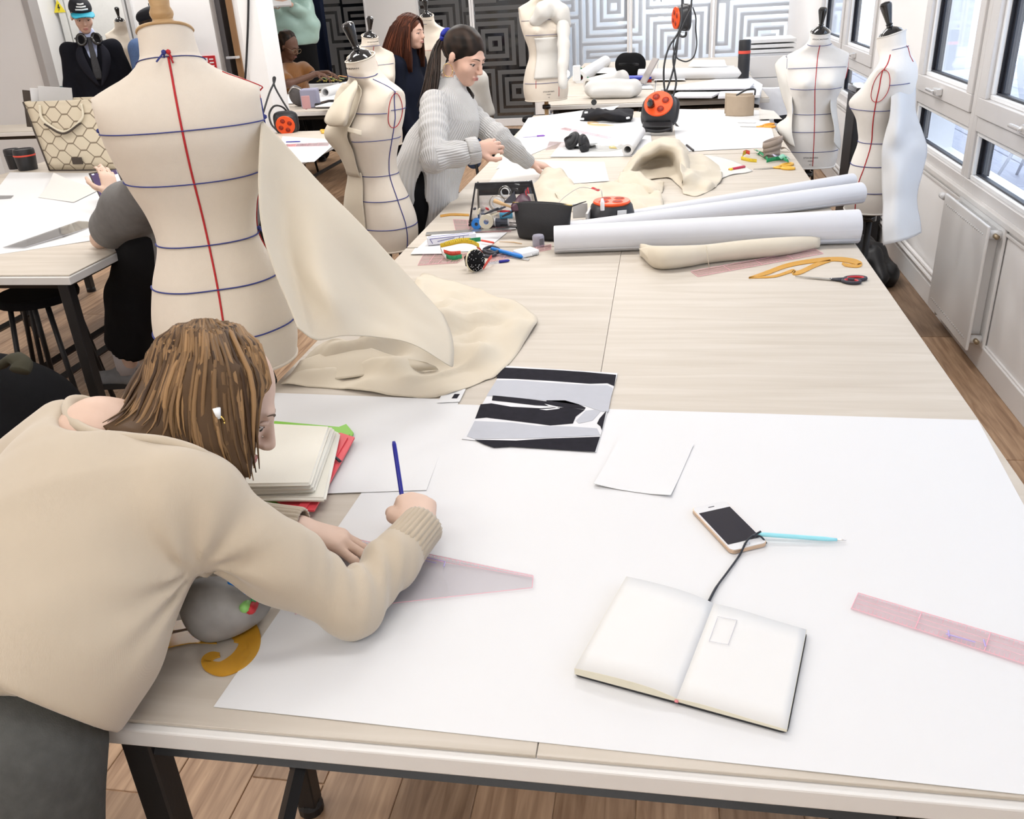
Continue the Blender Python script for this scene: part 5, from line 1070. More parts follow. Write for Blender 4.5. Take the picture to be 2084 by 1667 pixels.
tl = [[N + ax * y_ + sdv * x_ + [0, 0, z_] for x_ in (-w_, 0, w_)] for w_, y_, z_ in ((0.020, 0.080, 0.015), (0.016, 0.098, -0.015), (0.024, 0.135, -0.12), (0.034, 0.150, -0.24), (0.036, 0.150, -0.33))]
part('tie', sheet(cat_grid(tl, 4, 3), 0.006), mat('dark patterned tie', (0.035, 0.035, 0.04), 0.6, 0.9, 140), w6, True, world=True)
hl6 = lambda x, y, z: H + R6 @ (V3(x, y, z) * 1.12)
Sh = Solid(); Sh.ell(hl6(0, -0.02, 0.03), (0.086, 0.105, 0.088), R6, 0.01); Sh.ell(hl6(0, 0.10, -0.03), (0.075, 0.05, 0.075), R6, 0.01, op='s'); Sh.plane(hl6(0, 0, -0.035), -R6[:, 2], 0.01)
solid_hair('hair', Sh, hairmat('dark brown hair', (0.012, 0.007, 0.005), (0.06, 0.032, 0.018)), w6, 0.007, 0.004, 130)
CAPM = mat('black cap cloth', (0.010, 0.011, 0.016), 0.8); TEAL = mat('turquoise peak', (0.02, 0.33, 0.46), 0.6)
Sh = Solid(); Sh.ell(hl6(0, -0.012, 0.055), (0.094, 0.112, 0.100), R6, 0.01); Sh.plane(hl6(0, 0, 0.045), -R6[:, 2], 0.004)
cap = thing('cap', 'black flat-peaked cap with a turquoise peak on the man in the suit', 'cap', H + [0, 0, 0.1]); 
fast_part('crown', Sh.mesh(0.007), CAPM, cap)
pk = [[hl6(x_ * w_, y_, 0.048 - 0.008 * x_ * x_) for x_ in np.linspace(-1, 1, 9)] for w_, y_ in ((0.080, 0.045), (0.084, 0.09), (0.080, 0.135), (0.060, 0.165))]
part('peak', sheet(cat_grid(pk, 3, 2), 0.006), TEAL, cap, True, world=True)
for k in range(3):
    b_ = [[hl6(x_ * (0.045 - 0.011 * k), 0.100 - abs(x_) * 0.012 - 0.01 * k - 0.0 * z_, 0.075 + 0.017 * k + z_) for x_ in np.linspace(-1, 1, 7)] for z_ in (0, 0.011)]
    part('embroidery', sheet(np.array(b_) + R6[:, 1] * 0.004, 0.004), WBEAD, cap, True, world=True)
hd = thing('headphones', 'black over-ear headphones round the neck of the man in the suit', 'headphones', N)
for s_ in (-1, 1):
    c_ = N + ax * 0.105 + sdv * s_ * 0.062 + [0, 0, 0.0]; nrm = _n(ax * 0.9 + sdv * s_ * 0.3 + V3(0, 0, 0.25)); u = _n(np.cross(nrm, [0, 0, 1])); v_ = np.cross(nrm, u); a = np.linspace(0, 2 * PI, 21)
    part('ear_pad', tube([c_ + (np.cos(q) * u * 0.036 + np.sin(q) * v_ * 0.044) for q in a], 0.014, 8, cap=False), LACQ, hd, True, world=True)
    part('ear_cup', sheet(np.array([[c_ - nrm * d_ + (math.cos(q) * u * 0.038 + math.sin(q) * v_ * 0.046) * r_ for q in a] for d_, r_ in ((-0.004, 0.02), (-0.004, 0.8), (0.012, 1.0), (0.024, 0.8), (0.026, 0.02))]), 0.002), BLKT, hd, True, world=True)
part('headband', tube([N + ax * (0.1 * math.cos(q) ) + sdv * (0.105 * math.sin(q)) + [0, 0, 0.01] for q in np.linspace(0.7, 2 * PI - 0.7, 19)], 0.010, 8), BLKT, hd, True, world=True)
# person in the black beret and denim jacket, seen past the neck of the large form
H = atd(312, 46, 7.9); w7 = thing('person', 'person in a denim jacket and black beret, mostly hidden by the large dress form', 'person', (H[0], H[1], 0))
f = V3(0.75, 0.55, -0.2); N = H + V3(-0.03, -0.02, -0.155); sdv = _n(V3(0.6, -0.8, 0)); RS = N + sdv * 0.19 + V3(-0.02, 0, -0.08); LS = N - sdv * 0.19 + V3(-0.02, 0, -0.08); C = N - [0, 0, 0.25]; P = V3(N[0], N[1], 0.92)
RS = atd(282, 100, 7.7)
arms = [(RS, RS + V3(-0.03, 0.0, -0.28), RS + V3(0.15, 0.1, -0.42), V3(.9, .3, 0), V3(.2, -.9, .3), -1), (LS, LS + V3(0.05, 0.0, -0.28), LS + V3(0.2, 0.1, -0.38), V3(.9, .2, 0), V3(0, .9, .3), 1)]
legs = [[P + sdv * s_ * 0.09, V3(P[0], P[1], 0.46) + sdv * s_ * 0.1, V3(P[0], P[1], 0.08) + sdv * s_ * 0.1] for s_ in (-1, 1)]
R7, ax = figure(w7, H, f, SKIN_C, 1.0, False, N, RS, LS, C, P, arms, legs, h=0.011)
garment('denim_jacket', w7, mat('blue denim', (0.075, 0.13, 0.27), 0.85, 0.25, 70, bump=0.2, bscale=500), [([P, C, N - [0, 0, 0.05]], [0.18, 0.18, 0.075], 0.06, (ax, 0.8)), ([RS, LS], [0.075, 0.075], 0.05, None)] + [([a[0], a[1], a[1] * 0.12 + a[2] * 0.88], [0.085, 0.07, 0.055], 0.045, None) for a in arms], planes=[(P - [0, 0, 0.05], (0, 0, -1))])
garment('trousers', w7, BLKT, [([P + [0, 0, .02], P - [0, 0, 0.1]], [0.15, 0.16], 0.05, (ax, 0.8))] + [(l, [0.10, 0.085, 0.08], 0.05, None) for l in legs], h=0.016)
part('shirt_collar', tube([N + V3(0.062 * math.cos(q), 0.062 * math.sin(q), 0.03) for q in np.linspace(0, 2 * PI, 17)], 0.014, 8, cap=False), PAPER, w7, True, world=True)
Sh = Solid(); Sh.ell(H + R7 @ V3(0, -0.035, 0.01), (0.085, 0.09, 0.095), R7, 0.02); solid_hair('hair', Sh, HD, w7, 0.009, 0.006, 120)
bt = thing('beret', 'black felt beret tipped to the left on the person in denim', 'beret', H + [0, 0, 0.1])
Sh = Solid(); Rb = frame3((0.3, 0.9, 0), (-0.45, -0.1, 0.9)); Sh.ell(atd(305, 30, 7.85), (0.125, 0.13, 0.055), Rb, 0.02); Sh.warp(lambda P: 0.006 * fnoise(P, 30, 3)); fast_part('crown', Sh.mesh(0.01), CAPM, bt)
part('stalk', tube([atd(303, 12, 7.85), atd(302, 7, 7.85)], 0.004, 6), CAPM, bt, True, world=True)
# person in the grey T-shirt leaning on the left table, largely hidden by the large form
TEE = mat('washed grey cotton', (0.17, 0.165, 0.16), 0.9, 0.25, 35, bump=0.2, bscale=300)
E_ = at(205, 486, T + 0.035); w8 = thing('person', 'person in a grey T-shirt, elbow on the left table, mostly behind the large form', 'person', (-1.95, 3.45, 0))
RS = atd(318, 372, 3.15); H = RS + V3(0.07, 0.22, 0.25); N = RS + V3(0.02, 0.17, 0.08); LS = RS + V3(-0.06, 0.33, 0.0); C = N + V3(0.10, 0.02, -0.22); P = V3(-2.0, 3.24, 0.93); f = V3(-0.85, 0.2, -0.45)
arms = [(RS, E_, atd(226, 398, 3.66), V3(-.25, .5, .9), V3(.6, -.5, .1), -1), (LS, LS + V3(-0.1, 0.06, -0.26), at(250, 400, T + 0.06), V3(-.9, .2, -.1), V3(0, .2, 1), 1)]
foot = at(262, 752, 0.25); legs = [[P + V3(0, -0.09, 0), (P + foot) / 2 + V3(-0.03, -0.03, 0.05), foot], [P + V3(0, 0.09, 0), V3(-1.93, 3.45, 0.48), V3(-1.9, 3.55, 0.08)]]
R8, ax = figure(w8, H, f, SKIN_A, 1.0, True, N, RS, LS, C, P, arms, legs, h=0.009)
slv = RS * 0.22 + E_ * 0.78
garment('t_shirt', w8, TEE, [([P + [0, 0, -0.06], C, N - [0, 0, 0.04]], [0.17, 0.17, 0.085], 0.06, (ax, 0.8)), ([RS, LS], [0.075, 0.075], 0.05, None), ([RS, RS * 0.55 + E_ * 0.45, slv], [0.08, 0.092, 0.088], 0.05, None), ([LS, LS + V3(-0.07, 0.04, -0.18)], [0.08, 0.08], 0.05, None)], h=0.009, planes=[(E_ + _n(RS - E_) * 0.045, E_ - RS)] if False else [], amp=0.006, f=28)
garment('trousers', w8, BLKT, [([P + [0, 0, .05], P - [0, 0, 0.08]], [0.15, 0.16], 0.05, None)] + [(l, [0.115, 0.105, 0.105], 0.05, None) for l in legs], h=0.012, planes=[((0, 0, 0.10), (0, 0, -1)), (foot + V3(0, 0, 0.06), foot - P)][:1], cuts=[(foot + V3(0, 0, .04), foot - V3(0, 0, .2), .16, .2)])
SNK = mat('grey sneaker suede', (0.17, 0.17, 0.175), 0.8, 0.2, 40)
toe = at(178, 780, 0.19); shoe(w8, (foot[0], foot[1], 0.17), (toe - foot)[:2], SNK, BLACK, 0.28, 'grey running shoe'); shoe(w8, (-1.9, 3.55, 0), (-.9, -.1), SNK, BLACK)
part('sock', tube([foot + [0, 0, -0.01], foot + [0, 0, 0.09]], 0.052, 14), mat('pale sock', (0.45, 0.42, 0.42), 0.9), w8, True, world=True)
# seated student with pale knit top and jeans, back to the island, behind the grey jumper
H = atd(922, 104, 7.2); w9 = thing('person', 'seated person in pale knit and blue jeans, glimpsed past the grey jumper', 'person', (H[0], H[1], 0))
f = V3(-0.3, 0.95, 0); N = H + V3(0.01, -0.03, -0.155); RS = N + V3(0.18, 0.04, -0.08); LS = N + V3(-0.18, -0.04, -0.08); C = N - [0, 0, 0.24]; P = V3(N[0] + 0.02, N[1] - 0.02, 0.76)
arms = [(RS, RS + V3(0.04, 0.06, -0.27), RS + V3(-0.05, 0.25, -0.33), V3(-.3, .9, 0), V3(.2, 0, .9), -1), (LS, LS + V3(-0.04, 0.06, -0.27), LS + V3(0.02, 0.25, -0.33), V3(.1, .9, 0), V3(0, 0, 1), 1)]
legs = [[P + V3(s_ * 0.09, 0, 0), P + V3(s_ * 0.11 - 0.1, 0.40, 0), P + V3(s_ * 0.11 - 0.1, 0.38, -0.42)] for s_ in (-1, 1)]
R9, ax = figure(w9, H, f, SKIN_B, 0.98, True, N, RS, LS, C, P, arms, legs, h=0.014)
garment('knit_top', w9, mat('pale cream knit', (.55, .53, .49), .9, .05, 30, bump=.2), [([P + [0, 0, 0.02], C, N - [0, 0, 0.05]], [0.165, 0.17, 0.075], 0.06, (ax, 0.8)), ([RS, LS], [0.07, 0.07], 0.05, None)] + [([a[0], a[1], a[1] * 0.12 + a[2] * 0.88], [0.08, 0.065, 0.05], 0.045, None) for a in arms], h=0.012, planes=[(P - [0, 0, 0.0], (0, 0, -1))])
garment('jeans', w9, mat('blue denim', (0, 0, 0)), [([P + [0, 0, .05], P - [0, 0, 0.06]], [0.15, 0.17], 0.05, (ax, 0.85))] + [(l, [0.11, 0.09, 0.07], 0.05, None) for l in legs], h=0.014)
part('belt', tube([P + V3(0.158 * math.cos(q), 0.135 * math.sin(q), 0.02) for q in np.linspace(0, 2 * PI, 25)], 0.014, 6, cap=False), BLKT, w9, True, world=True)
Sh = Solid(); Sh.ell(H + V3(0, -0.03, 0.03), (0.085, 0.09, 0.095), None, 0.02).cap(H + V3(0, -0.07, 0), H + V3(0, -0.085, -0.12), 0.05, 0.03, 0.03); solid_hair('hair', Sh, HD, w9, 0.014, 0.005, 90)
dup(stool_proto, (P[0], P[1], 0), 0.3, 'black stool under the person in blue jeans')
# ------------------------------------------------------------------ things on the island
def tl(p):                                   # (px, py, height above the table)
    return at(p[0], p[1], T + p[2])
def tcloth(name, label, rows, m=None, cat='fabric', nu=8, nv=8, noise=0.006, f=22, seed=0, th=0.0016, parent=None, group=None):
    G = cat_grid([[tl(p) for p in r] for r in rows], nu, nv)
    n = fnoise(G, f, seed); r = 1 - np.abs(fnoise(G * [1, 1, 0.5], f * 0.6, seed + 50)); env = np.clip((G[..., 2] - T) / 0.02, 0.25, 1)
    G[..., 2] += (n * 0.5 + r * 0.9 - 0.6) * noise * env; G[..., 2] = np.maximum(G[..., 2], T + 0.0018)
    g = sheet(G, th)
    if parent is not None: return part(name, g, m or MUSLIN, parent, True, world=True)
    return solo(name, g, m or MUSLIN, label, cat, smooth=True, group=group)
def poly(px, z0, z1, off=0.0):
    q = [at(a, b, z0)[:2] for a, b in px]
    A = sum(q[i][0] * q[(i + 1) % len(q)][1] - q[(i + 1) % len(q)][0] * q[i][1] for i in range(len(q)))
    if A < 0: q = q[::-1]
    return prism(q, z0, z1)
def rod(a, b, r, seg=10): return tube([a, b], r, seg)
ZB = T + 0.0032                              # top of the big drawing sheet
# ---- muslin falling from the large form onto the table
ms = thing('muslin_length', 'long ecru muslin hanging from the large form and spilling over the table', 'fabric', (-0.75, 1.95, T))
drape = [[(532, 246, 1.97), (585, 300, 2.02), (660, 380, 2.06), (745, 468, 2.11), (830, 560, 2.17), (902, 640, 2.20)],
         [(528, 300, 1.93), (580, 345, 1.98), (655, 415, 2.00), (745, 510, 2.06), (835, 600, 2.11), (912, 665, 2.14)],
         [(526, 380, 1.88), (575, 425, 1.95), (650, 480, 1.93), (740, 560, 2.03), (830, 635, 2.06), (920, 690, 2.09)],
         [(534, 470, 1.82), (580, 500, 1.91), (652, 545, 1.88), (740, 605, 1.98), (835, 660, 2.01), (924, 712, 2.05)],
         [(560, 555, 1.79), (605, 575, 1.87), (670, 605, 1.84), (745, 645, 1.94), (835, 680, 1.97), (924, 730, 2.02)],
         [(592, 632, 1.77), (630, 650, 1.82), (690, 660, 1.84), (755, 672, 1.90), (835, 692, 1.94), (922, 746, 2.0)],
         [(606, 668, 1.76), (645, 692, 1.80), (700, 684, 1.84), (765, 686, 1.89), (838, 700, 1.93), (914, 744, 1.99)]]
G = cat_grid([[atd(*p) for p in r] for r in drape], 8, 8); G[..., 2] = np.maximum(G[..., 2], T + 0.012); G = G + (fnoise(G * [1, 1, 0.35], 34, 3) * 0.009)[..., None] * np.array([0.5, -1, 0.4]); G[..., 2] = np.maximum(G[..., 2], T + 0.004)
part('hanging_fall', sheet(G, 0.0018), MUSLIN, ms, True, world=True)
tcloth('spread_fold', '', [[(838, 598, .03), (858, 557, .004), (905, 568, .003), (955, 582, .003), (1003, 600, .004)],
    [(780, 640, .05), (862, 612, .05), (930, 610, .018), (1010, 615, .012), (1070, 626, .006)],
    [(705, 685, .05), (800, 665, .05), (905, 650, .03), (1005, 645, .022), (1094, 652, .004)],
    [(650, 712, .03), (760, 700, .045), (880, 700, .022), (985, 690, .028), (1072, 690, .004)],
    [(612, 742, .014), (730, 732, .03), (850, 742, .02), (960, 732, .018), (1046, 728, .003)],
    [(588, 766, .006), (700, 762, .016), (820, 772, .012), (930, 762, .012), (1012, 764, .003)],
    [(572, 784, .003), (680, 790, .003), (800, 806, .003), (900, 806, .003), (992, 772, .003)]], MUSLIN, noise=0.036, f=46, seed=11, parent=ms)
tcloth('front_fold', '', [[(612, 735, .022), (700, 708, .036), (745, 704, .04), (800, 722, .035), (868, 738, .025)], [(600, 752, .016), (690, 735, .03), (760, 730, .03), (830, 744, .022), (885, 745, .016)], [(586, 770, .006), (680, 772, .008), (760, 762, .008), (840, 756, .006), (892, 752, .004)]], MUSLIN, noise=0.004, seed=5, parent=ms)
# ---- folders and folded cloth beside the drawing woman
GREENF = mat('apple green card', (0.22, 0.50, 0.06), 0.5, 0.04); REDF = mat('coral red card', (0.70, 0.07, 0.09), 0.45, 0.06)
fo = thing('folder', 'apple green folder under the folded cream cloth', 'folder', at(590, 1000))
z = T + 0.004
part('cover', poly([(500, 1042), (625, 1040), (720, 884), (705, 866), (690, 872), (560, 860), (500, 900)], z, z + 0.004), GREENF, fo, world=True)
part('cover', poly([(500, 1036), (618, 1034), (712, 886), (690, 876), (560, 866), (500, 900)], z + 0.0045, z + 0.008), GREENF, fo, world=True)
fr_ = thing('folder', 'coral red elastic folder poking out to the right of the cream cloth', 'folder', at(660, 960))
part('cover', poly([(600, 1042), (640, 1042), (722, 893), (694, 884), (560, 900), (560, 1020)], z + 0.009, z + 0.013), REDF, fr_, world=True)
part('flap', poly([(606, 1036), (622, 1040), (708, 892), (697, 888)], z + 0.0135, z + 0.016), REDF, fr_, world=True)
part('elastic', tube([at(676, 926, z + 0.018), at(684, 932, z + 0.0195), at(693, 940, z + 0.0165)], 0.0035, 6, flat=0.4), GASK, fr_, True, world=True)
fs = thing('folded_cloth', 'thick stack of folded cream cloth on the green folder', 'fabric', at(590, 940))
zc = z + 0.018
for k, (c, hh) in enumerate(((((500, 1012), (662, 1014), (692, 878), (640, 866), (520, 868)), 0.011), (((470, 1002), (640, 996), (684, 872), (520, 862)), 0.010), (((470, 992), (636, 990), (680, 868), (515, 860)), 0.010), (((470, 986), (632, 984), (672, 866), (515, 858)), 0.009))):
    q = [at(a, b, zc + hh)[:2] for a, b in c]; A_ = sum(q[i][0] * q[(i + 1) % len(q)][1] - q[(i + 1) % len(q)][0] * q[i][1] for i in range(len(q)))
    if A_ < 0: q = q[::-1]
    b = bmesh.new(); vs = [b.verts.new((x, y, zc)) for x, y in q]; b.faces.new(vs); r = bmesh.ops.extrude_face_region(b, geom=b.faces[:]); bmesh.ops.translate(b, vec=(0, 0, hh * 0.94), verts=[e for e in r['geom'] if isinstance(e, bmesh.types.BMVert)])
    bmesh.ops.bevel(b, geom=b.edges[:], offset=0.0042, segments=3, affect='EDGES'); bmesh.ops.recalc_face_normals(b, faces=b.faces[:]); b.verts.index_update()
    part('cloth_layer', ([tuple(v.co) for v in b.verts], [tuple(v.index for v in f.verts) for f in b.faces]), mat('cream drill', (0.78, 0.755, 0.67), 0.9, 0.03, 20, bump=0.15, bscale=900), fs, 45, world=True); b.free(); zc += hh
# ---- black and white fashion print
pr = thing('fashion_print', 'creased black and white print of a figure in dark trousers', 'photo print', at(1100, 835))
PW = mat('print paper', (0.66, 0.66, 0.675), 0.8, 0.015, spec=0.1); PG = mat('print grey', (0.44, 0.45, 0.49), 0.8, 0.06, 30, spec=0.1); PK = mat('print black', (0.020, 0.019, 0.025), 0.85, 0.35, 60, spec=0.06)
z = T + 0.0030
def pq(px): return poly(px, z + 0.0012, z + 0.0015)
c4 = [at(*p, z) for p in ((940, 894), (1213, 921), (1257, 760), (1027, 745))]; n = 14; u = np.linspace(0, 1, n + 1)
G = np.array([[(c4[0] * (1 - b) + c4[1] * b) * (1 - a) + (c4[3] * (1 - b) + c4[2] * b) * a for b in u] for a in u]); G[..., 2] = z + 0.0004
part('sheet', sheet(G, 0.0008), PW, pr, world=True)
for nm_, px in (('dark_band', [(1021, 748), (1127, 753), (1188, 757), (1254, 763), (1250, 786), (1236, 780), (1200, 781), (1120, 775), (1050, 771), (1010, 770)]),
    ('grey_ground', [(1010, 774), (1050, 774), (1120, 779), (1200, 784), (1236, 784), (1247, 790), (1238, 838), (1225, 838), (1190, 826), (1110, 815), (1000, 806), (990, 806)]),
    ('dark_trouser', [(1003, 805), (1056, 810), (1112, 817), (1112, 815), (1150, 815), (1178, 823), (1192, 830), (1190, 833), (1130, 827), (1090, 825), (1030, 818), (1001, 815)]),
    ('dark_trouser', [(978, 823), (1000, 821), (1040, 828), (1100, 831), (1150, 829), (1190, 834), (1172, 848), (1166, 862), (1120, 866), (1090, 862), (1040, 856), (990, 850), (967, 852)]),
    ('grey_ground', [(966, 857), (1040, 860), (1095, 867), (1160, 868), (1215, 872), (1222, 886), (1160, 889), (1090, 892), (965, 893), (950, 888)]),
    ('dark_band', [(966, 895), (1050, 897), (1110, 893), (1221, 889), (1211, 920), (1120, 914), (1040, 909), (1005, 911), (985, 904)]),
    ('dark_sleeve', [(1234, 836), (1220, 852), (1215, 862), (1222, 868), (1225, 876)]),
    ('grey_ground', [(1192, 836), (1210, 834), (1222, 838), (1206, 856), (1178, 862), (1172, 856)])):
    part(nm_, pq(px), PG if 'grey' in nm_ else PK, pr, world=True)
for px in ([(1108, 822), (1122, 825), (1140, 829), (1138, 831), (1118, 827)], [(1098, 833), (1120, 832), (1140, 829), (1138, 832), (1112, 835)]): part('belt_tie', poly(px, z + 0.0016, z + 0.0018), PW, pr, world=True)
sw_ = thing('paper_scrap', 'little white scrap with a black square beside the print', 'paper', at(925, 808))
part('scrap', poly([(890, 820), (935, 818), (948, 792), (905, 792)], T + 0.0034, T + 0.0038), PAPER, sw_, world=True); part('black_square', poly([(919, 811), (930, 811), (936, 802), (925, 802)], T + 0.0039, T + 0.0042), PK, sw_, world=True)
# ---- phone
def rrect(c, ex, ey, w, h, r, z0, z1, seg=5):
    out = []
    for sx, sy, a0 in ((1, 1, 0), (-1, 1, PI / 2), (-1, -1, PI), (1, -1, 1.5 * PI)):
        for k in range(seg + 1):
            a = a0 + k * PI / 2 / seg; out.append(np.array(c[:2]) + ex[:2] * (sx * (w / 2 - r) + r * math.cos(a)) + ey[:2] * (sy * (h / 2 - r) + r * math.sin(a)))
    if ex[0] * ey[1] - ex[1] * ey[0] < 0: out = out[::-1]
    return prism([tuple(p) for p in out], z0, z1)
p_tl, p_tr, p_br, p_bl = [at(*p, ZB + 0.007) for p in ((1405, 1034), (1478, 1018), (1562, 1104), (1490, 1122))]
ey = _n(((p_tl + p_tr) - (p_bl + p_br)) / 2); ex = np.array([ey[1], -ey[0], 0]); pc = (p_tl + p_tr + p_bl + p_br) / 4; ph_l = np.linalg.norm((p_tl + p_tr - p_bl - p_br) / 2); ph_w = ph_l * 0.487
ph = thing('smartphone', 'white and gold smartphone lying on the drawing sheet', 'phone', (pc[0], pc[1], ZB))
part('case', rrect(pc, ex, ey, ph_w, ph_l, 0.0095, ZB, ZB + 0.0062), mat('gold anodised edge', (0.62, 0.45, 0.32), 0.3, 0.03, metal=0.7), ph, 40, world=True)
part('face_plate', rrect(pc, ex, ey, ph_w - 0.0025, ph_l - 0.0025, 0.0085, ZB + 0.0062, ZB + 0.0072), mat('white phone glass', (0.68, 0.68, 0.69), 0.08, 0.01), ph, 40, world=True)
part('screen', rrect(pc - ey * 0.002, ex, ey, ph_w - 0.0085, ph_l * 0.72, 0.001, ZB + 0.0072, ZB + 0.0076), mat('dark phone screen', (0.012, 0.011, 0.018), 0.03, 0.01, spec=0.6), ph, world=True)
part('home_button', xf(lathe([(0.0, 0), (0.0052, 0), (0.0056, 0.0004), (0.0, 0.0004)], 16, False), (pc - ey * (ph_l * 0.43)) * [1, 1, 0] + [0, 0, ZB + 0.0073]), mat('white phone glass', (0, 0, 0)), ph, True, world=True)
part('earpiece', rrect(pc + ey * ph_l * 0.425, ex, ey, 0.012, 0.002, 0.0009, ZB + 0.0072, ZB + 0.0075), GASK, ph, world=True)
# ---- light blue pen with its black cord, lying on the phone's corner
pa, pb = at(1540, 1087, ZB + 0.010), at(1722, 1100, ZB + 0.004)
pn = thing('gel_pen', 'pale blue gel pen with a black cord tied to it, beside the phone', 'pen', (pa + pb) / 2 * [1, 1, 0] + [0, 0, ZB]); d = pb - pa
AQ = mat('aqua plastic', (0.30, 0.68, 0.76), 0.3, 0.04)
part('barrel', tube([pa, pa + d * 0.06, pa + d * 0.10, pa + d * 0.78, pa + d * 0.9], [0.0022, 0.0036, 0.0038, 0.0038, 0.0025], 10), AQ, pn, True, world=True)
part('nib', tube([pa + d * 0.9, pa + d * 0.97, pb], [0.0024, 0.0015, 0.0006], 8), CHROME, pn, True, world=True)
part('cord', tube(spline([at(1548, 1082, ZB + .013), at(1530, 1092, ZB + .0125), at(1518, 1104, ZB + .011), at(1505, 1130, ZB + .002), at(1480, 1165, ZB + .002), at(1458, 1195, ZB + .002), at(1441, 1227, ZB + .002)], 6), [0.0019] * 30 + [0.0022] * 7, 6), GASK, pn, True, world=True)
part('cord', tube(spline([at(1530, 1090, ZB + .013), at(1548, 1092, ZB + .012), at(1560, 1106, ZB + .002)], 5), 0.0016, 6), GASK, pn, True, world=True)
# ---- open notebook
nb_ = thing('notebook', 'open blank notebook with a black cover on the drawing sheet', 'notebook', at(1420, 1330) * [1, 1, 0] + [0, 0, ZB])
LB, SB, RB, LT, ST, RT = [at(*p, ZB) for p in ((1170, 1376), (1377, 1432), (1600, 1494), (1275, 1188), (1452, 1238), (1640, 1290))]
def rquad(a, b, c, d, r, z0, z1):
    P = [np.array(p[:2]) for p in (a, b, c, d)]; out = []
    for i in range(4):
        p, q, s_ = P[i], _n(P[i - 1] - P[i]), _n(P[(i + 1) % 4] - P[i])
        for t_ in np.linspace(0, 1, 5): out.append(tuple((p + q * r) * (1 - t_) ** 2 + 2 * p * t_ * (1 - t_) + (p + s_ * r) * t_ ** 2))
    return prism(out, z0, z1)
o_ = (RB - LB) * 0.006
part('cover', rquad(LB - o_ * 1.2, RB + o_, RT + o_, LT - o_ * 1.2, 0.010, ZB + 0.0002, ZB + 0.0035), mat('black book cloth', (0.012, 0.012, 0.015), 0.5, 0.1), nb_, world=True)
PGM = mat('cream book pages', (0.68, 0.675, 0.665), 0.8, 0.01); PED = mat('page block edge', (0.72, 0.68, 0.55), 0.8, 0.08, 120, stretch=(1, 1, 12))
for nm_, (a, b, c, d), prof in (('left_pages', (LB, SB, ST, LT), (0.0105, 0.0125, 0.0135, 0.0135, 0.0115, 0.0055)), ('right_pages', (SB, RB, RT, ST), (0.0055, 0.0072, 0.0068, 0.0055, 0.0045, 0.004))):
    n = 12; top = []; bot = []
    for i in range(7):
        v_ = i / 6; A_ = a + (d - a) * v_; B_ = b + (c - b) * v_; R_ = [A_ + (B_ - A_) * t_ for t_ in np.linspace(0.0, 1.0, n + 1)]; hs = np.interp(np.linspace(0, 1, n + 1), np.linspace(0, 1, 6), prof)
        top.append([p + [0, 0, 0.0036 + h_] for p, h_ in zip(R_, hs)]); bot.append([p + [0, 0, 0.0036] for p in R_])
    top = np.array(top); bot = np.array(bot); part(nm_, sheet(top, 0.0006), PGM, nb_, True, world=True)
    def strip(A_, B_): return sheet(np.stack([A_, A_ * 0.5 + B_ * 0.5, B_]), 0.0008)
    part('page_edges', joinG(strip(bot[0], top[0]), strip(bot[-1], top[-1]), strip(bot[:, 0], top[:, 0]) if nm_[0] == 'l' else strip(bot[:, -1], top[:, -1])), PED, nb_, world=True)
part('ribbon', tube([SB + [0, 0, 0.006], SB + (SB - ST) * 0.012 + [0, 0, 0.004]], 0.0026, 6), mat('pink ribbon', (0.75, 0.25, 0.28), 0.7), nb_, True, world=True)
SK_ = mat('pencil line', (0.55, 0.55, 0.60), 0.9)
part('pencil_sketch', joinG(*[tube([at(a_, b_, ZB + .0125), at(c_, d_, ZB + .0125)], 0.0004, 4) for a_, b_, c_, d_ in ((1460, 1258, 1443, 1305), (1443, 1305, 1482, 1312), (1482, 1312, 1500, 1262), (1500, 1262, 1460, 1255))]), SK_, nb_, world=True)
# ---- rulers, set squares, curves
PINKP = clear('pink tinted acrylic', (0.985, 0.93, 0.94), rough=0.05); CLEARP = clear('clear acrylic', (0.95, 0.94, 0.95), rough=0.05)
INKP = mat('pink scale ink', (0.80, 0.42, 0.48), 0.6); INKV = mat('violet ink', (0.45, 0.38, 0.70), 0.6); AMB = mat('amber acrylic', (0.80, 0.42, 0.04), 0.25, 0.08, 8, trans=0.35, alpha=0.92)
def ruler(label, px, z, m=PINKP, ink=INKP, n=40, th=0.0022, cat='ruler', name='ruler', cols=2):
    """clear straight rule; corners a,b (one end) c,d (other end); px may be heights too"""
    a, b, c, d = [at(p[0], p[1], z) for p in px]; t = thing(name, label, cat, (a + c) / 2 * [1, 1, 0] + [0, 0, z])
    part('blade', poly(px, z, z + th), m, t, world=True)
    gs = []; q = lambda u, v: (a + (d - a) * u) * (1 - v) + (b + (c - b) * u) * v + np.array([0, 0, th + 0.0003])
    def line(u0, v0, u1, v1, r=0.0003): gs.append(tube([q(u0, v0), q(u1, v1)], r, 4))
    for v in (0.03, 0.97): line(0.002, v, 0.998, v, 0.0006)
    for u in (0.002, 0.998): line(u, 0.03, u, 0.97, 0.0006)
    for k in range(1, n):
        u = k / n; l = 0.26 if k % 5 == 0 else 0.15; line(u, 0.03, u, 0.03 + l); line(u, 0.97 - l, u, 0.97)
    for v in (0.38, 0.62)[:cols]: line(0.01, v, 0.99, v, 0.0003)
    for k in range(1, 4): line(k / 4, 0.03, k / 4, 0.97, 0.0007)
    part('scale_marks', joinG(*gs), ink, t, world=True); return t
rl = ruler('long pink gridded ruler running out of the right edge of the photo', [(1746, 1208), (1731, 1241), (2320, 1432), (2330, 1383)], ZB, n=60)
for k, px in enumerate(([(1925, 1290), (1985, 1307)], [(1930, 1283), (1932, 1296)], [(2002, 1302), (2006, 1316)])):
    part('maker_mark', tube([at(*px[0], ZB + .003), at(*px[1], ZB + .003)], 0.0012, 4), INKV, rl, world=True)
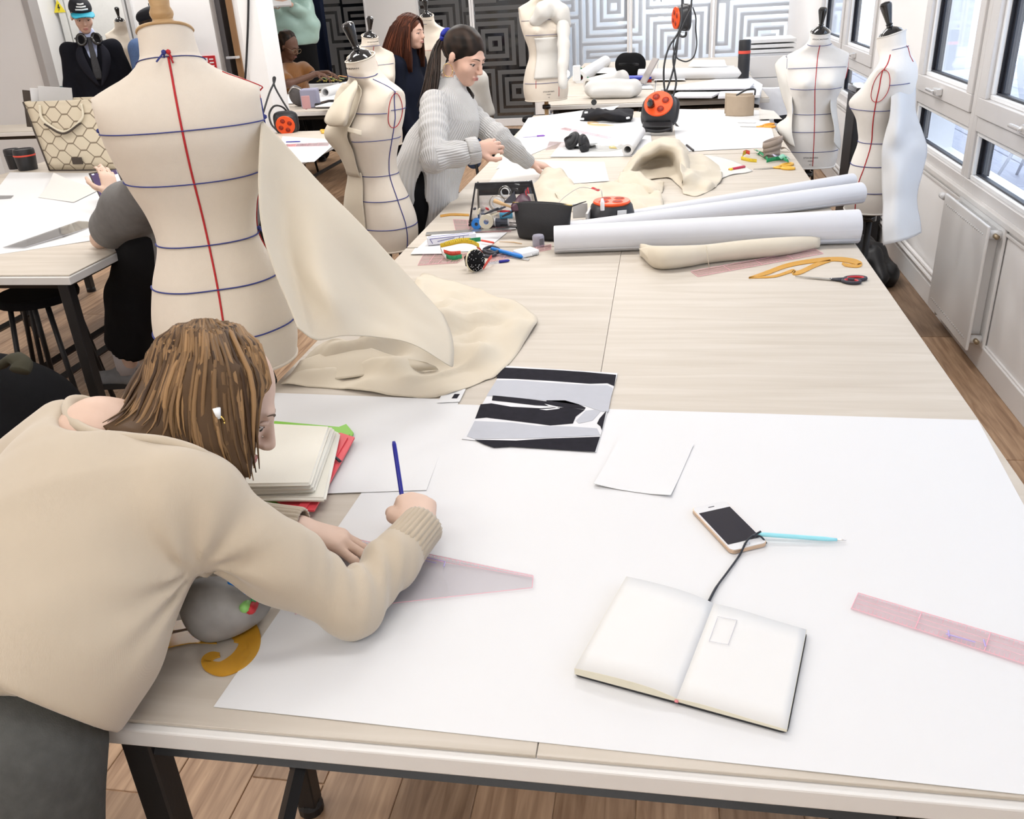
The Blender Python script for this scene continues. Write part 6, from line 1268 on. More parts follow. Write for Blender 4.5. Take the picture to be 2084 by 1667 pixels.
ss = thing('set_square', 'clear pink-edged tapering pattern square under the drawing arm', 'set square', at(930, 1170) * [1, 1, 0] + [0, 0, ZB])
sq = [(640, 1080), (1085, 1172), (1083, 1196), (600, 1250)]
part('plate', poly(sq, ZB, ZB + 0.002), CLEARP, ss, world=True)
gs = []; e0 = [at(640 + (1085 - 640) * t_, 1080 + (1172 - 1080) * t_, ZB + .0023) for t_ in np.linspace(0, 1, 61)]; e1 = [at(600 + (1083 - 600) * t_, 1250 + (1196 - 1250) * t_, ZB + .0023) for t_ in np.linspace(0, 1, 61)]
gs.append(tube([e0[0], e0[-1]], 0.0007, 4)); gs.append(tube([e1[0], e1[-1]], 0.0006, 4)); gs.append(tube([e0[-1], e1[-1]], 0.0006, 4)); i0 = [a_ + (b_ - a_) * 0.12 for a_, b_ in zip(e0, e1)]; gs.append(tube([i0[0], i0[-1]], 0.0005, 4))
for k in range(1, 60): gs.append(tube([e0[k], e0[k] + (e1[k] - e0[k]) * (0.12 if k % 5 == 0 else 0.06)], 0.0004, 4))
part('scale_marks', joinG(*gs), INKP, ss, world=True)
part('maker_mark', joinG(*[tube([at(*a_, ZB + .0024), at(*b_, ZB + .0024)], 0.0009, 4) for a_, b_ in (((862, 1133), (906, 1143)), ((858, 1140), (862, 1133)), ((906, 1143), (903, 1153)), ((866, 1141), (888, 1146)))]), INKV, ss, world=True)
def curve_outline(pts, w):
    """strip of changing width along a centre line (pixels)"""
    C = spline(pts, 8); Wd = np.interp(np.linspace(0, 1, len(C)), np.linspace(0, 1, len(w)), w); t_ = np.gradient(C, axis=0); t_ /= np.linalg.norm(t_, axis=1)[:, None]; nn = np.stack([-t_[:, 1], t_[:, 0]], 1)
    return C + nn * Wd[:, None], C - nn * Wd[:, None]
def strip_px(pts, w, z, th=0.002):
    L_, R_ = curve_outline(pts, w); n = len(L_); V = [tuple(at(*p, z)) for p in L_] + [tuple(at(*p, z)) for p in R_]; V += [(x, y, q + th) for x, y, q in V]; m_ = 2 * n; F = []
    for i in range(n - 1): F += [(m_ + i, m_ + i + 1, m_ + n + i + 1, m_ + n + i), (i, n + i, n + i + 1, i + 1), (i, i + 1, m_ + i + 1, m_ + i), (n + i + 1, n + i, m_ + n + i, m_ + n + i + 1)]
    F += [(0, m_, m_ + n, n), (n - 1, 2 * n - 1, m_ + 2 * n - 1, m_ + n - 1)]
    b = bmesh.new(); vs = [b.verts.new(v) for v in V]
    for f in F: b.faces.new([vs[i] for i in f])
    bmesh.ops.recalc_face_normals(b, faces=b.faces[:]); b.verts.index_update(); out = ([tuple(v.co) for v in b.verts], [tuple(v.index for v in f.verts) for f in b.faces]); b.free(); return out
z = T + 0.0022
fc_ = thing('french_curve', 'amber french curve with a hooked end under the drawing elbow', 'french curve', at(450, 1310) * [1, 1, 0] + [0, 0, T])
part('plate', strip_px([(200, 1372), (300, 1317), (380, 1296), (440, 1291)], [16, 16, 15, 20], z - 0.0015), AMB, fc_, world=True)
part('plate', strip_px([(455, 1268), (495, 1285), (508, 1312), (490, 1342), (455, 1362), (428, 1358), (420, 1346), (432, 1336), (448, 1334)], [14, 30, 22, 19, 15, 12, 10, 8, 4], z - 0.0015), AMB, fc_, world=True)
part('plate', strip_px([(200, 1330), (320, 1288), (400, 1271), (460, 1270)], [12, 12, 12, 14], z - 0.0015), AMB, fc_, world=True)
f2 = thing('french_curve', 'amber french curve next to the red-handled scissors', 'french curve', at(1640, 545) * [1, 1, 0] + [0, 0, T])
part('plate', strip_px([(1524, 566), (1560, 556), (1602, 541), (1650, 532), (1700, 528), (1735, 532), (1751, 538), (1742, 542), (1722, 540), (1714, 536)], [1, 4, 4, 4, 4, 5, 4, 3, 3, 2], T + 0.0006), AMB, f2, world=True)
part('plate', strip_px([(1524, 566), (1575, 563), (1612, 552), (1616, 556), (1630, 554), (1660, 540), (1690, 531)], [1, 2, 3, 4, 4, 4, 2], T + 0.0006), AMB, f2, world=True)
ruler('pink gridded ruler beside the rolled muslin', [(1405, 553), (1420, 564), (1676, 517), (1660, 508)], T + 0.0006, n=40)
# ---- paper rolls
def roll(label, p0, p1, r0, m=PAPER, inner=0.45, name='paper_roll', r1=None, cat='paper roll', core=None, grp=None):
    p0 = np.asarray(p0, float); p1 = np.asarray(p1, float); r1 = r1 or r0; t = thing(name, label, cat, (p0 + p1) / 2 - [0, 0, max(r0, r1)], 0, grp); d = _n(p1 - p0); u = _n(np.cross(d, [0, 0, 1])); v_ = np.cross(d, u); a = np.linspace(0, 2 * PI, 41)
    ring = lambda p, r: p + (np.cos(a)[:, None] * u + np.sin(a)[:, None] * v_) * r
    G = np.array([ring(p0 + d * 0.002, r0 * inner * 0.98), ring(p0, r0 * inner), ring(p0, r0 * 0.985)] + [ring(p0 + (p1 - p0) * q, r0 + (r1 - r0) * q) for q in (0.004, 0.25, 0.5, 0.75, 0.996)] + [ring(p1, r1 * 0.985), ring(p1, r1 * inner), ring(p0 * 0.02 + p1 * 0.98, r1 * inner * 0.98), ring(p0 * 0.5 + p1 * 0.5, r1 * inner * 0.97), ring(p0 + d * 0.002, r0 * inner * 0.98)])
    g = joinG(*[([tuple(x) for x in G.reshape(-1, 3)], [(i * 41 + j, i * 41 + j + 1, (i + 1) * 41 + j + 1, (i + 1) * 41 + j) for i in range(len(G) - 1) for j in range(40)])])
    part('roll', g, m, t, 50, world=True)
    sp = np.array([p1 + d * 0.0004 + (np.cos(q) * u + np.sin(q) * v_) * (r1 * (inner + (0.97 - inner) * k / 120)) for k, q in enumerate(np.linspace(0, 10 * PI, 121))]); part('wound_edge', tube(sp, 0.0005, 4), TRACE, t, world=True)
    fl_ = np.array([[p0 * (1 - q) + p1 * q + (u * math.cos(b_) + v_ * math.sin(b_)) * ((r0 + (r1 - r0) * q) + 0.0012) for q in np.linspace(0, 1, 5)] for b_ in np.linspace(0.6, 1.5, 6)]); part('loose_edge', sheet(fl_, 0.0008), m, t, True, world=True)
    if core is not None: part('core', tube([p0 - d * core, p0 + d * 0.05], r0 * inner * 0.9, 20, cap=False), mat('card tube', (0.62, 0.52, 0.36), 0.8), t, True, world=True)
    return t
RP = mat('white plotter paper', (0.60, 0.60, 0.625), 0.6, 0.012, 3)
ZR = T + 0.068
roll('biggest white paper roll, nearest of the three lying across the island', at(1128, 487, T + .048), at(1746, 460, T + .058), 0.047, RP, 0.80, r1=0.057)
roll('slimmer white paper roll lying behind the biggest one', at(1150, 470, T + .032), at(1752, 392, T + .042), 0.031, RP, 0.7, r1=0.041)
roll('flattened paper roll at the back of the three, pointing at the far form', at(1240, 447, T + .024), at(1735, 367, T + .031), 0.022, RP, 0.8, r1=0.030)
mr_ = thing('muslin_roll', 'rolled ecru muslin under the biggest paper roll', 'fabric', at(1480, 525))
G = []
for px, py, r in ((1302, 510, .020), (1340, 522, .036), (1400, 520, .034), (1440, 516, .030), (1520, 508, .030), (1600, 500, .027), (1668, 492, .018)):
    c = at(px, py, T + r + 0.001); a = np.linspace(0, 2 * PI, 33); G.append(c + np.cos(a)[:, None] * np.array([0.05, 1, 0]) * r * 1.35 + np.sin(a)[:, None] * np.array([0, 0, 1.0]) * r)
G = cat_grid(np.array(G), 8, 1); G = G + (fnoise(G, 26, 4) * 0.004)[..., None]; G[..., 2] = np.maximum(G[..., 2], T + 0.001); part('rolled_body', sheet(G, 0.002), MUSLIN, mr_, True, world=True)
tcloth('loose_end', '', [[(1300, 508, .045), (1330, 503, .06), (1360, 510, .05)], [(1315, 525, .03), (1345, 520, .05), (1366, 526, .03)], [(1325, 540, .006), (1345, 548, .003), (1368, 546, .004)]], MUSLIN, noise=0.006, seed=3, parent=mr_)
rp_ = at(1440, 522, T + 0.032); part('tied_cord', tube([rp_ + np.array([-0.006 * math.sin(q), 0.047 * math.cos(q), 0.034 * math.sin(q)]) for q in np.linspace(0, 2 * PI, 21)], 0.0012, 5), mat('ecru cord', (0.55, 0.47, 0.35), 0.9), mr_, True, world=True)
# ---- scissors
def scissors(label, tip, joint, h1, h2, z, mblade, mhandle, mgrip=None, r=0.006, loops=(1.0, 1.0)):
    a, j = at(*tip, z + 0.003), at(*joint, z + 0.005); t = thing('scissors', label, 'scissors', j * [1, 1, 0] + [0, 0, z]); d = _n(j - a); s_ = np.array([-d[1], d[0], 0])
    for k, sg in enumerate((1, -1)):
        q = [a + s_ * sg * 0.0004, a + (j - a) * 0.5 + s_ * sg * 0.0045, j + s_ * sg * 0.006, j - s_ * sg * 0.003, a + (j - a) * 0.5 - s_ * sg * 0.001]
        v, f = prism([tuple(p[:2]) for p in (q if sg > 0 else q[::-1])], z + 0.002 + 0.0022 * k, z + 0.004 + 0.0022 * k); part('blade', (v, f), mblade, t, world=True)
    part('pivot', xf(lathe([(0, 0), (0.0045, 0), (0.004, 0.002), (0, 0.0025)], 12, False), j * [1, 1, 0] + [0, 0, z + 0.0062]), CHROME, t, True, world=True)
    for (px, py), ln in ((h1, loops[0]), (h2, loops[1])):
        e = at(px, py, z + 0.006); v_ = e - j; L_ = np.linalg.norm(v_); dd = v_ / L_; n_ = np.array([-dd[1], dd[0], 0])
        part('shank', tube([j - dd * 0.004, j + dd * L_ * 0.45], [r * 0.8, r], 8, flat=0.7), mhandle, t, True, world=True)
        c = j + dd * L_ * 0.70; lp = [c + dd * L_ * 0.30 * math.cos(q) + n_ * 0.017 * ln * math.sin(q) for q in np.linspace(0, 2 * PI, 25)]; part('finger_loop', tube(lp, r * 0.85, 8, cap=False), mhandle, t, True, world=True)
        if mgrip: part('grip_lining', tube([c + (p - c) * 0.78 + [0, 0, 0.001] for p in lp], r * 0.55, 8, cap=False), mgrip, t, True, world=True)
    return t
STEEL = mat('brushed steel', (0.55, 0.54, 0.52), 0.3, 0.05, metal=0.85); SOFT = mat('charcoal soft grip', (0.03, 0.03, 0.04), 0.6); REDG = mat('red grip', (0.50, 0.03, 0.04), 0.5); YEL = mat('golden yellow handle', (0.75, 0.42, 0.05), 0.4, 0.06)
scissors('scissors with charcoal and red handles at the right edge of the island', (1618, 563), (1692, 568), (1762, 566), (1750, 574), T, STEEL, SOFT, REDG, 0.0065)
scissors('yellow-handled scissors among the tape measures near the front-facing form', (1533, 345), (1575, 341), (1612, 333), (1616, 343), T, STEEL, YEL, None, 0.008)
scissors('orange-handled scissors near the tan pouch', (1506, 258), (1541, 258), (1574, 252), (1577, 258), T, STEEL, mat('orange handle', (0.80, 0.33, 0.03), 0.4), None, 0.008)
# ---- crumpled muslin in the middle of the island
mh = thing('muslin_heap', 'big crumpled heap of ecru muslin in the middle of the island', 'fabric', at(1330, 370))
tcloth('arched_fold', '', [[(1288, 332, .002), (1308, 302, .012), (1342, 282, .02), (1378, 284, .02), (1402, 308, .012), (1412, 340, .004)],
    [(1268, 348, .03), (1294, 312, .09), (1334, 289, .135), (1376, 289, .135), (1398, 315, .10), (1404, 352, .05)], [(1276, 354, .036), (1301, 324, .085), (1338, 305, .118), (1370, 307, .115), (1386, 332, .09), (1394, 364, .04)],
    [(1286, 358, .018), (1312, 337, .03), (1341, 327, .04), (1364, 330, .04), (1377, 347, .03), (1388, 370, .018)], [(1302, 374, .003), (1316, 368, .004), (1340, 362, .006), (1362, 362, .006), (1377, 374, .004), (1391, 388, .003)]], MUSLIN, 'fabric', 10, 10, 0.010, 60, 21, parent=mh)
tcloth('folded_side', '', [[(1386, 322, .085), (1412, 312, .07), (1440, 320, .04), (1466, 340, .008)], [(1384, 342, .085), (1408, 336, .055), (1436, 338, .05), (1470, 354, .012)], [(1390, 366, .05), (1410, 352, .065), (1436, 362, .025), (1468, 366, .012)], [(1388, 380, .02), (1414, 384, .012), (1440, 374, .03), (1460, 374, .008)], [(1390, 394, .003), (1417, 399, .003), (1444, 388, .003), (1458, 380, .003)]], MUSLIN, 'fabric', 10, 10, 0.012, 70, 5, parent=mh)
tcloth('front_fold', '', [[(1262, 352, .03), (1290, 348, .05), (1322, 362, .04), (1352, 372, .012)], [(1258, 366, .03), (1290, 366, .035), (1322, 378, .03), (1350, 384, .008)], [(1262, 384, .004), (1296, 390, .004), (1326, 394, .004), (1348, 392, .003)]], MUSLIN, noise=.014, f=66, seed=9, parent=mh)
tcloth('side_flap', '', [[(1400, 318, .012), (1450, 316, .006), (1500, 330, .004), (1532, 348, .003)], [(1405, 338, .02), (1452, 335, .018), (1490, 345, .008), (1515, 352, .003)], [(1420, 358, .02), (1455, 355, .02), (1468, 362, .008), (1480, 356, .003)]], MUSLIN2, noise=0.014, f=60, seed=8, parent=mh)
tcloth('flat_tail', '', [[(1120, 385, .02), (1200, 372, .03), (1270, 368, .02), (1330, 385, .01)], [(1130, 400, .02), (1205, 392, .02), (1275, 390, .02), (1346, 398, .02)], [(1160, 425, .006), (1225, 415, .012), (1290, 420, .02), (1350, 415, .004)], [(1170, 436, .003), (1230, 438, .003), (1300, 438, .003), (1335, 428, .003)]], MUSLIN, noise=0.034, f=60, seed=31, parent=mh)
mc = thing('muslin_piece', 'ecru muslin standing up in a peak under the reaching hand', 'fabric', at(1140, 390))
tcloth('peaked_fold', '', [[(1088, 372, .02), (1108, 345, .06), (1125, 338, .075), (1150, 352, .05), (1165, 372, .02)], [(1082, 385, .02), (1108, 370, .05), (1130, 360, .06), (1158, 375, .04), (1180, 385, .01)], [(1085, 400, .02), (1110, 395, .03), (1140, 390, .03), (1170, 398, .02), (1190, 402, .004)], [(1090, 418, .003), (1115, 420, .003), (1150, 422, .003), (1180, 416, .003), (1200, 412, .003)]], MUSLIN, noise=0.018, f=60, seed=17, parent=mc)
# ------------------------------------------------------------------ sewing clutter at the middle of the island
def ybox(a, b, c, h0, h1, bev=0.0015, hgt=None):
    """box on the table: a,b front edge as seen in the photo, depth c metres away from the viewer"""
    p, q = at(*a, T + h0), at(*b, T + h0); d = _n(q - p); n_ = np.array([-d[1], d[0], 0]); L_ = np.linalg.norm(q - p); g = box(0, L_, 0, c, h0 + T, h1 + T, bev)
    v = np.asarray(g[0]); return ((p * [1, 1, 0])[None] + v[:, :1] * d + v[:, 1:2] * n_ + v[:, 2:] * np.array([0, 0, 1])).tolist(), g[1]
ORANGE = mat('signal orange plastic', (0.80, 0.085, 0.012), 0.35, 0.04); CHAR = mat('charcoal plastic', (0.022, 0.022, 0.025), 0.4, 0.1)
def cable_reel(label, loc, R=None, s=1.0, plug=False, crank=True):
    """extension socket block: black tapered body, orange face with four sockets. R turns it as a whole"""
    t = thing('extension_reel', label, 'extension lead', loc); 
    if R is not None: t.rotation_euler = R
    k = lambda g: ((np.asarray(g[0]) * s).tolist(), g[1])
    sq_ = lambda r, z, n_=32, e=0.55: [(r * math.copysign(abs(math.cos(a)) ** e, math.cos(a)), r * 0.92 * math.copysign(abs(math.sin(a)) ** e, math.sin(a)), z) for a in np.linspace(0, 2 * PI, n_, endpoint=False)]
    rings = [sq_(0.098, 0.0), sq_(0.105, 0.006), sq_(0.104, 0.022), sq_(0.094, 0.028), sq_(0.086, 0.075, e=0.8), sq_(0.080, 0.084, e=1.0)]; V = sum(rings, []); n_ = 32
    F = [(i * n_ + j, i * n_ + (j + 1) % n_, (i + 1) * n_ + (j + 1) % n_, (i + 1) * n_ + j) for i in range(5) for j in range(n_)] + [tuple(range(n_ - 1, -1, -1)), tuple(range(5 * n_, 6 * n_))]
    part('body', k((V, F)), CHAR, t, 40)
    fc = part('face', k(lathe([(0, 0.082), (0.077, 0.082), (0.079, 0.088), (0.076, 0.094), (0.0, 0.095)], 36, False)), ORANGE, t, 40)
    for a in range(4):
        x, y = 0.041 * math.cos(a * PI / 2 + .4), 0.041 * math.sin(a * PI / 2 + .4)
        part('socket', k(xf(lathe([(0.0195, 0.0951), (0.0195, 0.0962), (0.0225, 0.0962), (0.0225, 0.0951)], 20, False), (x, y, 0))), ORANGE, fc, True)
        part('socket_well', k(xf(lathe([(0, 0.0951), (0.0194, 0.0951), (0.0194, 0.0954), (0, 0.0955)], 20, False), (x, y, 0))), mat('deep orange well', (0.30, 0.02, 0.004), 0.6), fc, True)
        for d_ in (-1, 1): part('pin_hole', k(xf(lathe([(0, 0.0955), (0.003, 0.0955), (0.003, 0.0958), (0, 0.0958)], 8, False), (x + d_ * 0.009 * math.cos(a), y + d_ * 0.009 * math.sin(a), 0))), GASK, fc)
    part('handle', k(tube(spline([(-0.07, -0.098, 0.03), (-0.06, -0.125, 0.03), (0, -0.135, 0.03), (0.06, -0.125, 0.03), (0.07, -0.098, 0.03)], 5), 0.009, 8)), CHAR, t, True)
    if plug:
        part('plug', k(xf(lathe([(0, 0.095), (0.020, 0.096), (0.021, 0.12), (0.012, 0.135), (0.008, 0.15), (0, 0.15)], 16, False), (0.041 * math.cos(PI + .4), 0.041 * math.sin(PI + .4), 0))), LACQ, t, True)
    return t
r1 = cable_reel('orange and black socket reel behind the biggest paper roll, red-flagged charger in it', at(1245, 452), (0, 0, 0.3), 0.93)
part('rating_label', xf(box(-0.018, 0.018, -0.001, 0.001, -0.012, 0.012), (0.02, -0.083, 0.052), rx=0.15), WBEAD, r1)
ch = thing('phone_charger', 'slim white charger plug standing in the socket reel, wire with a red flag', 'charger', at(1226, 425, T + 0.09)); p0 = at(1226, 428, T + 0.09)
part('plug', tube([p0, p0 + [0, 0, 0.03], p0 + [0, 0, 0.045]], [0.008, 0.008, 0.004], 10), WBEAD, ch, True, world=True)
cp = spline([p0 + [0, 0, 0.045], p0 + [-0.006, 0.01, 0.075], atd(1210, 385, 3.62), atd(1180, 382, 3.6), atd(1150, 400, 3.55), atd(1130, 416, 3.45), atd(1100, 412, 3.5), at(1085, 432, T + .08)], 6)
part('wire', tube(cp, 0.0013, 6), mat('grey wire', (0.45, 0.42, 0.42), 0.5), ch, True, world=True)
part('red_flag', tube([atd(1205, 382, 3.62), atd(1219, 388, 3.61)], 0.013, 4, flat=0.15), RED, ch, world=True)
wb = thing('card_box', 'open pale grey card box between the black pouch and the socket reel', 'box', at(1180, 460)); GC = mat('pale grey card', (0.55, 0.54, 0.53), 0.8)
part('base', ybox((1160, 466), (1196, 463), 0.12, 0.001, 0.006), GC, wb, world=True); part('side', ybox((1192, 463), (1197, 463), 0.12, 0.006, 0.06), GC, wb, world=True); part('back', ybox((1166, 445), (1196, 443), 0.006, 0.006, 0.065), GC, wb, world=True)
# black pouch
bp_ = thing('pouch', 'black leather zip pouch standing in front of the clear pencil case', 'pouch', at(1100, 492)); LEA = mat('black grained leather', (0.014, 0.014, 0.016), 0.55, 0.1, 60, bump=0.3, bscale=400)
c0, c1 = at(1048, 487), at(1150, 494); d = _n(c1 - c0); n_ = np.array([-d[1], d[0], 0]); Lp = np.linalg.norm(c1 - c0); G = []
for u, w, z_ in ((0.02, 0.030, 0.001), (0.0, 0.040, 0.02), (-0.03, 0.036, 0.07), (-0.06, 0.018, 0.115), (-0.085, 0.006, 0.138)):
    row = []
    for a in np.linspace(0, 2 * PI, 29): row.append((c0 + c1) / 2 + d * math.copysign(abs(math.cos(a)) ** 0.6, math.cos(a)) * Lp * (0.5 - u) + n_ * (0.035 + math.sin(a) * w) + np.array([0, 0, z_ - 0.010 * math.cos(a * 1.0) ** 2 * (z_ > .1)]))
    G.append(row)
G = cat_grid(np.array(G), 5, 1); part('body', sheet(G, 0.003), LEA, bp_, True, world=True)
part('zip', tube(spline([G[-1][0], (G[-1][0] + G[-1][14]) / 2 + [0, 0, 0.0], G[-1][14]], 8) + np.array([0, 0, 0.003]), 0.0028, 6), mat('brass zip', (0.50, 0.36, 0.12), 0.35, metal=0.8), bp_, True, world=True)
e = G[-1][0]; part('zip_tab', tube([e, e + d * 0.03 + [0, 0, 0.012], e + d * 0.055 + [0, 0, 0.02]], [0.006, 0.006, 0.004], 6, flat=0.4), LEA, bp_, True, world=True)
part('base', prism([tuple(((c0 + c1) / 2 + d * math.cos(a) * Lp * 0.47 + n_ * (0.035 + math.sin(a) * 0.028))[:2]) for a in np.linspace(0, 2 * PI, 20, endpoint=False)], T + 0.0005, T + 0.004), LEA, bp_, world=True)
# clear pencil case with black piping
pcs = thing('pencil_case', 'clear pencil case with black edges full of spools and tapes', 'pencil case', at(1020, 460)); VIN = clear('clear vinyl', (0.97, 0.97, 0.98), rough=0.06)
f0, f1, t0, t1 = at(955, 458, T + 0.004), at(1102, 466, T + 0.004), atd(968, 374, 3.330), atd(1082, 370, 3.325)
q0, q1 = f0 + [0.02, 0.10, 0], f1 + [-0.01, 0.10, 0]
wall_ = lambda a, b, c, e_: sheet(np.array([[a * (1 - i / 3) + b * i / 3 for i in range(4)], [(a + c) / 2 * (1 - i / 3) + (b + e_) / 2 * i / 3 for i in range(4)], [c * (1 - i / 3) + e_ * i / 3 for i in range(4)]]), 0.0006)
part('clear_front', wall_(f0, f1, t0, t1), VIN, pcs, True, world=True); part('clear_back', wall_(q0, q1, t0 + [0.005, 0.02, 0], t1 + [-.005, 0.02, 0]), VIN, pcs, True, world=True); part('clear_base', wall_(f0, f1, q0, q1), VIN, pcs, True, world=True)
PIPE = mat('black piping', (0.015, 0.015, 0.018), 0.45)
for nm_, pts in (('piping', [f0 + (t0 - f0) * .06, f0 + (f1 - f0) * 0.04, f1 - (f1 - f0) * 0.04, f1 + (t1 - f1) * .06, t1, t0, f0 + (t0 - f0) * .06]), ('piping', [q0, t0 + [0.005, 0.02, 0]]), ('piping', [q1, t1 + [-0.005, 0.02, 0]]), ('piping', [f0, q0]), ('piping', [f1, q1])): part(nm_, tube(pts, 0.0042, 8), PIPE, pcs, True, world=True)
zb_ = (t1 - t0); part('zip_band', sheet(np.array([[t0 + zb_ * (i / 4) + [0, 0.004, 0] for i in range(5)], [t0 + zb_ * (i / 4) + [0, 0.002, -0.02] for i in range(5)]]), 0.002), PIPE, pcs, world=True)
part('zip_band', sheet(np.array([[t0 + zb_ * (i / 4) + [0.004, 0.022, -0.024] for i in range(5)], [t0 + zb_ * (i / 4) + [0.004, 0.024, -0.05] for i in range(5)]]), 0.002), PIPE, pcs, world=True)
BLUP = mat('bright blue plastic', (0.02, 0.20, 0.62), 0.35); CYAN = mat('cyan thread', (0.03, 0.33, 0.55), 0.7); CRM = mat('cream thread', (0.72, 0.66, 0.52), 0.7); GREYT = mat('slate thread', (0.08, 0.09, 0.12), 0.7)
def spool(label, px, py, h, ax, r, L_, thread, flange, hole=None):
    c = at(px, py, T + h); a = _n(np.asarray(ax, float)); t = thing('thread_spool', label, 'spool', c - [0, 0, r], group=None); u = _n(np.cross(a, [0, 0, 1])); v_ = np.cross(a, u); q = np.linspace(0, 2 * PI, 25)
    ring = lambda s_, rr: c + a * s_ + (np.cos(q)[:, None] * u + np.sin(q)[:, None] * v_) * rr
    part('thread', sheet(np.array([ring(-L_ / 2 + .003, r * .4), ring(-L_ / 2 + .003, r * .93), ring(0, r * .96), ring(L_ / 2 - .003, r * .93), ring(L_ / 2 - .003, r * .4)]), 0.001), thread, t, True, world=True)
    for s_ in (-1, 1): part('flange', sheet(np.array([ring(s_ * (L_ / 2 - .002), r * .35), ring(s_ * (L_ / 2 - .002), r), ring(s_ * L_ / 2, r), ring(s_ * L_ / 2, r * .35)]), 0.001), flange, t, 40, world=True)
    part('core', sheet(np.array([ring(-L_ / 2 - .0005, r * .62), ring(-L_ / 2 - .0005, r * .34), ring(L_ / 2, r * .34)]), 0.001), hole or flange, t, 40, world=True); return t
fwd = np.array([0.12, -1, 0.05])
spool('small blue-cored spool in the left corner of the clear pencil case', 970, 455, 0.022, fwd, 0.020, 0.03, BLUP, BLUP, GREYT)
spool('cream thread spool with a blue core at the front of the clear pencil case', 990, 450, 0.030, fwd, 0.028, 0.035, CRM, CRM, BLUP)
spool('slate thread spool lying sideways in the clear pencil case', 1021, 452, 0.020, (1, 0.1, 0), 0.017, 0.055, GREYT, WBEAD)
spool('cyan thread spool on top of the slate one in the clear pencil case', 1030, 437, 0.048, (1, 0.2, 0), 0.017, 0.05, CYAN, CYAN)
for lab, px, py, D, rr in (('upper roll of clear sticky tape in the clear pencil case', 1028, 391, 3.320, 0.024), ('lower roll of clear sticky tape in the clear pencil case', 1012, 413, 3.305, 0.030)):
    c = atd(px, py, D); t = thing('tape_roll', lab, 'sticky tape', c - [0, 0, rr]); q = np.linspace(0, 2 * PI, 29)
    for r_, m_ in ((rr, clear('cloudy tape', (0.82, 0.80, 0.76), rough=0.2, fac=0.2)), (rr * 0.66, WBEAD)): part('ring', sheet(np.array([[c + np.array([math.cos(b) * k_, s_, math.sin(b) * k_]) for b in q] for s_, k_ in ((-.008, r_ * .93), (-.008, r_), (.008, r_), (.008, r_ * .93))]), 0.0012), m_, t, True, world=True)
HDL = mat('worn wood handle', (0.55, 0.36, 0.18), 0.5); t = thing('wooden_awl', 'wood-handled awl poking up in the clear pencil case', 'awl', at(1030, 425, T + .03)); part('handle', tube([atd(1005, 408, 3.287), atd(1020, 414, 3.285), atd(1040, 421, 3.282)], [0.008, 0.007, 0.004], 10), HDL, t, True, world=True)
t = thing('pouch', 'little dark purple purse inside the clear pencil case', 'purse', at(1062, 430, T + .04)); G = [[atd(1042, 418, 3.310), atd(1060, 396, 3.315), atd(1075, 400, 3.315), atd(1082, 418, 3.310)], [atd(1040, 424, 3.300), atd(1060, 412, 3.297), atd(1076, 412, 3.297), atd(1083, 424, 3.300)], [atd(1042, 430, 3.300), atd(1060, 430, 3.295), atd(1076, 430, 3.295), atd(1082, 430, 3.300)]]; part('body', sheet(cat_grid(G, 5, 4), 0.008), mat('aubergine satin', (0.06, 0.018, 0.035), 0.4), t, True, world=True); part('loop', tube([atd(1072, 400, 3.310), atd(1070, 390, 3.310), atd(1074, 382, 3.310), atd(1076, 394, 3.308)], 0.003, 6), REDG, t, True, world=True)
t = thing('triangle_pouch', 'charcoal triangular tailor chalk holder inside the clear pencil case', 'chalk holder', at(1040, 430, T + .04)); v = [atd(1024, 413, 3.305), atd(1046, 390, 3.310), atd(1052, 414, 3.305)]; v2 = [p + np.array([0, 0.012, 0]) for p in v]; part('body', ([tuple(p) for p in v + v2], [(0, 2, 1), (3, 4, 5), (0, 1, 4, 3), (1, 2, 5, 4), (2, 0, 3, 5)]), SOFT, t, world=True)
t = thing('grip_clips', 'dark grips and cream trims jumbled in the clear pencil case', 'haberdashery', at(985, 440, T + .04)); 
for k in range(9):
    c = atd(966 + 8.5 * k, 425 + (k % 3) * 5, 3.31 + 0.01 * (k % 2)); rs = np.random.RandomState(k); dv = rs.uniform(-1, 1, 3) * [0.03, 0.01, 0.012]; part('clip', tube([c - dv, c, c + dv], [0.004, 0.008, 0.005], 7, flat=0.6), (SOFT, CRM, GREYT, REDG)[k % 4], t, True, world=True)
# steel rule, papers, boxes, tape measure, pincushion ...
t = thing('steel_rule', 'long steel rule in front of the clear pencil case', 'ruler', at(960, 470)); part('blade', poly([(868, 473), (1050, 463), (1050, 467), (866, 479)], T + 0.003, T + 0.0045), STEEL, t, world=True)
ruler('pink gridded ruler corner under the clear pencil case', [(922, 447), (928, 475), (1040, 472), (1035, 452)], T + 0.0008, n=16)
pxsheet('paper_sheet', 'white sheets in front of the steel rule', [(840, 515), (985, 512), (1032, 474), (880, 478)], T + 0.001, th=0.002, n=6)
pxsheet('paper_sheet', 'white sheet edge lying at the left below the clear ruler', [(836, 518), (905, 517), (910, 507), (845, 506)], T + 0.0034, th=0.002, n=4)
ruler('pink gridded pattern square at the left edge of the island below the papers', [(850, 541), (862, 518), (960, 516), (930, 536)], T + 0.0008, n=14)
ruler('pink gridded ruler under the blue pen and the eraser box', [(990, 535), (1000, 522), (1122, 498), (1122, 508)], T + 0.0008, n=20)
bx = thing('ruler_box', 'slim white carton with violet line print beside the tape measure', 'box', at(920, 495)); part('carton', ybox((871, 500), (970, 490), 0.03, 0.006, 0.034), mat('white carton', (0.72, 0.72, 0.78), 0.5), bx, world=True)
p_, q_ = at(871, 500, T + .006), at(970, 490, T + .006); d = (q_ - p_); n_ = _n(np.array([-d[1], d[0], 0]))
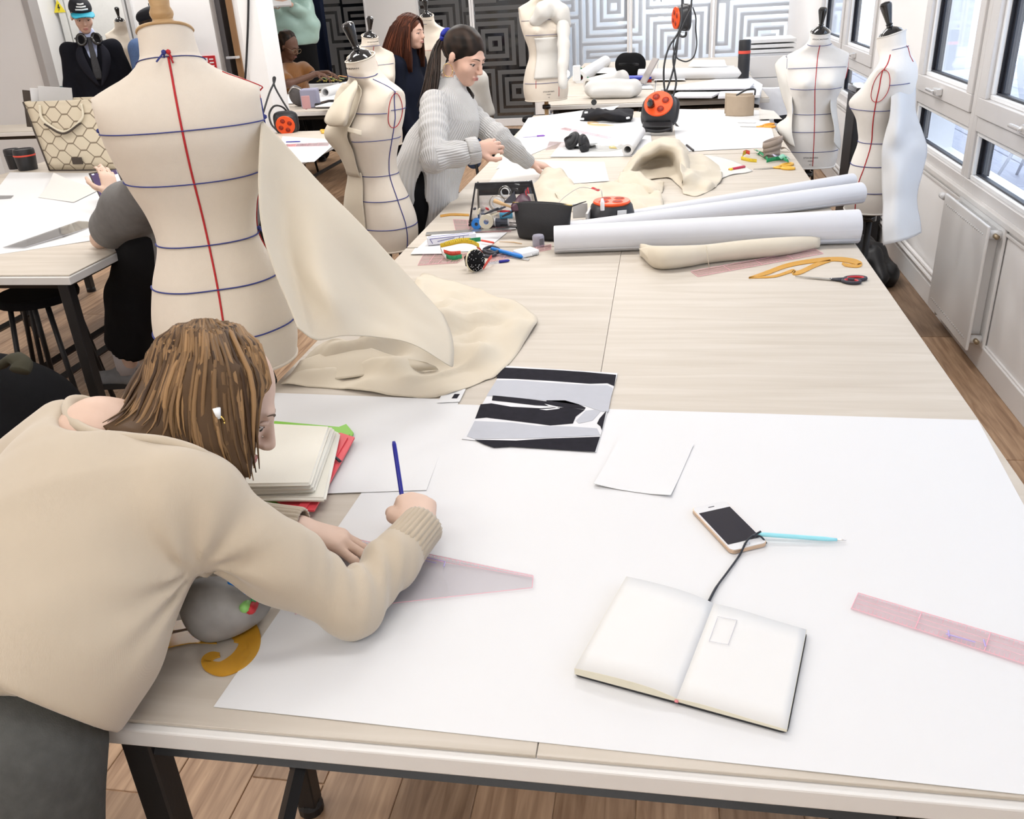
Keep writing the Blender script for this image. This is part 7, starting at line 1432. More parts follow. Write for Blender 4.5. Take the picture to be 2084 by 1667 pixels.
for a, b, h in (((0.05, .024), (0.85, .026), 0), ((0.05, .024), (0.10, .006), 0), ((0.2, .012), (0.55, .02), 0), ((0.62, .006), (0.66, .022), 0), ((0.70, .006), (0.74, .022), 0)): part('print_line', tube([p_ + d * a[0] - n_ * 0.001 + [0, 0, a[1]], p_ + d * b[0] - n_ * 0.001 + [0, 0, b[1]]], 0.0011, 4), mat('violet print', (0.10, 0.09, 0.28), 0.6), bx, world=True)
part('stripe', tube([p_ + n_ * 0.015 + d * .02 + [0, 0, .0285], p_ + n_ * 0.015 + d * .95 + [0, 0, .0285]], 0.003, 4, flat=.3), mat('violet print', (0, 0, 0)), bx, world=True)
TY, TG, TR_, TW = [mat(n__, c, 0.5, 0.05) for n__, c in (('tape yellow', (0.72, 0.52, 0.03)), ('tape green', (0.02, 0.30, 0.12)), ('tape red', (0.72, 0.08, 0.05)), ('tape white', (0.78, 0.78, 0.76)))]
def tape_measure(t, segs, wdt=0.016, ticks=True):
    for m_, pts in segs:
        P = spline(pts, 6); up = np.array([0, 0, 1.0]); t_ = np.gradient(P, axis=0); t_ /= np.linalg.norm(t_, axis=1)[:, None]; s_ = np.array([up for _ in t_]); s_ = s_ + 0.0
        G = np.stack([P - s_ * wdt / 2, P, P + s_ * wdt / 2]); part('tape', sheet(G, 0.0007), m_, t, True, world=True)
        if ticks:
            gs = [tube([P[i] + [0, -0.0008, wdt * .5], P[i] + [0, -0.0008, wdt * (0.0 if i % 3 == 0 else .25)]], 0.0005, 4) for i in range(1, len(P) - 1)]; part('tick_marks', joinG(*gs), PRINT, t, world=True)
tm = thing('tape_measure', 'coiled tape measure in yellow, green and red by the pincushion', 'tape measure', at(935, 515)); q = lambda px, py, h: at(px, py, T + h)
tape_measure(tm, [(TY, [q(896, 500, .038), q(915, 496, .042), q(940, 491, .044), q(960, 493, .042), q(975, 500, .040)]), (TG, [q(955, 490, .042), q(968, 488, .044), q(978, 487, .040)]), (TY, [q(905, 497, .030), q(930, 490, .036), q(958, 488, .036)]), (TR_, [q(903, 512, .022), q(918, 516, .022), q(938, 515, .022)]), (TG, [q(905, 520, .010), q(920, 525, .010), q(940, 522, .010)]), (TW, [q(896, 503, .03), q(900, 514, .02), q(908, 524, .012)]), (TR_, [q(970, 500, .03), q(978, 510, .02), q(982, 516, .010)])])
t = thing('tape_measure', 'short red end of a tape measure curling beside the pincushion', 'tape measure', at(995, 535)); tape_measure(t, [(TR_, [q(1001, 522, .018), q(996, 527, .022), q(990, 536, .014), q(983, 546, .004)])], 0.013)
pi_ = thing('pincushion', 'black wrist pincushion stuck with white pins', 'pincushion', at(965, 545)); c = at(968, 530, T + 0.036); a = _n(np.array([0.75, -0.62, 0.15])); u = _n(np.cross(a, [0, 0, 1])); v_ = np.cross(a, u); qq = np.linspace(0, 2 * PI, 29)
dome = [[c + a * (0.020 * math.cos(b)) + (math.cos(s_) * u + math.sin(s_) * v_) * 0.036 * math.sin(b) for s_ in qq] for b in np.linspace(0.03, PI / 2, 9)]
part('dome', sheet(np.array(dome), 0.002), BLKT, pi_, True, world=True)
part('rim', tube([c - a * 0.003 + (math.cos(s_) * u + math.sin(s_) * v_) * 0.036 for s_ in qq], 0.004, 8, cap=False), mat('cream plastic rim', (0.70, 0.63, 0.46), 0.4), pi_, True, world=True); part('disc', sheet(np.array([[c - a * 0.004 + (math.cos(s_) * u + math.sin(s_) * v_) * r_ for s_ in qq] for r_ in (0.001, 0.036)]), 0.004), mat('cream plastic rim', (0, 0, 0)), pi_, world=True)
gs = []; rs = np.random.RandomState(3)
for k in range(60):
    b, s_ = math.acos(1 - rs.uniform(0.02, 0.95)), rs.uniform(0, 2 * PI); p = c + a * (0.0215 * math.cos(b)) + (math.cos(s_) * u + math.sin(s_) * v_) * 0.0372 * math.sin(b); gs.append(xf(lathe([(0.0001, -.0013), (.0013, 0), (0.0001, .0013)], 6, False), p))
part('pin_heads', joinG(*gs), WBEAD, pi_, True, world=True, stuff=True)
p = c - a * 0.030; part('wrist_band', sheet(np.array([[p + (math.cos(s_) * u * 0.022 + math.sin(s_) * a * 0.020) + v_ * w_ for s_ in np.linspace(0, 2 * PI, 5)] for w_ in (-0.016, 0.016)]), 0.003), BLKT, pi_, world=True)
def pen_at(label, pa, pb, m_, cap_m=None, r=0.0042, h=0.005, name='ballpoint_pen', cat='pen', capl=0.3):
    a, b = at(*pa, T + h), at(*pb, T + h); d = b - a; t = thing(name, label, cat, (a + b) / 2 - [0, 0, r]); part('barrel', tube([a, a + d * .04, a + d * .92, b], [r * .7, r, r, r * .25], 8), m_, t, True, world=True)
    if cap_m: part('cap', tube([b - d * capl, b - d * .05, b + d * .02], [r * 1.3, r * 1.3, r * .6], 8), cap_m, t, True, world=True)
    return t
pen_at('clear ballpoint pen with a blue cap by the red tape end', (985, 537), (1036, 530), clear('pen crystal', (0.85, 0.88, 0.95)), PB, 0.004, capl=0.40)
pen_at('chunky bright blue marker beside the white eraser box', (1000, 506), (1064, 523), mat('marker blue', (0.01, 0.18, 0.58), 0.35), None, 0.0075, 0.010, 'marker_pen', 'marker')
pen_at('white pencil with a red end behind the tape measure', (1005, 494), (978, 489), TR_, None, 0.004, 0.016, 'pencil', 'pencil')
t = thing('scissors', 'black scissor handles under the blue marker', 'scissors', at(1000, 512)); part('finger_loop', tube(spline([q(985, 508, .008), q(1000, 502, .010), q(1015, 508, .010), q(1005, 516, .008), q(990, 514, .008)], 5, True), 0.006, 8, cap=False), SOFT, t, True, world=True); part('finger_loop', tube(spline([q(978, 514, .006), q(992, 510, .006), q(1008, 517, .006), q(998, 522, .006), q(984, 520, .006)], 5, True), 0.006, 8, cap=False), SOFT, t, True, world=True); part('blade', poly([(1005, 514), (1078, 528), (1075, 531), (1003, 520)], T + .001, T + .003), STEEL, t, world=True)
t = thing('eraser_box', 'small white box with a dark print by the sharpener', 'box', at(1078, 520)); part('carton', ybox((1062, 526), (1098, 518), 0.06, 0.002, 0.020, 0.003), WBEAD, t, world=True); p_, q_ = at(1085, 522, T + .004), at(1096, 519, T + .004)
for k in range(5): part('bar_print', tube([p_ + (q_ - p_) * k / 4 + [0, -.001, 0], p_ + (q_ - p_) * k / 4 + [0, -.001, .010]], 0.0008, 4), PRINT, t, world=True)
t = thing('pencil_sharpener', 'grey plastic pencil sharpener in front of the black pouch', 'sharpener', at(1096, 502)); c = at(1096, 500); part('body', xf(lathe([(0, 0), (0.021, 0), (0.022, 0.004), (0.022, 0.034), (0.019, 0.040), (0, 0.041)], 24, False), c), mat('lilac grey plastic', (0.33, 0.32, 0.38), 0.4), t, 40, world=True); part('window', xf(box(-0.008, 0.008, -0.0235, -0.021, 0.008, 0.03), c, rz=0.7), mat('grey slot', (0.15, 0.15, 0.17), 0.5), t, world=True)
t = thing('tweezers', 'thin brass tweezers lying left of the sharpener', 'tweezers', at(1040, 494)); part('arm', tube([q(1016, 492, .003), q(1045, 493, .004), q(1062, 496, .003)], [.001, .002, .0015], 6), HDL, t, True, world=True)
t = thing('wooden_rule', 'amber curved ruler lying behind the clear pencil case', 'ruler', at(920, 437)); part('blade', strip_px([(896, 440), (920, 437), (955, 438)], [2, 2.2, 2], T + .001), AMB, t, world=True)
# ------------------------------------------------------------------ further along the island
pen_at('black marker on the far side of the muslin heap', (1397, 295), (1412, 307), mat('marker black', (.012, .012, .015), .4), None, 0.0065, 0.006, 'marker_pen', 'marker')
aw = pen_at('awl with a crimson handle lying by the muslin heap', (1484, 346), (1517, 339), mat('crimson handle', (0.50, 0.02, 0.06), 0.35), None, 0.008, 0.009, 'awl', 'awl'); part('collar', tube([q(1484, 346, .009), q(1490, 345, .009)], 0.0085, 8), TY, aw, True, world=True); part('spike', tube([q(1486, 346, .009), q(1470, 349, .006)], [.002, .0005], 6), STEEL, aw, True, world=True)
t = thing('tape_measure', 'unrolled tape measure in yellow, red and green at the right edge of the island', 'tape measure', at(1540, 325)); tape_measure(t, [(TR_, [q(1512, 312, .02), q(1518, 309, .024), q(1526, 311, .02)]), (TY, [q(1511, 318, .012), q(1513, 313, .02), q(1518, 310, .022)]), (TY, [q(1508, 322, .008), q(1525, 326, .008), q(1540, 328, .006)]), (TG, [q(1560, 327, .012), q(1580, 323, .014), q(1601, 321, .014)]), (TG, [q(1545, 312, .012), q(1555, 318, .010), q(1562, 324, .008)])], 0.02)
t = thing('grey_webbing', 'coil of taupe webbing standing among the tape measures', 'webbing', at(1568, 312)); WEB = mat('taupe webbing', (0.34, 0.28, 0.24), 0.8, 0.1, 90); c = at(1566, 322, T + .0)
for r_, z_, tl_ in ((0.040, .012, 0), (0.044, .040, .3), (0.048, .066, .5)): part('loop', sheet(np.array([[c + np.array([r_ * math.cos(b) + .01, r_ * .8 * math.sin(b), z_ + w_ + tl_ * .03 * math.cos(b)]) for b in np.linspace(0, 2 * PI, 25)] for w_ in (0, .028)]), 0.002), WEB, t, True, world=True)
rs = np.random.RandomState(8); sc_m = (TG, TW, mat('slate scrap', (0.18, 0.20, 0.26), 0.7), TY, CRM, mat('mint scrap', (0.25, 0.55, 0.42), 0.7), mat('lilac scrap', (0.55, 0.52, 0.66), 0.7), WEB)
SCR = []
for k in range(16):
    px, py = 1545 + rs.uniform(0, 62), 302 + rs.uniform(0, 24); c = at(px, py, T + .006 + .02 * rs.uniform()); a_ = rs.uniform(0, PI); dv = np.array([math.cos(a_), math.sin(a_), rs.uniform(-.15, .15)]); nn = np.array([-math.sin(a_), math.cos(a_), .5]); L_ = rs.uniform(.02, .04)
    G = np.array([[c + dv * L_ * s_ + nn * w_ * .011 + np.array([0, 0, .008 * math.cos(2.5 * s_ + k)]) for w_ in (-1, 0, 1)] for s_ in np.linspace(-1, 1, 5)]); G[..., 2] = np.maximum(G[..., 2], T + .002)
    SCR.append((float(c[0]), k % 8, sheet(G, 0.0015)))
scn = ('green', 'white', 'slate', 'yellow', 'cream', 'mint', 'lilac', 'taupe'); SCR.sort(key=lambda q_: q_[0])
for i, (x_, k, g_) in enumerate(SCR):
    solo('fabric_scrap', g_, sc_m[k], '%s %s scrap from the left in the jumble by the front-facing form' % ('second' if any(j[1] == k for j in SCR[:i]) else 'first', scn[k]), 'scrap', group='scraps by the taupe webbing', smooth=True)
# paper roll with its card tube, second reel and its hanging leads
roll('off-white paper roll with a smaller tube sticking out, beside the socket reel', atd(1291, 298, 5.50), atd(1327, 222, 6.75), 0.060, TRACE, 0.62, core=0.02)
roll('narrow white tube nested in the end of the off-white paper roll', at(1277, 305, T + .034), at(1303, 268, T + .045), 0.031, PAPER, 0.62)
r2c = at(1343, 272, T + .0); r2 = cable_reel('black socket reel with orange face standing on the far part of the island', r2c + np.array([0, 0.05, 0.115]), (0.85, 0, -0.16), 1.1, plug=True)
part('foot', box(-.09, .09, -.13, -.09, -.01, .05, .006), CHAR, r2)
LEAD = mat('black rubber lead', (0.015, 0.015, 0.017), 0.5)
ld = thing('hanging_leads', 'black leads hanging from the ceiling down to the socket reel', 'cable', at(1350, 250))
D = 5.75
for pts in ([(1388, -60, D), (1388, 10, D), (1383, 60, D), (1362, 95, D), (1352, 130, D), (1351, 165, D), (1354, 190, D), (1360, 215, D), (1366, 235, D)], [(1388, 10, D + .02), (1386, 50, D + .02), (1380, 75, D), (1376, 110, D), (1368, 150, D), (1354, 192, D), (1349, 215, D), (1347, 228, D)],
    [(1408, -60, D), (1407, 10, D), (1400, 30, D), (1386, 60, D), (1376, 90, D), (1370, 120, D), (1374, 150, D), (1376, 170, D), (1370, 195, D), (1360, 220, D), (1356, 232, D)], [(1362, 235, D - .05), (1370, 245, D - .1), (1378, 256, D - .15), (1387, 265, D - .2)]): part('lead', tube(spline([atd(*p) for p in pts], 5), 0.0065, 6), LEAD, ld, True, world=True)
D2 = 6.3; r3p = atd(1398, 35, D2)
r3 = cable_reel('socket block with orange face hanging among the leads above the far tables', r3p, (PI / 2, 0.0, -PI / 2 + 0.35), 0.95)
part('warning_label', xf(box(-.04, .04, -.002, .002, -.02, .02), (0, -.098, .05)), WBEAD, r3)
part('chain', tube([(0, 0.09, 0.03), (0, 0.55, 0.03)], 0.004, 6), STEEL, r3, True)
hl_ = thing('hanging_lead', 'thin black lead looping below the hanging socket block', 'cable', atd(1400, 110, 6.35)); part('lead', tube(spline([atd(*p, 6.35) for p in ((1410, 15), (1416, 35), (1416, 60), (1418, 90), (1412, 115), (1398, 125), (1384, 122), (1376, 115), (1370, 95), (1374, 75))], 6), 0.005, 6), LEAD, hl_, True, world=True)
# headphones on the table
hp_ = thing('headphones', 'black over-ear headphones lying near the middle of the island', 'headphones', at(1172, 300)); c1_ = q(1165, 286, .05); c2_ = q(1188, 293, .045)
for c, nn in ((c1_, np.array([-.5, -.6, .6])), (c2_, np.array([.9, -.4, .2]))):
    nn = _n(nn); u = _n(np.cross(nn, [0, 0, 1])); v_ = np.cross(nn, u); qq = np.linspace(0, 2 * PI, 21)
    part('ear_pad', tube([c + (np.cos(b) * u * .034 + np.sin(b) * v_ * .042) for b in qq], 0.014, 8, cap=False), LEA, hp_, True, world=True); part('ear_cup', sheet(np.array([[c + nn * d_ + (np.cos(b) * u * .036 + np.sin(b) * v_ * .045) * r_ for b in qq] for d_, r_ in ((.024, .05), (.022, .7), (.010, 1.0), (-.004, .9))]), .003), LEA, hp_, True, world=True)
part('headband', tube(spline([c1_ + [0, 0, .03], c1_ + [-.04, .02, .01], q(1152, 288, .02), q(1158, 298, .012), q(1180, 300, .012), c2_ + [0.02, -.02, -.02]], 6), 0.010, 8, flat=.6), LEA, hp_, True, world=True)
t = thing('zip_bag', 'clear plastic bag with small boxes beside the headphones', 'plastic bag', at(1230, 300)); tb = clear('crinkled clear film', (0.95, 0.95, 0.94), rough=0.12, fac=0.14)
tcloth('film', '', [[(1195, 288, .02), (1225, 282, .04), (1255, 285, .03), (1275, 290, .01)], [(1194, 296, .03), (1225, 294, .04), (1255, 295, .03), (1270, 298, .01)], [(1196, 306, .004), (1225, 308, .004), (1252, 306, .004), (1265, 304, .003)]], tb, noise=.012, f=60, seed=5, parent=t)
part('label_card', ybox((1196, 303), (1216, 302), 0.01, .004, .035), WBEAD, t, world=True); part('print', ybox((1199, 302), (1213, 301.5), .004, .010, .028), PRINT, t, world=True); part('yellow_slip', poly([(1240, 302), (1256, 303), (1250, 297), (1240, 297)], T + .004, T + .006), TY, t, world=True)
ruler('pink ruler behind the headphones', [(1140, 263), (1150, 260), (1245, 280), (1236, 283)], T + .002, n=24)
t = thing('set_square', 'faint clear pattern square left of the headphones', 'set square', at(1130, 300)); part('plate', poly([(1110, 306), (1160, 298), (1158, 290), (1118, 288)], T + .0025, T + .0045), PINKP, t, world=True)
f3 = thing('french_curve', 'pale amber french curve in front of the black cloth', 'french curve', at(1240, 255)); part('plate', strip_px([(1278, 251), (1250, 254), (1220, 255), (1200, 253), (1198, 250), (1210, 249), (1218, 251)], [1, 2, 2, 2, 2, 1.5, 1], T + .002), mat('pale amber acrylic', (0.85, 0.58, 0.32), .3), f3, world=True)
pen_at('violet ballpoint pen on the paper near the reaching hand', (1064, 279), (1108, 276), mat('lilac pen', (0.62, 0.58, 0.76), .4), mat('violet cap', (0.25, 0.10, 0.48), .4), 0.005, capl=0.35)
t = thing('black_cloth', 'folded black cloth with white specks on the far part of the island', 'fabric', at(1240, 245)); BCL = mat('black speckled cloth', (0.012, 0.012, 0.016), 0.9, 0.4, 30)
tcloth('fold', '', [[(1188, 222, .05), (1215, 220, .09), (1250, 221, .07), (1290, 222, .06)], [(1184, 232, .05), (1215, 232, .06), (1250, 234, .06), (1288, 234, .05)], [(1180, 245, .004), (1215, 247, .006), (1250, 248, .006), (1284, 247, .004)]], BCL, noise=.02, f=50, seed=4, parent=t)
for k, (px, py) in enumerate(((1193, 229), (1221, 222), (1266, 230), (1185, 242), (1278, 240))): part('white_speck', xf(box(-.012, .012, -.006, .006, -.006, .006, .002), at(px, py, T + .06 - .008 * (k % 3)), rz=k), WBEAD, t, world=True)
t = thing('pouch', 'tan crinkled pouch standing at the far right of the island', 'pouch', at(1505, 238)); TAN = mat('tan coated cloth', (0.42, 0.33, 0.24), .45, .12, 25)
G = [[at(a, 238, T + .002) + [0, y_, z_] for a, y_ in ((1477, .03), (1496, 0), (1516, 0), (1534, .03))] for z_, in ((.135,), (.07,), (.0,))]
part('front', sheet(cat_grid(G, 6, 5) , .004), TAN, t, True, world=True); G2 = np.array(G) + np.array([0, .12, .0]); part('back', sheet(cat_grid(G2, 5, 4), .004), TAN, t, True, world=True); part('zip_edge', tube(spline([G[0][1], G[0][2] + np.array([0, .03, .03]), G[0][3] + np.array([0, .03, .03]), G[0][3]], 5), .006, 6), CHAR, t, True, world=True)
pxsheet('pattern_sheet', 'crumpled white toile lying beside the tan pouch', [(1545, 245), (1592, 243), (1575, 226), (1545, 222)], T + .006, MUSLIN2, n=12, wave=.02, seed=3, cat='fabric')
pen_at('white pencil among the papers at the far right of the island', (1500, 248), (1540, 249), WBEAD, None, .005, .008, 'pencil', 'pencil')
# under-arm pencil case of the drawing woman
pc2 = thing('pencil_case', 'soft grey pencil case with bright pens under the drawing arm', 'pencil case', at(455, 1255)); S = Solid(); cB = at(440, 1240, T + .05); S.ell(cB, (.055, .040, .048), None, .02).ell(at(490, 1222, T + .04), (.045, .034, .036), None, .03).cap(cB, at(490, 1222, T + .04), .035, .03, .03); S.plane((0, 0, T + .004), (0, 0, -1), .004); S.warp(lambda P: .004 * fnoise(P, 60, 3)); fast_part('body', S.mesh(.005), mat('speckled grey vinyl', (0.30, 0.29, 0.28), .5, .5, 25), pc2)
for k, (m_, px) in enumerate(((mat('marker blue', (0, 0, 0)), [(462, 1188), (500, 1212)]), (PB, [(460, 1198), (496, 1222)]), (mat('green marker', (0.03, .28, .08), .4), [(490, 1205), (520, 1225)]), (mat('light green marker', (.25, .55, .15), .4), [(496, 1240), (512, 1216)]), (REDG, [(508, 1244), (524, 1214)]))):
    a, b = at(*px[0], T + .088 - .006 * k), at(*px[1], T + .072 - .006 * k); t = thing('marker_pen', ('blue marker lying on top of the grey pencil case', 'dark blue pen second on the grey pencil case', 'green marker on the right of the grey pencil case', 'light green marker standing in the grey pencil case', 'red marker at the right end of the grey pencil case')[k], 'marker', (a + b) / 2 - [0, 0, .008]); part('barrel', tube([a, a + (b - a) * .1, b - (b - a) * .1, b], [.005, .008, .008, .006], 10), m_, t, True, world=True); part('cap', tube([a + (b - a) * .72, b + (b - a) * .02], [.0088, .0082], 10), m_, t, True, world=True)
# ------------------------------------------------------------------ back tables
WAD = mat('white wadding', (0.64, 0.63, 0.61), .95, .04, 20, bump=.3, bscale=200)
def ttbl(px, py, h=0.0): return at(px, py, T + h)
t = thing('wadding_roll', 'fat soft roll of white wadding on the far left table', 'wadding', ttbl(1240, 208)); a0, a1 = ttbl(1185, 203, .0), ttbl(1300, 200, .0); S = Solid(); S.cap(a0 + [0.08, .10, .07], a1 + [-.05, .10, .07], .072, .072, .02).cap(a0 + [.10, .02, .04], a1 + [-.08, .02, .04], .042, .042, .05); S.warp(lambda P: .006 * fnoise(P, 30, 3)); S.plane((0, 0, T + .002), (0, 0, -1)); fast_part('roll', S.mesh(.012), WAD, t)
part('black_disc', xf(lathe([(0, 0), (.022, 0), (.022, .008), (0, .008)], 8, False), ttbl(1210, 206, .05) + [0, -.06, 0], rx=PI / 2), LACQ, t, world=True)
FOAM = mat('white foam board', (0.63, 0.63, 0.66), .6, .02, 5)
for lab, a, b, c, h in (('near left white foam block at the front of the far right table', (1360, 200), (1449, 200), .30, .07), ('near right white foam block at the front of the far right table', (1461, 201), (1546, 199), .32, .085), ('long white foam block behind the two near ones', (1402, 184), (1525, 182), .35, .06), ('small white block left of the long foam block', (1345, 184), (1402, 184), .25, .05)):
    t = thing('foam_block', lab, 'foam board', ttbl((a[0] + b[0]) / 2, a[1]), group=None); n = 4
    for k in range(n): part('board', ybox(a, b, c - .01 * k, .002 + h / n * k, h / n * (k + 1) - .002, .0015), FOAM, t, world=True)
pxsheet('pattern_sheet', 'white pattern paper hanging off the right side of the far tables', [(1380, 175), (1545, 215), (1552, 172), (1515, 150)], T + .003, n=10, wave=.006, seed=5)
roll('white paper roll slanting across the last left table', ttbl(1180, 158, .05), ttbl(1232, 125, .05), .06, PAPER, .5)
roll('white paper roll in front of the slanting one, end towards the laptop', ttbl(1195, 172, .06), ttbl(1268, 160, .06), .05, TRACE, .6, r1=.075)
roll('short white roll by the black bag on the last table', ttbl(1272, 128, .06), ttbl(1300, 137, .05), .075, PAPER, .5)
roll('long white paper roll along the back right of the last table', ttbl(1300, 152, .05), ttbl(1512, 148, .05), .05, PAPER, .5)
t = thing('laptop', 'open grey laptop tilted among the papers of the far left table', 'laptop', ttbl(1305, 172)); l0 = ttbl(1302, 169, .02); G = [[l0, l0 + [.05, -.12, 0]], [l0 + [.115, .06, .2], l0 + [.165, -.06, .2]]]; part('screen_lid', sheet(np.array([[np.array(G[0][0]), np.array(G[0][1])], [np.array(G[1][0]), np.array(G[1][1])]]), .012), mat('taupe laptop lid', (.36, .33, .32), .4), t, world=True); part('base', poly([(1272, 172), (1308, 176), (1312, 168), (1280, 165)], T + .004, T + .02), mat('laptop grey', (.3, .3, .31), .4), t, world=True)
t = thing('book', 'blue and red folder stack beside the grey laptop', 'folder', ttbl(1290, 168)); part('red_cover', poly([(1274, 168), (1326, 167), (1322, 162), (1272, 162)], T + .003, T + .03), TR_, t, world=True); part('blue_cover', poly([(1270, 163), (1326, 161), (1318, 158), (1268, 158)], T + .031, T + .05), mat('folder blue', (.03, .05, .40), .5), t, world=True)
t = thing('bag', 'small black bag at the back of the last left table', 'bag', ttbl(1278, 130)); S = Solid(); S.ell(ttbl(1272, 131, .1), (.10, .08, .11), None, .02).ell(ttbl(1290, 131, .1), (.12, .08, .11), None, .04); S.plane((0, 0, T + .002), (0, 0, -1)); fast_part('body', S.mesh(.014), BLKT, t); part('strap', tube(spline([ttbl(1262, 131, .15), ttbl(1264, 131, .23), ttbl(1290, 131, .24), ttbl(1298, 131, .16)], 5), .012, 6), BLKT, t, True, world=True)
t = thing('thermos', 'black thermos with a red band on the far right table', 'flask', ttbl(1513, 170)); c = ttbl(1512, 160); part('body', xf(lathe([(0, 0), (.050, 0), (.052, .01), (.052, .20), (.048, .21), (0, .21)], 24, False), c), CHAR, t, 40, world=True); part('band', xf(lathe([(.0525, .21), (.054, .215), (.054, .23), (.0525, .235)], 24, False), c), TR_, t, True, world=True); part('lid', xf(lathe([(0, .235), (.052, .236), (.053, .31), (.047, .325), (0, .326)], 24, False), c), CHAR, t, 40, world=True)
for k, (px0, py0, px1, py1, h, sd) in enumerate(((1400, 138, 1480, 128, .05, 1), (1420, 148, 1500, 140, .02, 2), (1205, 150, 1290, 145, .02, 3), (1230, 182, 1330, 178, .004, 4), (1330, 165, 1395, 158, .01, 5))):
    pxsheet('paper_sheet', ('top white sheet of the pile under the hanging socket block', 'white sheet low in the pile by the thermos', 'white papers behind the green scraps on the last left table', 'white sheet between the wadding roll and the laptop', 'white sheet right of the grey laptop')[k], [(px0, py0), (px1, py0 - 1), (px1 - 6, py1 - 6), (px0 + 10, py1 - 6)], T + h, n=8, wave=.012, seed=sd, th=.002)
rs = np.random.RandomState(5)
for k in range(8):
    c = ttbl(1180 + rs.uniform(0, 26), (154, 141)[k // 4] + rs.uniform(0, 6), .02 + .03 * rs.uniform()); a_ = rs.uniform(0, PI); dv = np.array([math.cos(a_), math.sin(a_) * .6, rs.uniform(-.3, .3)]); nn = np.array([-math.sin(a_), math.cos(a_), .6])
    G = np.array([[c + dv * .06 * s_ + nn * w_ * .03 + np.array([0, 0, .02 * math.cos(2.5 * s_ + k)]) for w_ in (-1, 0, 1)] for s_ in np.linspace(-1, 1, 5)]); G[..., 2] = np.maximum(G[..., 2], T + .004)
    solo('fabric_scrap', sheet(G, .003), (mat('olive scrap', (.32, .34, .14), .8), TG, TR_, CRM)[k % 4], '%s scrap in the %s little heap on the far left table' % (('olive', 'green', 'red', 'cream')[k % 4], ('near', 'far')[k // 4]), 'scrap', group='scraps on the far left table', smooth=True)
t = thing('desk_lamp', 'little lit lamp at the left of the last table before the glass', 'lamp', ttbl(1152, 150)); c = ttbl(1152, 150, .18); part('bulb', xf(lathe([(0.001 + .03 * math.sin(a), -.03 * math.cos(a)) for a in np.linspace(0, PI, 9)], 14, False), c), mat('lit bulb', (1, .96, .88), .5, emit=14), t, True, world=True); part('stem', tube([c - [0, 0, .03], c - [0, 0, .18]], .008, 8), STEEL, t, True, world=True); part('socket_box', xf(box(-.03, .03, -.03, .03, -.06, .06, .005), c + [.09, 0, .0]), WBEAD, t, world=True)
# white bin and grey drawers against the far right wall
t = thing('drawer_unit', 'white drawer unit by the far end of the window wall', 'drawer unit', (1.1, 10.6, 0)); part('carcass', box(-.28, .28, -.3, .3, 0, .95, .006), mat('pale grey laminate', (.62, .63, .66), .5), t)
for k in range(4): part('drawer', box(-.262, .262, -.315, -.301, .05 + .222 * k, .262 + .222 * k, .004), WHITE, t)
for k in range(3): part('tray', box(-.25, .25, -.28, .25, .955 + .05 * k, .99 + .05 * k, .004), WBEAD, t)
t = thing('chair', 'white plastic chair back showing beside the far right table', 'chair', (.93, 8.0, 0)); G = np.array([[[x_ * w_, y_ - .04 * (1 - x_ * x_), z_] for x_ in np.linspace(-1, 1, 7)] for w_, y_, z_ in ((.2, -.2, .45), (.21, .0, .44), (.21, .16, .46), (.2, .21, .6), (.19, .24, .78), (.14, .25, .84))]); part('seat_shell', sheet(cat_grid(G, 4, 2), .012), mat('white shell plastic', (0, 0, 0)), t, True)
for sx in (-1, 1):
    for sy in (-1, 1): part('leg', tube([(sx * .15, sy * .12, .44), (sx * .2, sy * .2, 0)], .011, 6), STEEL, t, True)
for k, (px, py) in enumerate(((1100, 232), (1030, 262), (1620, 232))):
    c = at(px, py, .66); dup(stool_proto, (c[0], c[1], 0), .5 * k, ('black stool beside the far left table under the sleeved form', 'black stool behind the left end of the island', 'black stool between the far tables and the front-facing form')[k])
# ------------------------------------------------------------------ radiator and bag by the windows
t = thing('radiator', 'white double panel radiator under the windows', 'radiator', (XW, 4.41, 0)); RAD = mat('white enamel', (.78, .775, .77), .3, .01)
y0, y1, z0_, z1_ = -.335, .335, .10, .685
part('front_panel', box(-.092, -.078, y0, y1, z0_, z1_, .004), RAD, t); part('back_panel', box(-.020, -.006, y0, y1, z0_ + .005, z1_ + .004, .004), RAD, t)
for sy in (y0 + .035, y1 - .035): part('header', tube([(-.08, sy, z1_ - .045), (-.02, sy, z1_ - .045)], .020, 10), RAD, t, True); part('header', tube([(-.08, sy, z0_ + .045), (-.02, sy, z0_ + .045)], .020, 10), RAD, t, True)
fin = [box(-.078, -.021, y, y + .0016, z0_ + .06, z1_ - .03) for y in np.linspace(y0 + .06, y1 - .06, 26)]; part('convector_fins', joinG(*fin), RAD, t)
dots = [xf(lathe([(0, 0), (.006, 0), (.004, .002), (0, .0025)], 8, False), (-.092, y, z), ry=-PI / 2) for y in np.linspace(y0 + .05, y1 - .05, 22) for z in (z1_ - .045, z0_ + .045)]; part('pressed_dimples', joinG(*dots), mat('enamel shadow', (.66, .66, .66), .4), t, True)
for sy, zz in ((y0, z0_ + .045), (y0, z1_ - .045)): part('air_vent', tube([(-.05, sy + .03, zz), (-.05, sy - .012, zz)], .011, 10), mat('brass fitting', (.38, .30, .20), .4, metal=.7), t, True)
part('valve', tube([(-.092, y1 - .0, z1_ - .02), (-.092, y1 + .05, z1_ - .02)], .016, 10), RAD, t, True); part('bracket', box(-.006, -.0, -.3, -.27, .2, .6, .002), RAD, t); part('bracket', box(-.006, -.0, .27, .3, .2, .6, .002), RAD, t)
part('supply_pipe', tube([(-.05, y1 - .03, z0_ + .03), (-.05, y1 - .03, .05), (-.012, y1 - .01, .05)], .009, 8), RAD, t, True)
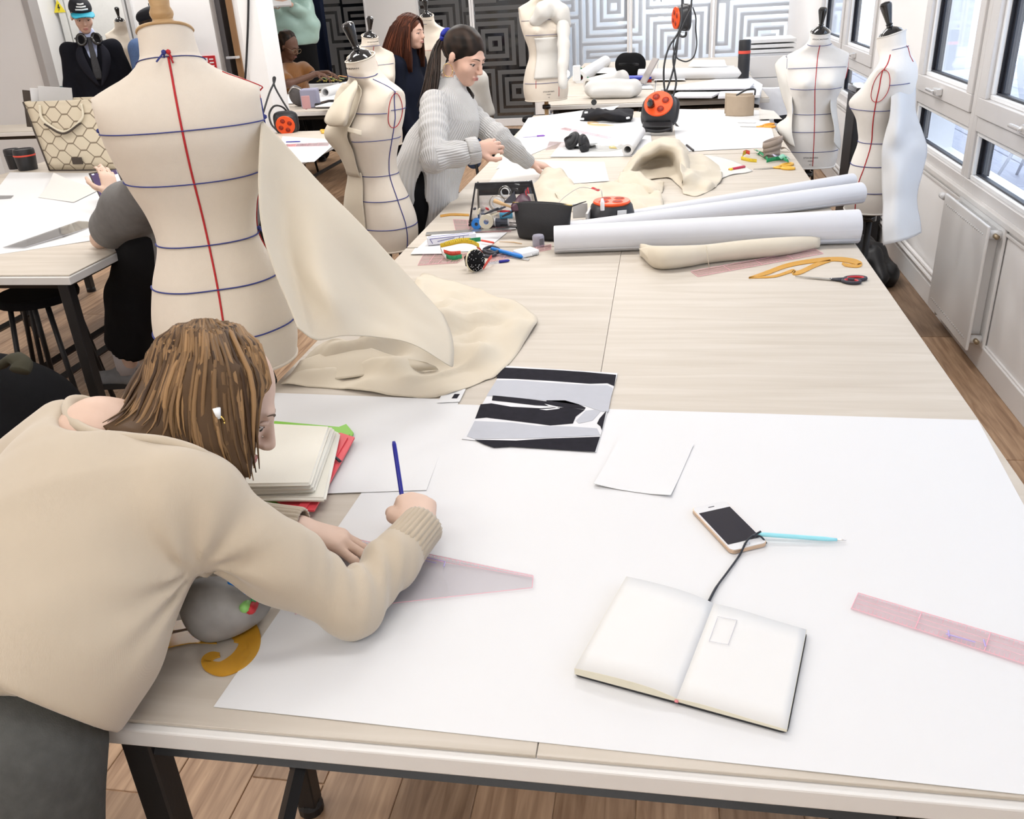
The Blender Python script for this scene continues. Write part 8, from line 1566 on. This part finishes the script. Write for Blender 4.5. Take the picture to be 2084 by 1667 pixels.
struct('trim_5', joinG(tube([(XW - .03, 4.0 + .6, .165), (XW - .03, 12.3, .165)], .012, 8), tube([(XW - .03, 4.6, .20), (XW - .03, 12.3, .20)], .012, 8)), WALLR)
t = thing('bag', 'black bag on the floor under the form beside the radiator', 'bag', (1.22, 5.55, 0)); S = Solid(); S.ell((1.18, 5.55, .13), (.17, .2, .14), None, .04).ell((1.30, 5.42, .07), (.13, .16, .08), None, .06); S.warp(lambda P: .022 * (1 - 2 * np.abs(fnoise(P, 30, 6)))); S.plane((0, 0, .003), (0, 0, -1)); fast_part('body', S.mesh(.012), mat('black nylon', (.008, .008, .010), .45, .3, 20), t); part('strap', tube(spline([(1.12, 5.5, .22), (1.14, 5.46, .36), (1.2, 5.46, .4), (1.22, 5.5, .24)], 6), .012, 6, flat=.4), LEAD, t, True, world=True)
t = thing('speaker_box', 'dark upright case on the sill side behind the form by the radiator', 'case', (1.33, 6.35, 0)); part('body', box(-.12, .12, -.15, .15, 0, 1.0, .01), CHAR, t); part('lid', box(-.125, .125, -.155, .155, 1.0, 1.04, .008), LACQ, t)
# ------------------------------------------------------------------ left hand tables
tb_ = thing('tote_bag', 'cream tote bag with a brown honeycomb pattern on the left table', 'tote bag', ttbl(165, 347)); 
if 'honeycomb cloth' not in _M:
    m = bpy.data.materials.new('honeycomb cloth'); m.use_nodes = True; nt = m.node_tree; N_ = nt.nodes; L_k = nt.links; b = N_['Principled BSDF']; b.inputs['Roughness'].default_value = .8
    tc = N_.new('ShaderNodeTexCoord'); sp = N_.new('ShaderNodeSeparateXYZ'); L_k.new(tc.outputs['Object'], sp.inputs[0])
    def mth(op, a, b_=None):
        n = N_.new('ShaderNodeMath'); n.operation = op
        for i, v in enumerate((a, b_)):
            if v is None: continue
            if isinstance(v, (int, float)): n.inputs[i].default_value = v
            else: L_k.new(v, n.inputs[i])
        return n.outputs[0]
    A_, B_ = 0.150, 0.082
    def band(off):
        w = mth('MULTIPLY', mth('SUBTRACT', mth('MINIMUM', mth('MAXIMUM', mth('PINGPONG', sp.outputs[0], A_ / 2), A_ * .12), A_ * .38), A_ * .12), B_ / 2 / (A_ * .26)); k = mth('PINGPONG', mth('ADD' if off == 0 else 'SUBTRACT', sp.outputs[2], w), B_ / 2); return mth('LESS_THAN', k, .0046)
    mxv = mth('MAXIMUM', band(0), band(1)); mx = N_.new('ShaderNodeMix'); mx.data_type = 'RGBA'; mx.inputs[6].default_value = (.66, .58, .44, 1); mx.inputs[7].default_value = (.24, .19, .13, 1); L_k.new(mxv, mx.inputs[0]); L_k.new(mx.outputs[2], b.inputs['Base Color']); _M['honeycomb cloth'] = m
HC = _M['honeycomb cloth']; bl, br = ttbl(102, 348), ttbl(238, 346); d = br - bl; n_ = _n(np.array([-d[1], d[0], 0]))
def tote(off, bulge): return np.array([[bl + d * (u + (u - .5) * .22 * v_) + n_ * (off + bulge * math.sin(PI * u) * math.sin(PI * min(v_ * .9 + .1, 1))) + np.array([0, 0, .003 + .40 * v_]) for u in np.linspace(0, 1, 11)] for v_ in np.linspace(0, 1, 9)])
F_ = tote(.0, -.03); K_ = tote(.14, .03); ox = np.array(tb_.location)
part('front', sheet(F_, .004), HC, tb_, True, world=True); part('back', sheet(K_, .004), HC, tb_, True, world=True)
for e_ in (0, -1): part('side', sheet(np.stack([F_[:, e_], (F_[:, e_] + K_[:, e_]) / 2 + d * (.03 if e_ == 0 else -.03), K_[:, e_]], 1), .004), HC, tb_, True, world=True)
part('base', sheet(np.stack([F_[0], K_[0]], 0), .004), HC, tb_, world=True); BRN = mat('dark brown trim', (.06, .045, .035), .6)
part('trim', tube(F_[:, 0], .007, 6), BRN, tb_, True, world=True); part('trim', tube(F_[0], .006, 6), BRN, tb_, True, world=True)
h0, h1 = F_[-1, 2], F_[-1, 7]; mid = (h0 + h1) / 2
part('handle', tube(spline([h0 + [0, -.012, -.02], h0 + [.01, -.03, -.10], mid + [0, -.045, -.17], h1 + [-.01, -.03, -.10], h1 + [0, -.012, -.02]], 8), .009, 8, flat=.6), CRM, tb_, True, world=True); part('handle_grip', tube(spline([h0 + [.02, -.038, -.125], mid + [0, -.055, -.178], h1 + [-.02, -.038, -.125]], 8), .010, 8, flat=.6), BRN, tb_, True, world=True)
lp = F_[1, 5]; part('leather_patch', xf(box(-.035, .035, -.004, .002, -.02, .02, .002), lp + [0, -.012, .01], rz=math.atan2(d[1], d[0])), BRN, tb_, world=True)
for k in range(3):
    c = (F_[-1, 1 + k] + K_[-1, 1 + k]) / 2; t = solo('magazine', xf(box(-.09, .09, -.004, .004, -.16, .05 + .01 * k, .001), c, rz=.3 + .15 * k, ry=.15), (BRN, PAPER, GC)[k], ('brown-spined magazine leftmost in the honeycomb tote', 'white magazine in the middle of the honeycomb tote', 'grey magazine rightmost of those in the honeycomb tote')[k], 'magazine')
def tumbler(lab, px, py, r, h, band=True):
    c = ttbl(px, py); t = thing('tumbler', lab, 'tumbler', c); part('cup', lathe([(0, 0), (r * .88, 0), (r * .9, .005), (r, h * .62), (r, h * .66)], 26, False), CHAR, t, 40); part('lid', lathe([(r, h * .74), (r * 1.02, h * .9), (r * .96, h), (r * .8, h), (r * .8, h * .97), (0, h * .97)], 26, False), CHAR, t, 40)
    part('band', lathe([(r, h * .66), (r * 1.03, h * .67), (r * 1.03, h * .73), (r, h * .74)], 26, False), TR_ if band else CHAR, t, True)
tumbler('black tumbler with a red band on the left table', 58, 345, .062, .125); tumbler('plain black tumbler half hidden behind the red-banded one', 33, 343, .045, .12, False)
tab = thing('tablet', 'tablet computer propped on a stand on the left table', 'tablet', ttbl(220, 405)); a, b, c, e_ = atd(181, 354, 4.35), atd(240, 344, 4.25), atd(262, 400, 4.02), atd(208, 412, 4.10)
G = lambda off, k: np.array([[a * (1 - u) * (1 - v_) + b * u * (1 - v_) + c * u * v_ + e_ * (1 - u) * v_ for u in (0 + k, .5, 1 - k)] for v_ in (0 + k, .5, 1 - k)]) + off
nn = _n(np.cross(b - a, e_ - a)); nn = nn if nn[1] < 0 else -nn
part('body', sheet(G(0 * nn, 0), .008), LACQ, tab, world=True); part('screen', sheet(G(nn * .0052, .05), .001), mat('tablet screen', (.055, .035, .11), .1, .05, emit=.25), tab, world=True)
def onscr(u0, u1, v0, v1): return np.array([[a * (1 - u) * (1 - v_) + b * u * (1 - v_) + c * u * v_ + e_ * (1 - u) * v_ for u in (u0, u1)] for v_ in (v0, v1)]) + nn * .0064
part('screen_window', sheet(onscr(.34, .95, .22, .72), .0006), mat('lit document', (.75, .82, .95), .3, .05, emit=.55), tab, world=True)
for v0 in (.06, .62, .8): part('screen_icon', sheet(onscr(.10, .18, v0, v0 + .04), .0006), mat('lit document', (0, 0, 0)), tab, world=True)
part('stand', sheet(np.array([[e_, c], [e_ + [0, .10, -.0], c + [0, .10, 0]]]) * [1, 1, 0] + [0, 0, T + .004], .004), LACQ, tab, world=True); part('stand', tube([(e_ + c) / 2, (e_ + c) / 2 * [1, 1, 0] + [0, .04, T + .004]], .01, 6), LACQ, tab, world=True)
t = thing('stylus', 'white stylus held before the tablet', 'stylus', atd(212, 392, 3.7)); part('barrel', tube([atd(205, 383, 3.72), atd(217, 398, 3.66), atd(219, 402, 3.65)], [.004, .004, .001], 8), WBEAD, t, True, world=True)
t = thing('set_square', 'long clear pattern square on the left table by the grey sleeve', 'set square', ttbl(100, 480)); part('plate', poly([(6, 504), (50, 505), (130, 483), (186, 462), (190, 452), (160, 450), (120, 464)], T + .004, T + .0055), clear('smoky acrylic', (.78, .78, .78), rough=.05), t, world=True); part('edge_line', tube([ttbl(8, 503, .006), ttbl(50, 504, .006), ttbl(186, 462, .006)], .0008, 4), SK_, t, world=True)
t = thing('set_square', 'end of a clear ruler at the left edge of the photo', 'ruler', ttbl(0, 405)); part('plate', poly([(-60, 410), (22, 404), (28, 398), (-60, 399)], T + .004, T + .0055), clear('smoky acrylic', (.78, .78, .78)), t, world=True)
ruler('pink ruler on the white paper of the left table behind the drape', [(578, 299), (583, 294), (672, 290), (668, 297)], T + .004, n=20); pen_at('blue pen on the left table behind the drape', (582, 289), (612, 288), PB, None, .004, .006)
scissors('golden yellow scissor handles on the left table behind the draped form', (690, 268), (668, 269), (655, 265), (655, 270), T, STEEL, YEL, None, .008)
# hanging reel in front of the pillar
hc = atd(583, 248, 6.3); r4 = cable_reel('socket reel with orange face hanging beside the white pillar', hc, (PI / 2 + .2, 0, .25), .85); hk = thing('hanging_lead', 'black lead looping from the pillar to the hanging reel', 'cable', hc)
for pts in ([(535, 232, 6.2), (548, 190, 6.25), (558, 168, 6.3), (560, 158, 6.3), (556, 160, 6.3), (560, 178, 6.3), (575, 205, 6.3), (588, 226, 6.3), (592, 236, 6.3)], [(590, 234, 6.3), (575, 218, 6.25), (558, 216, 6.2), (548, 232, 6.2), (552, 252, 6.2), (562, 264, 6.2)]): part('lead', tube(spline([atd(*p) for p in pts], 6), .007, 6), LEAD, hk, True, world=True)
cbv = spline([aty(506, -20, YP - .012), aty(505, 40, YP - .012), aty(503, 90, YP - .012), aty(501, 130, YP - .012), aty(498, 175, YP - .012)], 5); t = thing('wall_cable', 'black cable running down the face of the white pillar', 'cable', cbv[-1]); part('cable', tube(cbv, .008, 6), LEAD, t, True, world=True)
# things on the table of the seated woman
ZT = T
t = thing('pouch', 'grey zip pouch next to the pink one on the seated woman table', 'pencil case', ttbl(608, 218)); c_ = ttbl(607, 218) + [0, .06, 0]; S = Solid(); S.ell(c_ + [0, 0, .075], (.085, .06, .075), None, .02).ell(c_ + [-.035, .01, .12], (.05, .05, .06), None, .04); S.plane((0, 0, T + .002), (0, 0, -1)); fast_part('body', S.mesh(.01), mat('charcoal felt', (.11, .10, .10), .9, .2, 30), t); part('zip', tube(spline([c_ + [-.08, -.04, .12], c_ + [-.02, -.045, .165], c_ + [.07, -.04, .12]], 4), .006, 6), STEEL, t, True, world=True)
t = thing('pouch', 'pink and lilac pouch on the seated woman table', 'pencil case', ttbl(632, 220)); part('body', ybox((614, 221), (648, 219), .14, .002, .155, .012), mat('lilac grey cloth', (.30, .30, .40), .8), t, world=True); part('front_panel', ybox((616, 222), (633, 221), .008, .05, .15, .003), mat('dusty pink cloth', (.62, .34, .34), .8), t, world=True); part('tab', ybox((621, 223), (625, 223), .004, .02, .10, .001), mat('dusty pink cloth', (0, 0, 0)), t, world=True)
t = thing('case', 'flat black case with a white lid at the front of the seated woman table', 'case', ttbl(655, 218)); part('body', ybox((640, 221), (700, 220), .25, .002, .045, .012), LACQ, t, world=True); part('lid', ybox((641, 219), (699, 218), .24, .046, .058, .005), WBEAD, t, world=True)
roll('white paper roll on the table of the seated woman', ttbl(662, 188, .045), ttbl(745, 165, .045), .045, PAPER, .7); t = thing('paper_curl', 'curled strip of white paper by the arm of the seated woman', 'paper', ttbl(590, 175)); part('strip', sheet(np.array([[ttbl(592, 176, .05) + np.array([.09 * math.cos(b) * (1 - .04 * b), w_, .09 * math.sin(b) * (1 - .04 * b) - .02]) for b in np.linspace(PI * .5, PI * 1.55, 12)] for w_ in (0, .09)]), .0015), PAPER, t, True, world=True)
for k, px in enumerate(([(575, 185), (690, 182), (690, 170), (580, 172)], [(575, 212), (690, 208), (690, 190), (570, 192)])): pxsheet('paper_sheet', ('white papers under the arms of the seated woman', 'white paper at the front of the seated woman table')[k], px, T + .003 + .002 * k, n=8, wave=.008, seed=k, th=.003)
t = thing('yellow_trims', 'bundle of yellow and green trims being sorted by the seated woman', 'trims', ttbl(672, 165))
for k in range(9): c = ttbl(655 + 4.5 * k, 166 - (k % 3) * 4, .05 + .012 * (k % 3)); part('strip', tube([c + [-.06, .02, 0], c + [0, 0, .02], c + [.06, -.02 + .01 * k % 3, 0]], .012, 6, flat=.4), (mat('mustard trim', (.50, .42, .10), .8), mat('sage trim', (.30, .38, .18), .8), mat('apricot trim', (.70, .35, .15), .8))[k % 3], t, True, world=True)
t = thing('pouch', 'glossy dark pouch at the back of the seated woman table', 'pouch', ttbl(698, 135)); S = Solid(); c_ = np.array([-2.62, 9.9, T]); S.cap(c_ + [-.09, 0, .05], c_ + [.09, 0, .05], .05, .05, .02); S.ell(c_ + [0, 0, .06], (.10, .05, .055), None, .03); fast_part('body', S.mesh(.012), mat('wine vinyl', (.10, .02, .03), .25), t)
# dark clothes rail behind the mint top
t = thing('curtain', 'dark navy curtain hanging behind the mint satin top', 'curtain', aty(655, 60, 11.2) * [1, 1, 0]); x0, x1 = float(aty(560, 60, 11.2)[0]), float(aty(668, 60, 11.2)[0]); G = np.array([[[x, 11.2 + .05 * math.sin(x * 34), z_] for x in np.linspace(x0, x1, 60)] for z_ in (.05, 1.4, 2.7)]); part('cloth', sheet(G, .006), mat('navy velvet', (.006, .009, .022), .95, spec=.1), t, True, world=True); part('rail', tube([(x0, 11.2, 2.72), (x1, 11.2, 2.72)], .014, 8), STEEL, t, True, world=True)
# stools and a dark coat under the left tables
for k, (x, y, rz) in enumerate(((-2.75, 3.35, .2), (-3.15, 3.9, .9), (-2.35, 4.75, .4), (-2.6, 5.6, .1))): dup(stool_proto, (x, y, 0), rz, ('black stool just under the near corner of the left table', 'black stool deep under the left table', 'black stool under the pink ruler table', 'black stool at the far end of the pink ruler table')[k])
t = thing('coat_pile', 'black coat heaped over a low stool at the left frame edge', 'coat', (-2.25, 2.35, 0)); S = Solid(); S.ell((-2.28, 2.42, .35), (.26, .28, .36), None, .1).ell((-2.05, 2.2, .16), (.28, .26, .17), None, .12).ell((-2.5, 2.1, .45), (.25, .28, .30), None, .1); S.warp(lambda P: .02 * fnoise(P, 14, 3)); S.plane((0, 0, .004), (0, 0, -1)); fast_part('cloth', S.mesh(.016), BLKT, t); part('collar', tube(spline([atd(5, 742, 2.75), atd(28, 728, 2.72), atd(45, 740, 2.7), atd(40, 756, 2.68)], 5), .03, 8, flat=.5), mat('olive fleece', (.035, .032, .018), .95), t, True, world=True)
m8 = dress_form('dress form half hidden behind the man in the suit', -5.75, 9.4, 1.18, -60, text=False)
ck = thing('chair', 'teal office chair behind the man in the suit', 'chair', (float(aty(106, 150, 9.0)[0]), 9.0, 0)); TE = mat('teal cloth', (.05, .10, .11), .8); part('seat', box(-.24, .24, -.22, .22, .46, .53, .03), TE, ck, True); part('backrest', box(-.23, .23, .2, .26, .62, 1.02, .03), TE, ck, True); part('stem', tube([(0, 0, .46), (0, 0, .08)], .03, 10), BLACK, ck, True); part('back_stem', tube([(0, .2, .5), (0, .24, .7)], .02, 8), BLACK, ck, True)
for k in range(5): part('foot', tube([(0, 0, .08), (.28 * math.cos(k * 1.2566), .28 * math.sin(k * 1.2566), .03)], [.025, .015], 8), BLACK, ck, True)
dup(ck, (float(aty(262, 140, 9.2)[0]), 9.2, 0), .6, 'teal office chair to the right of the man in the suit')
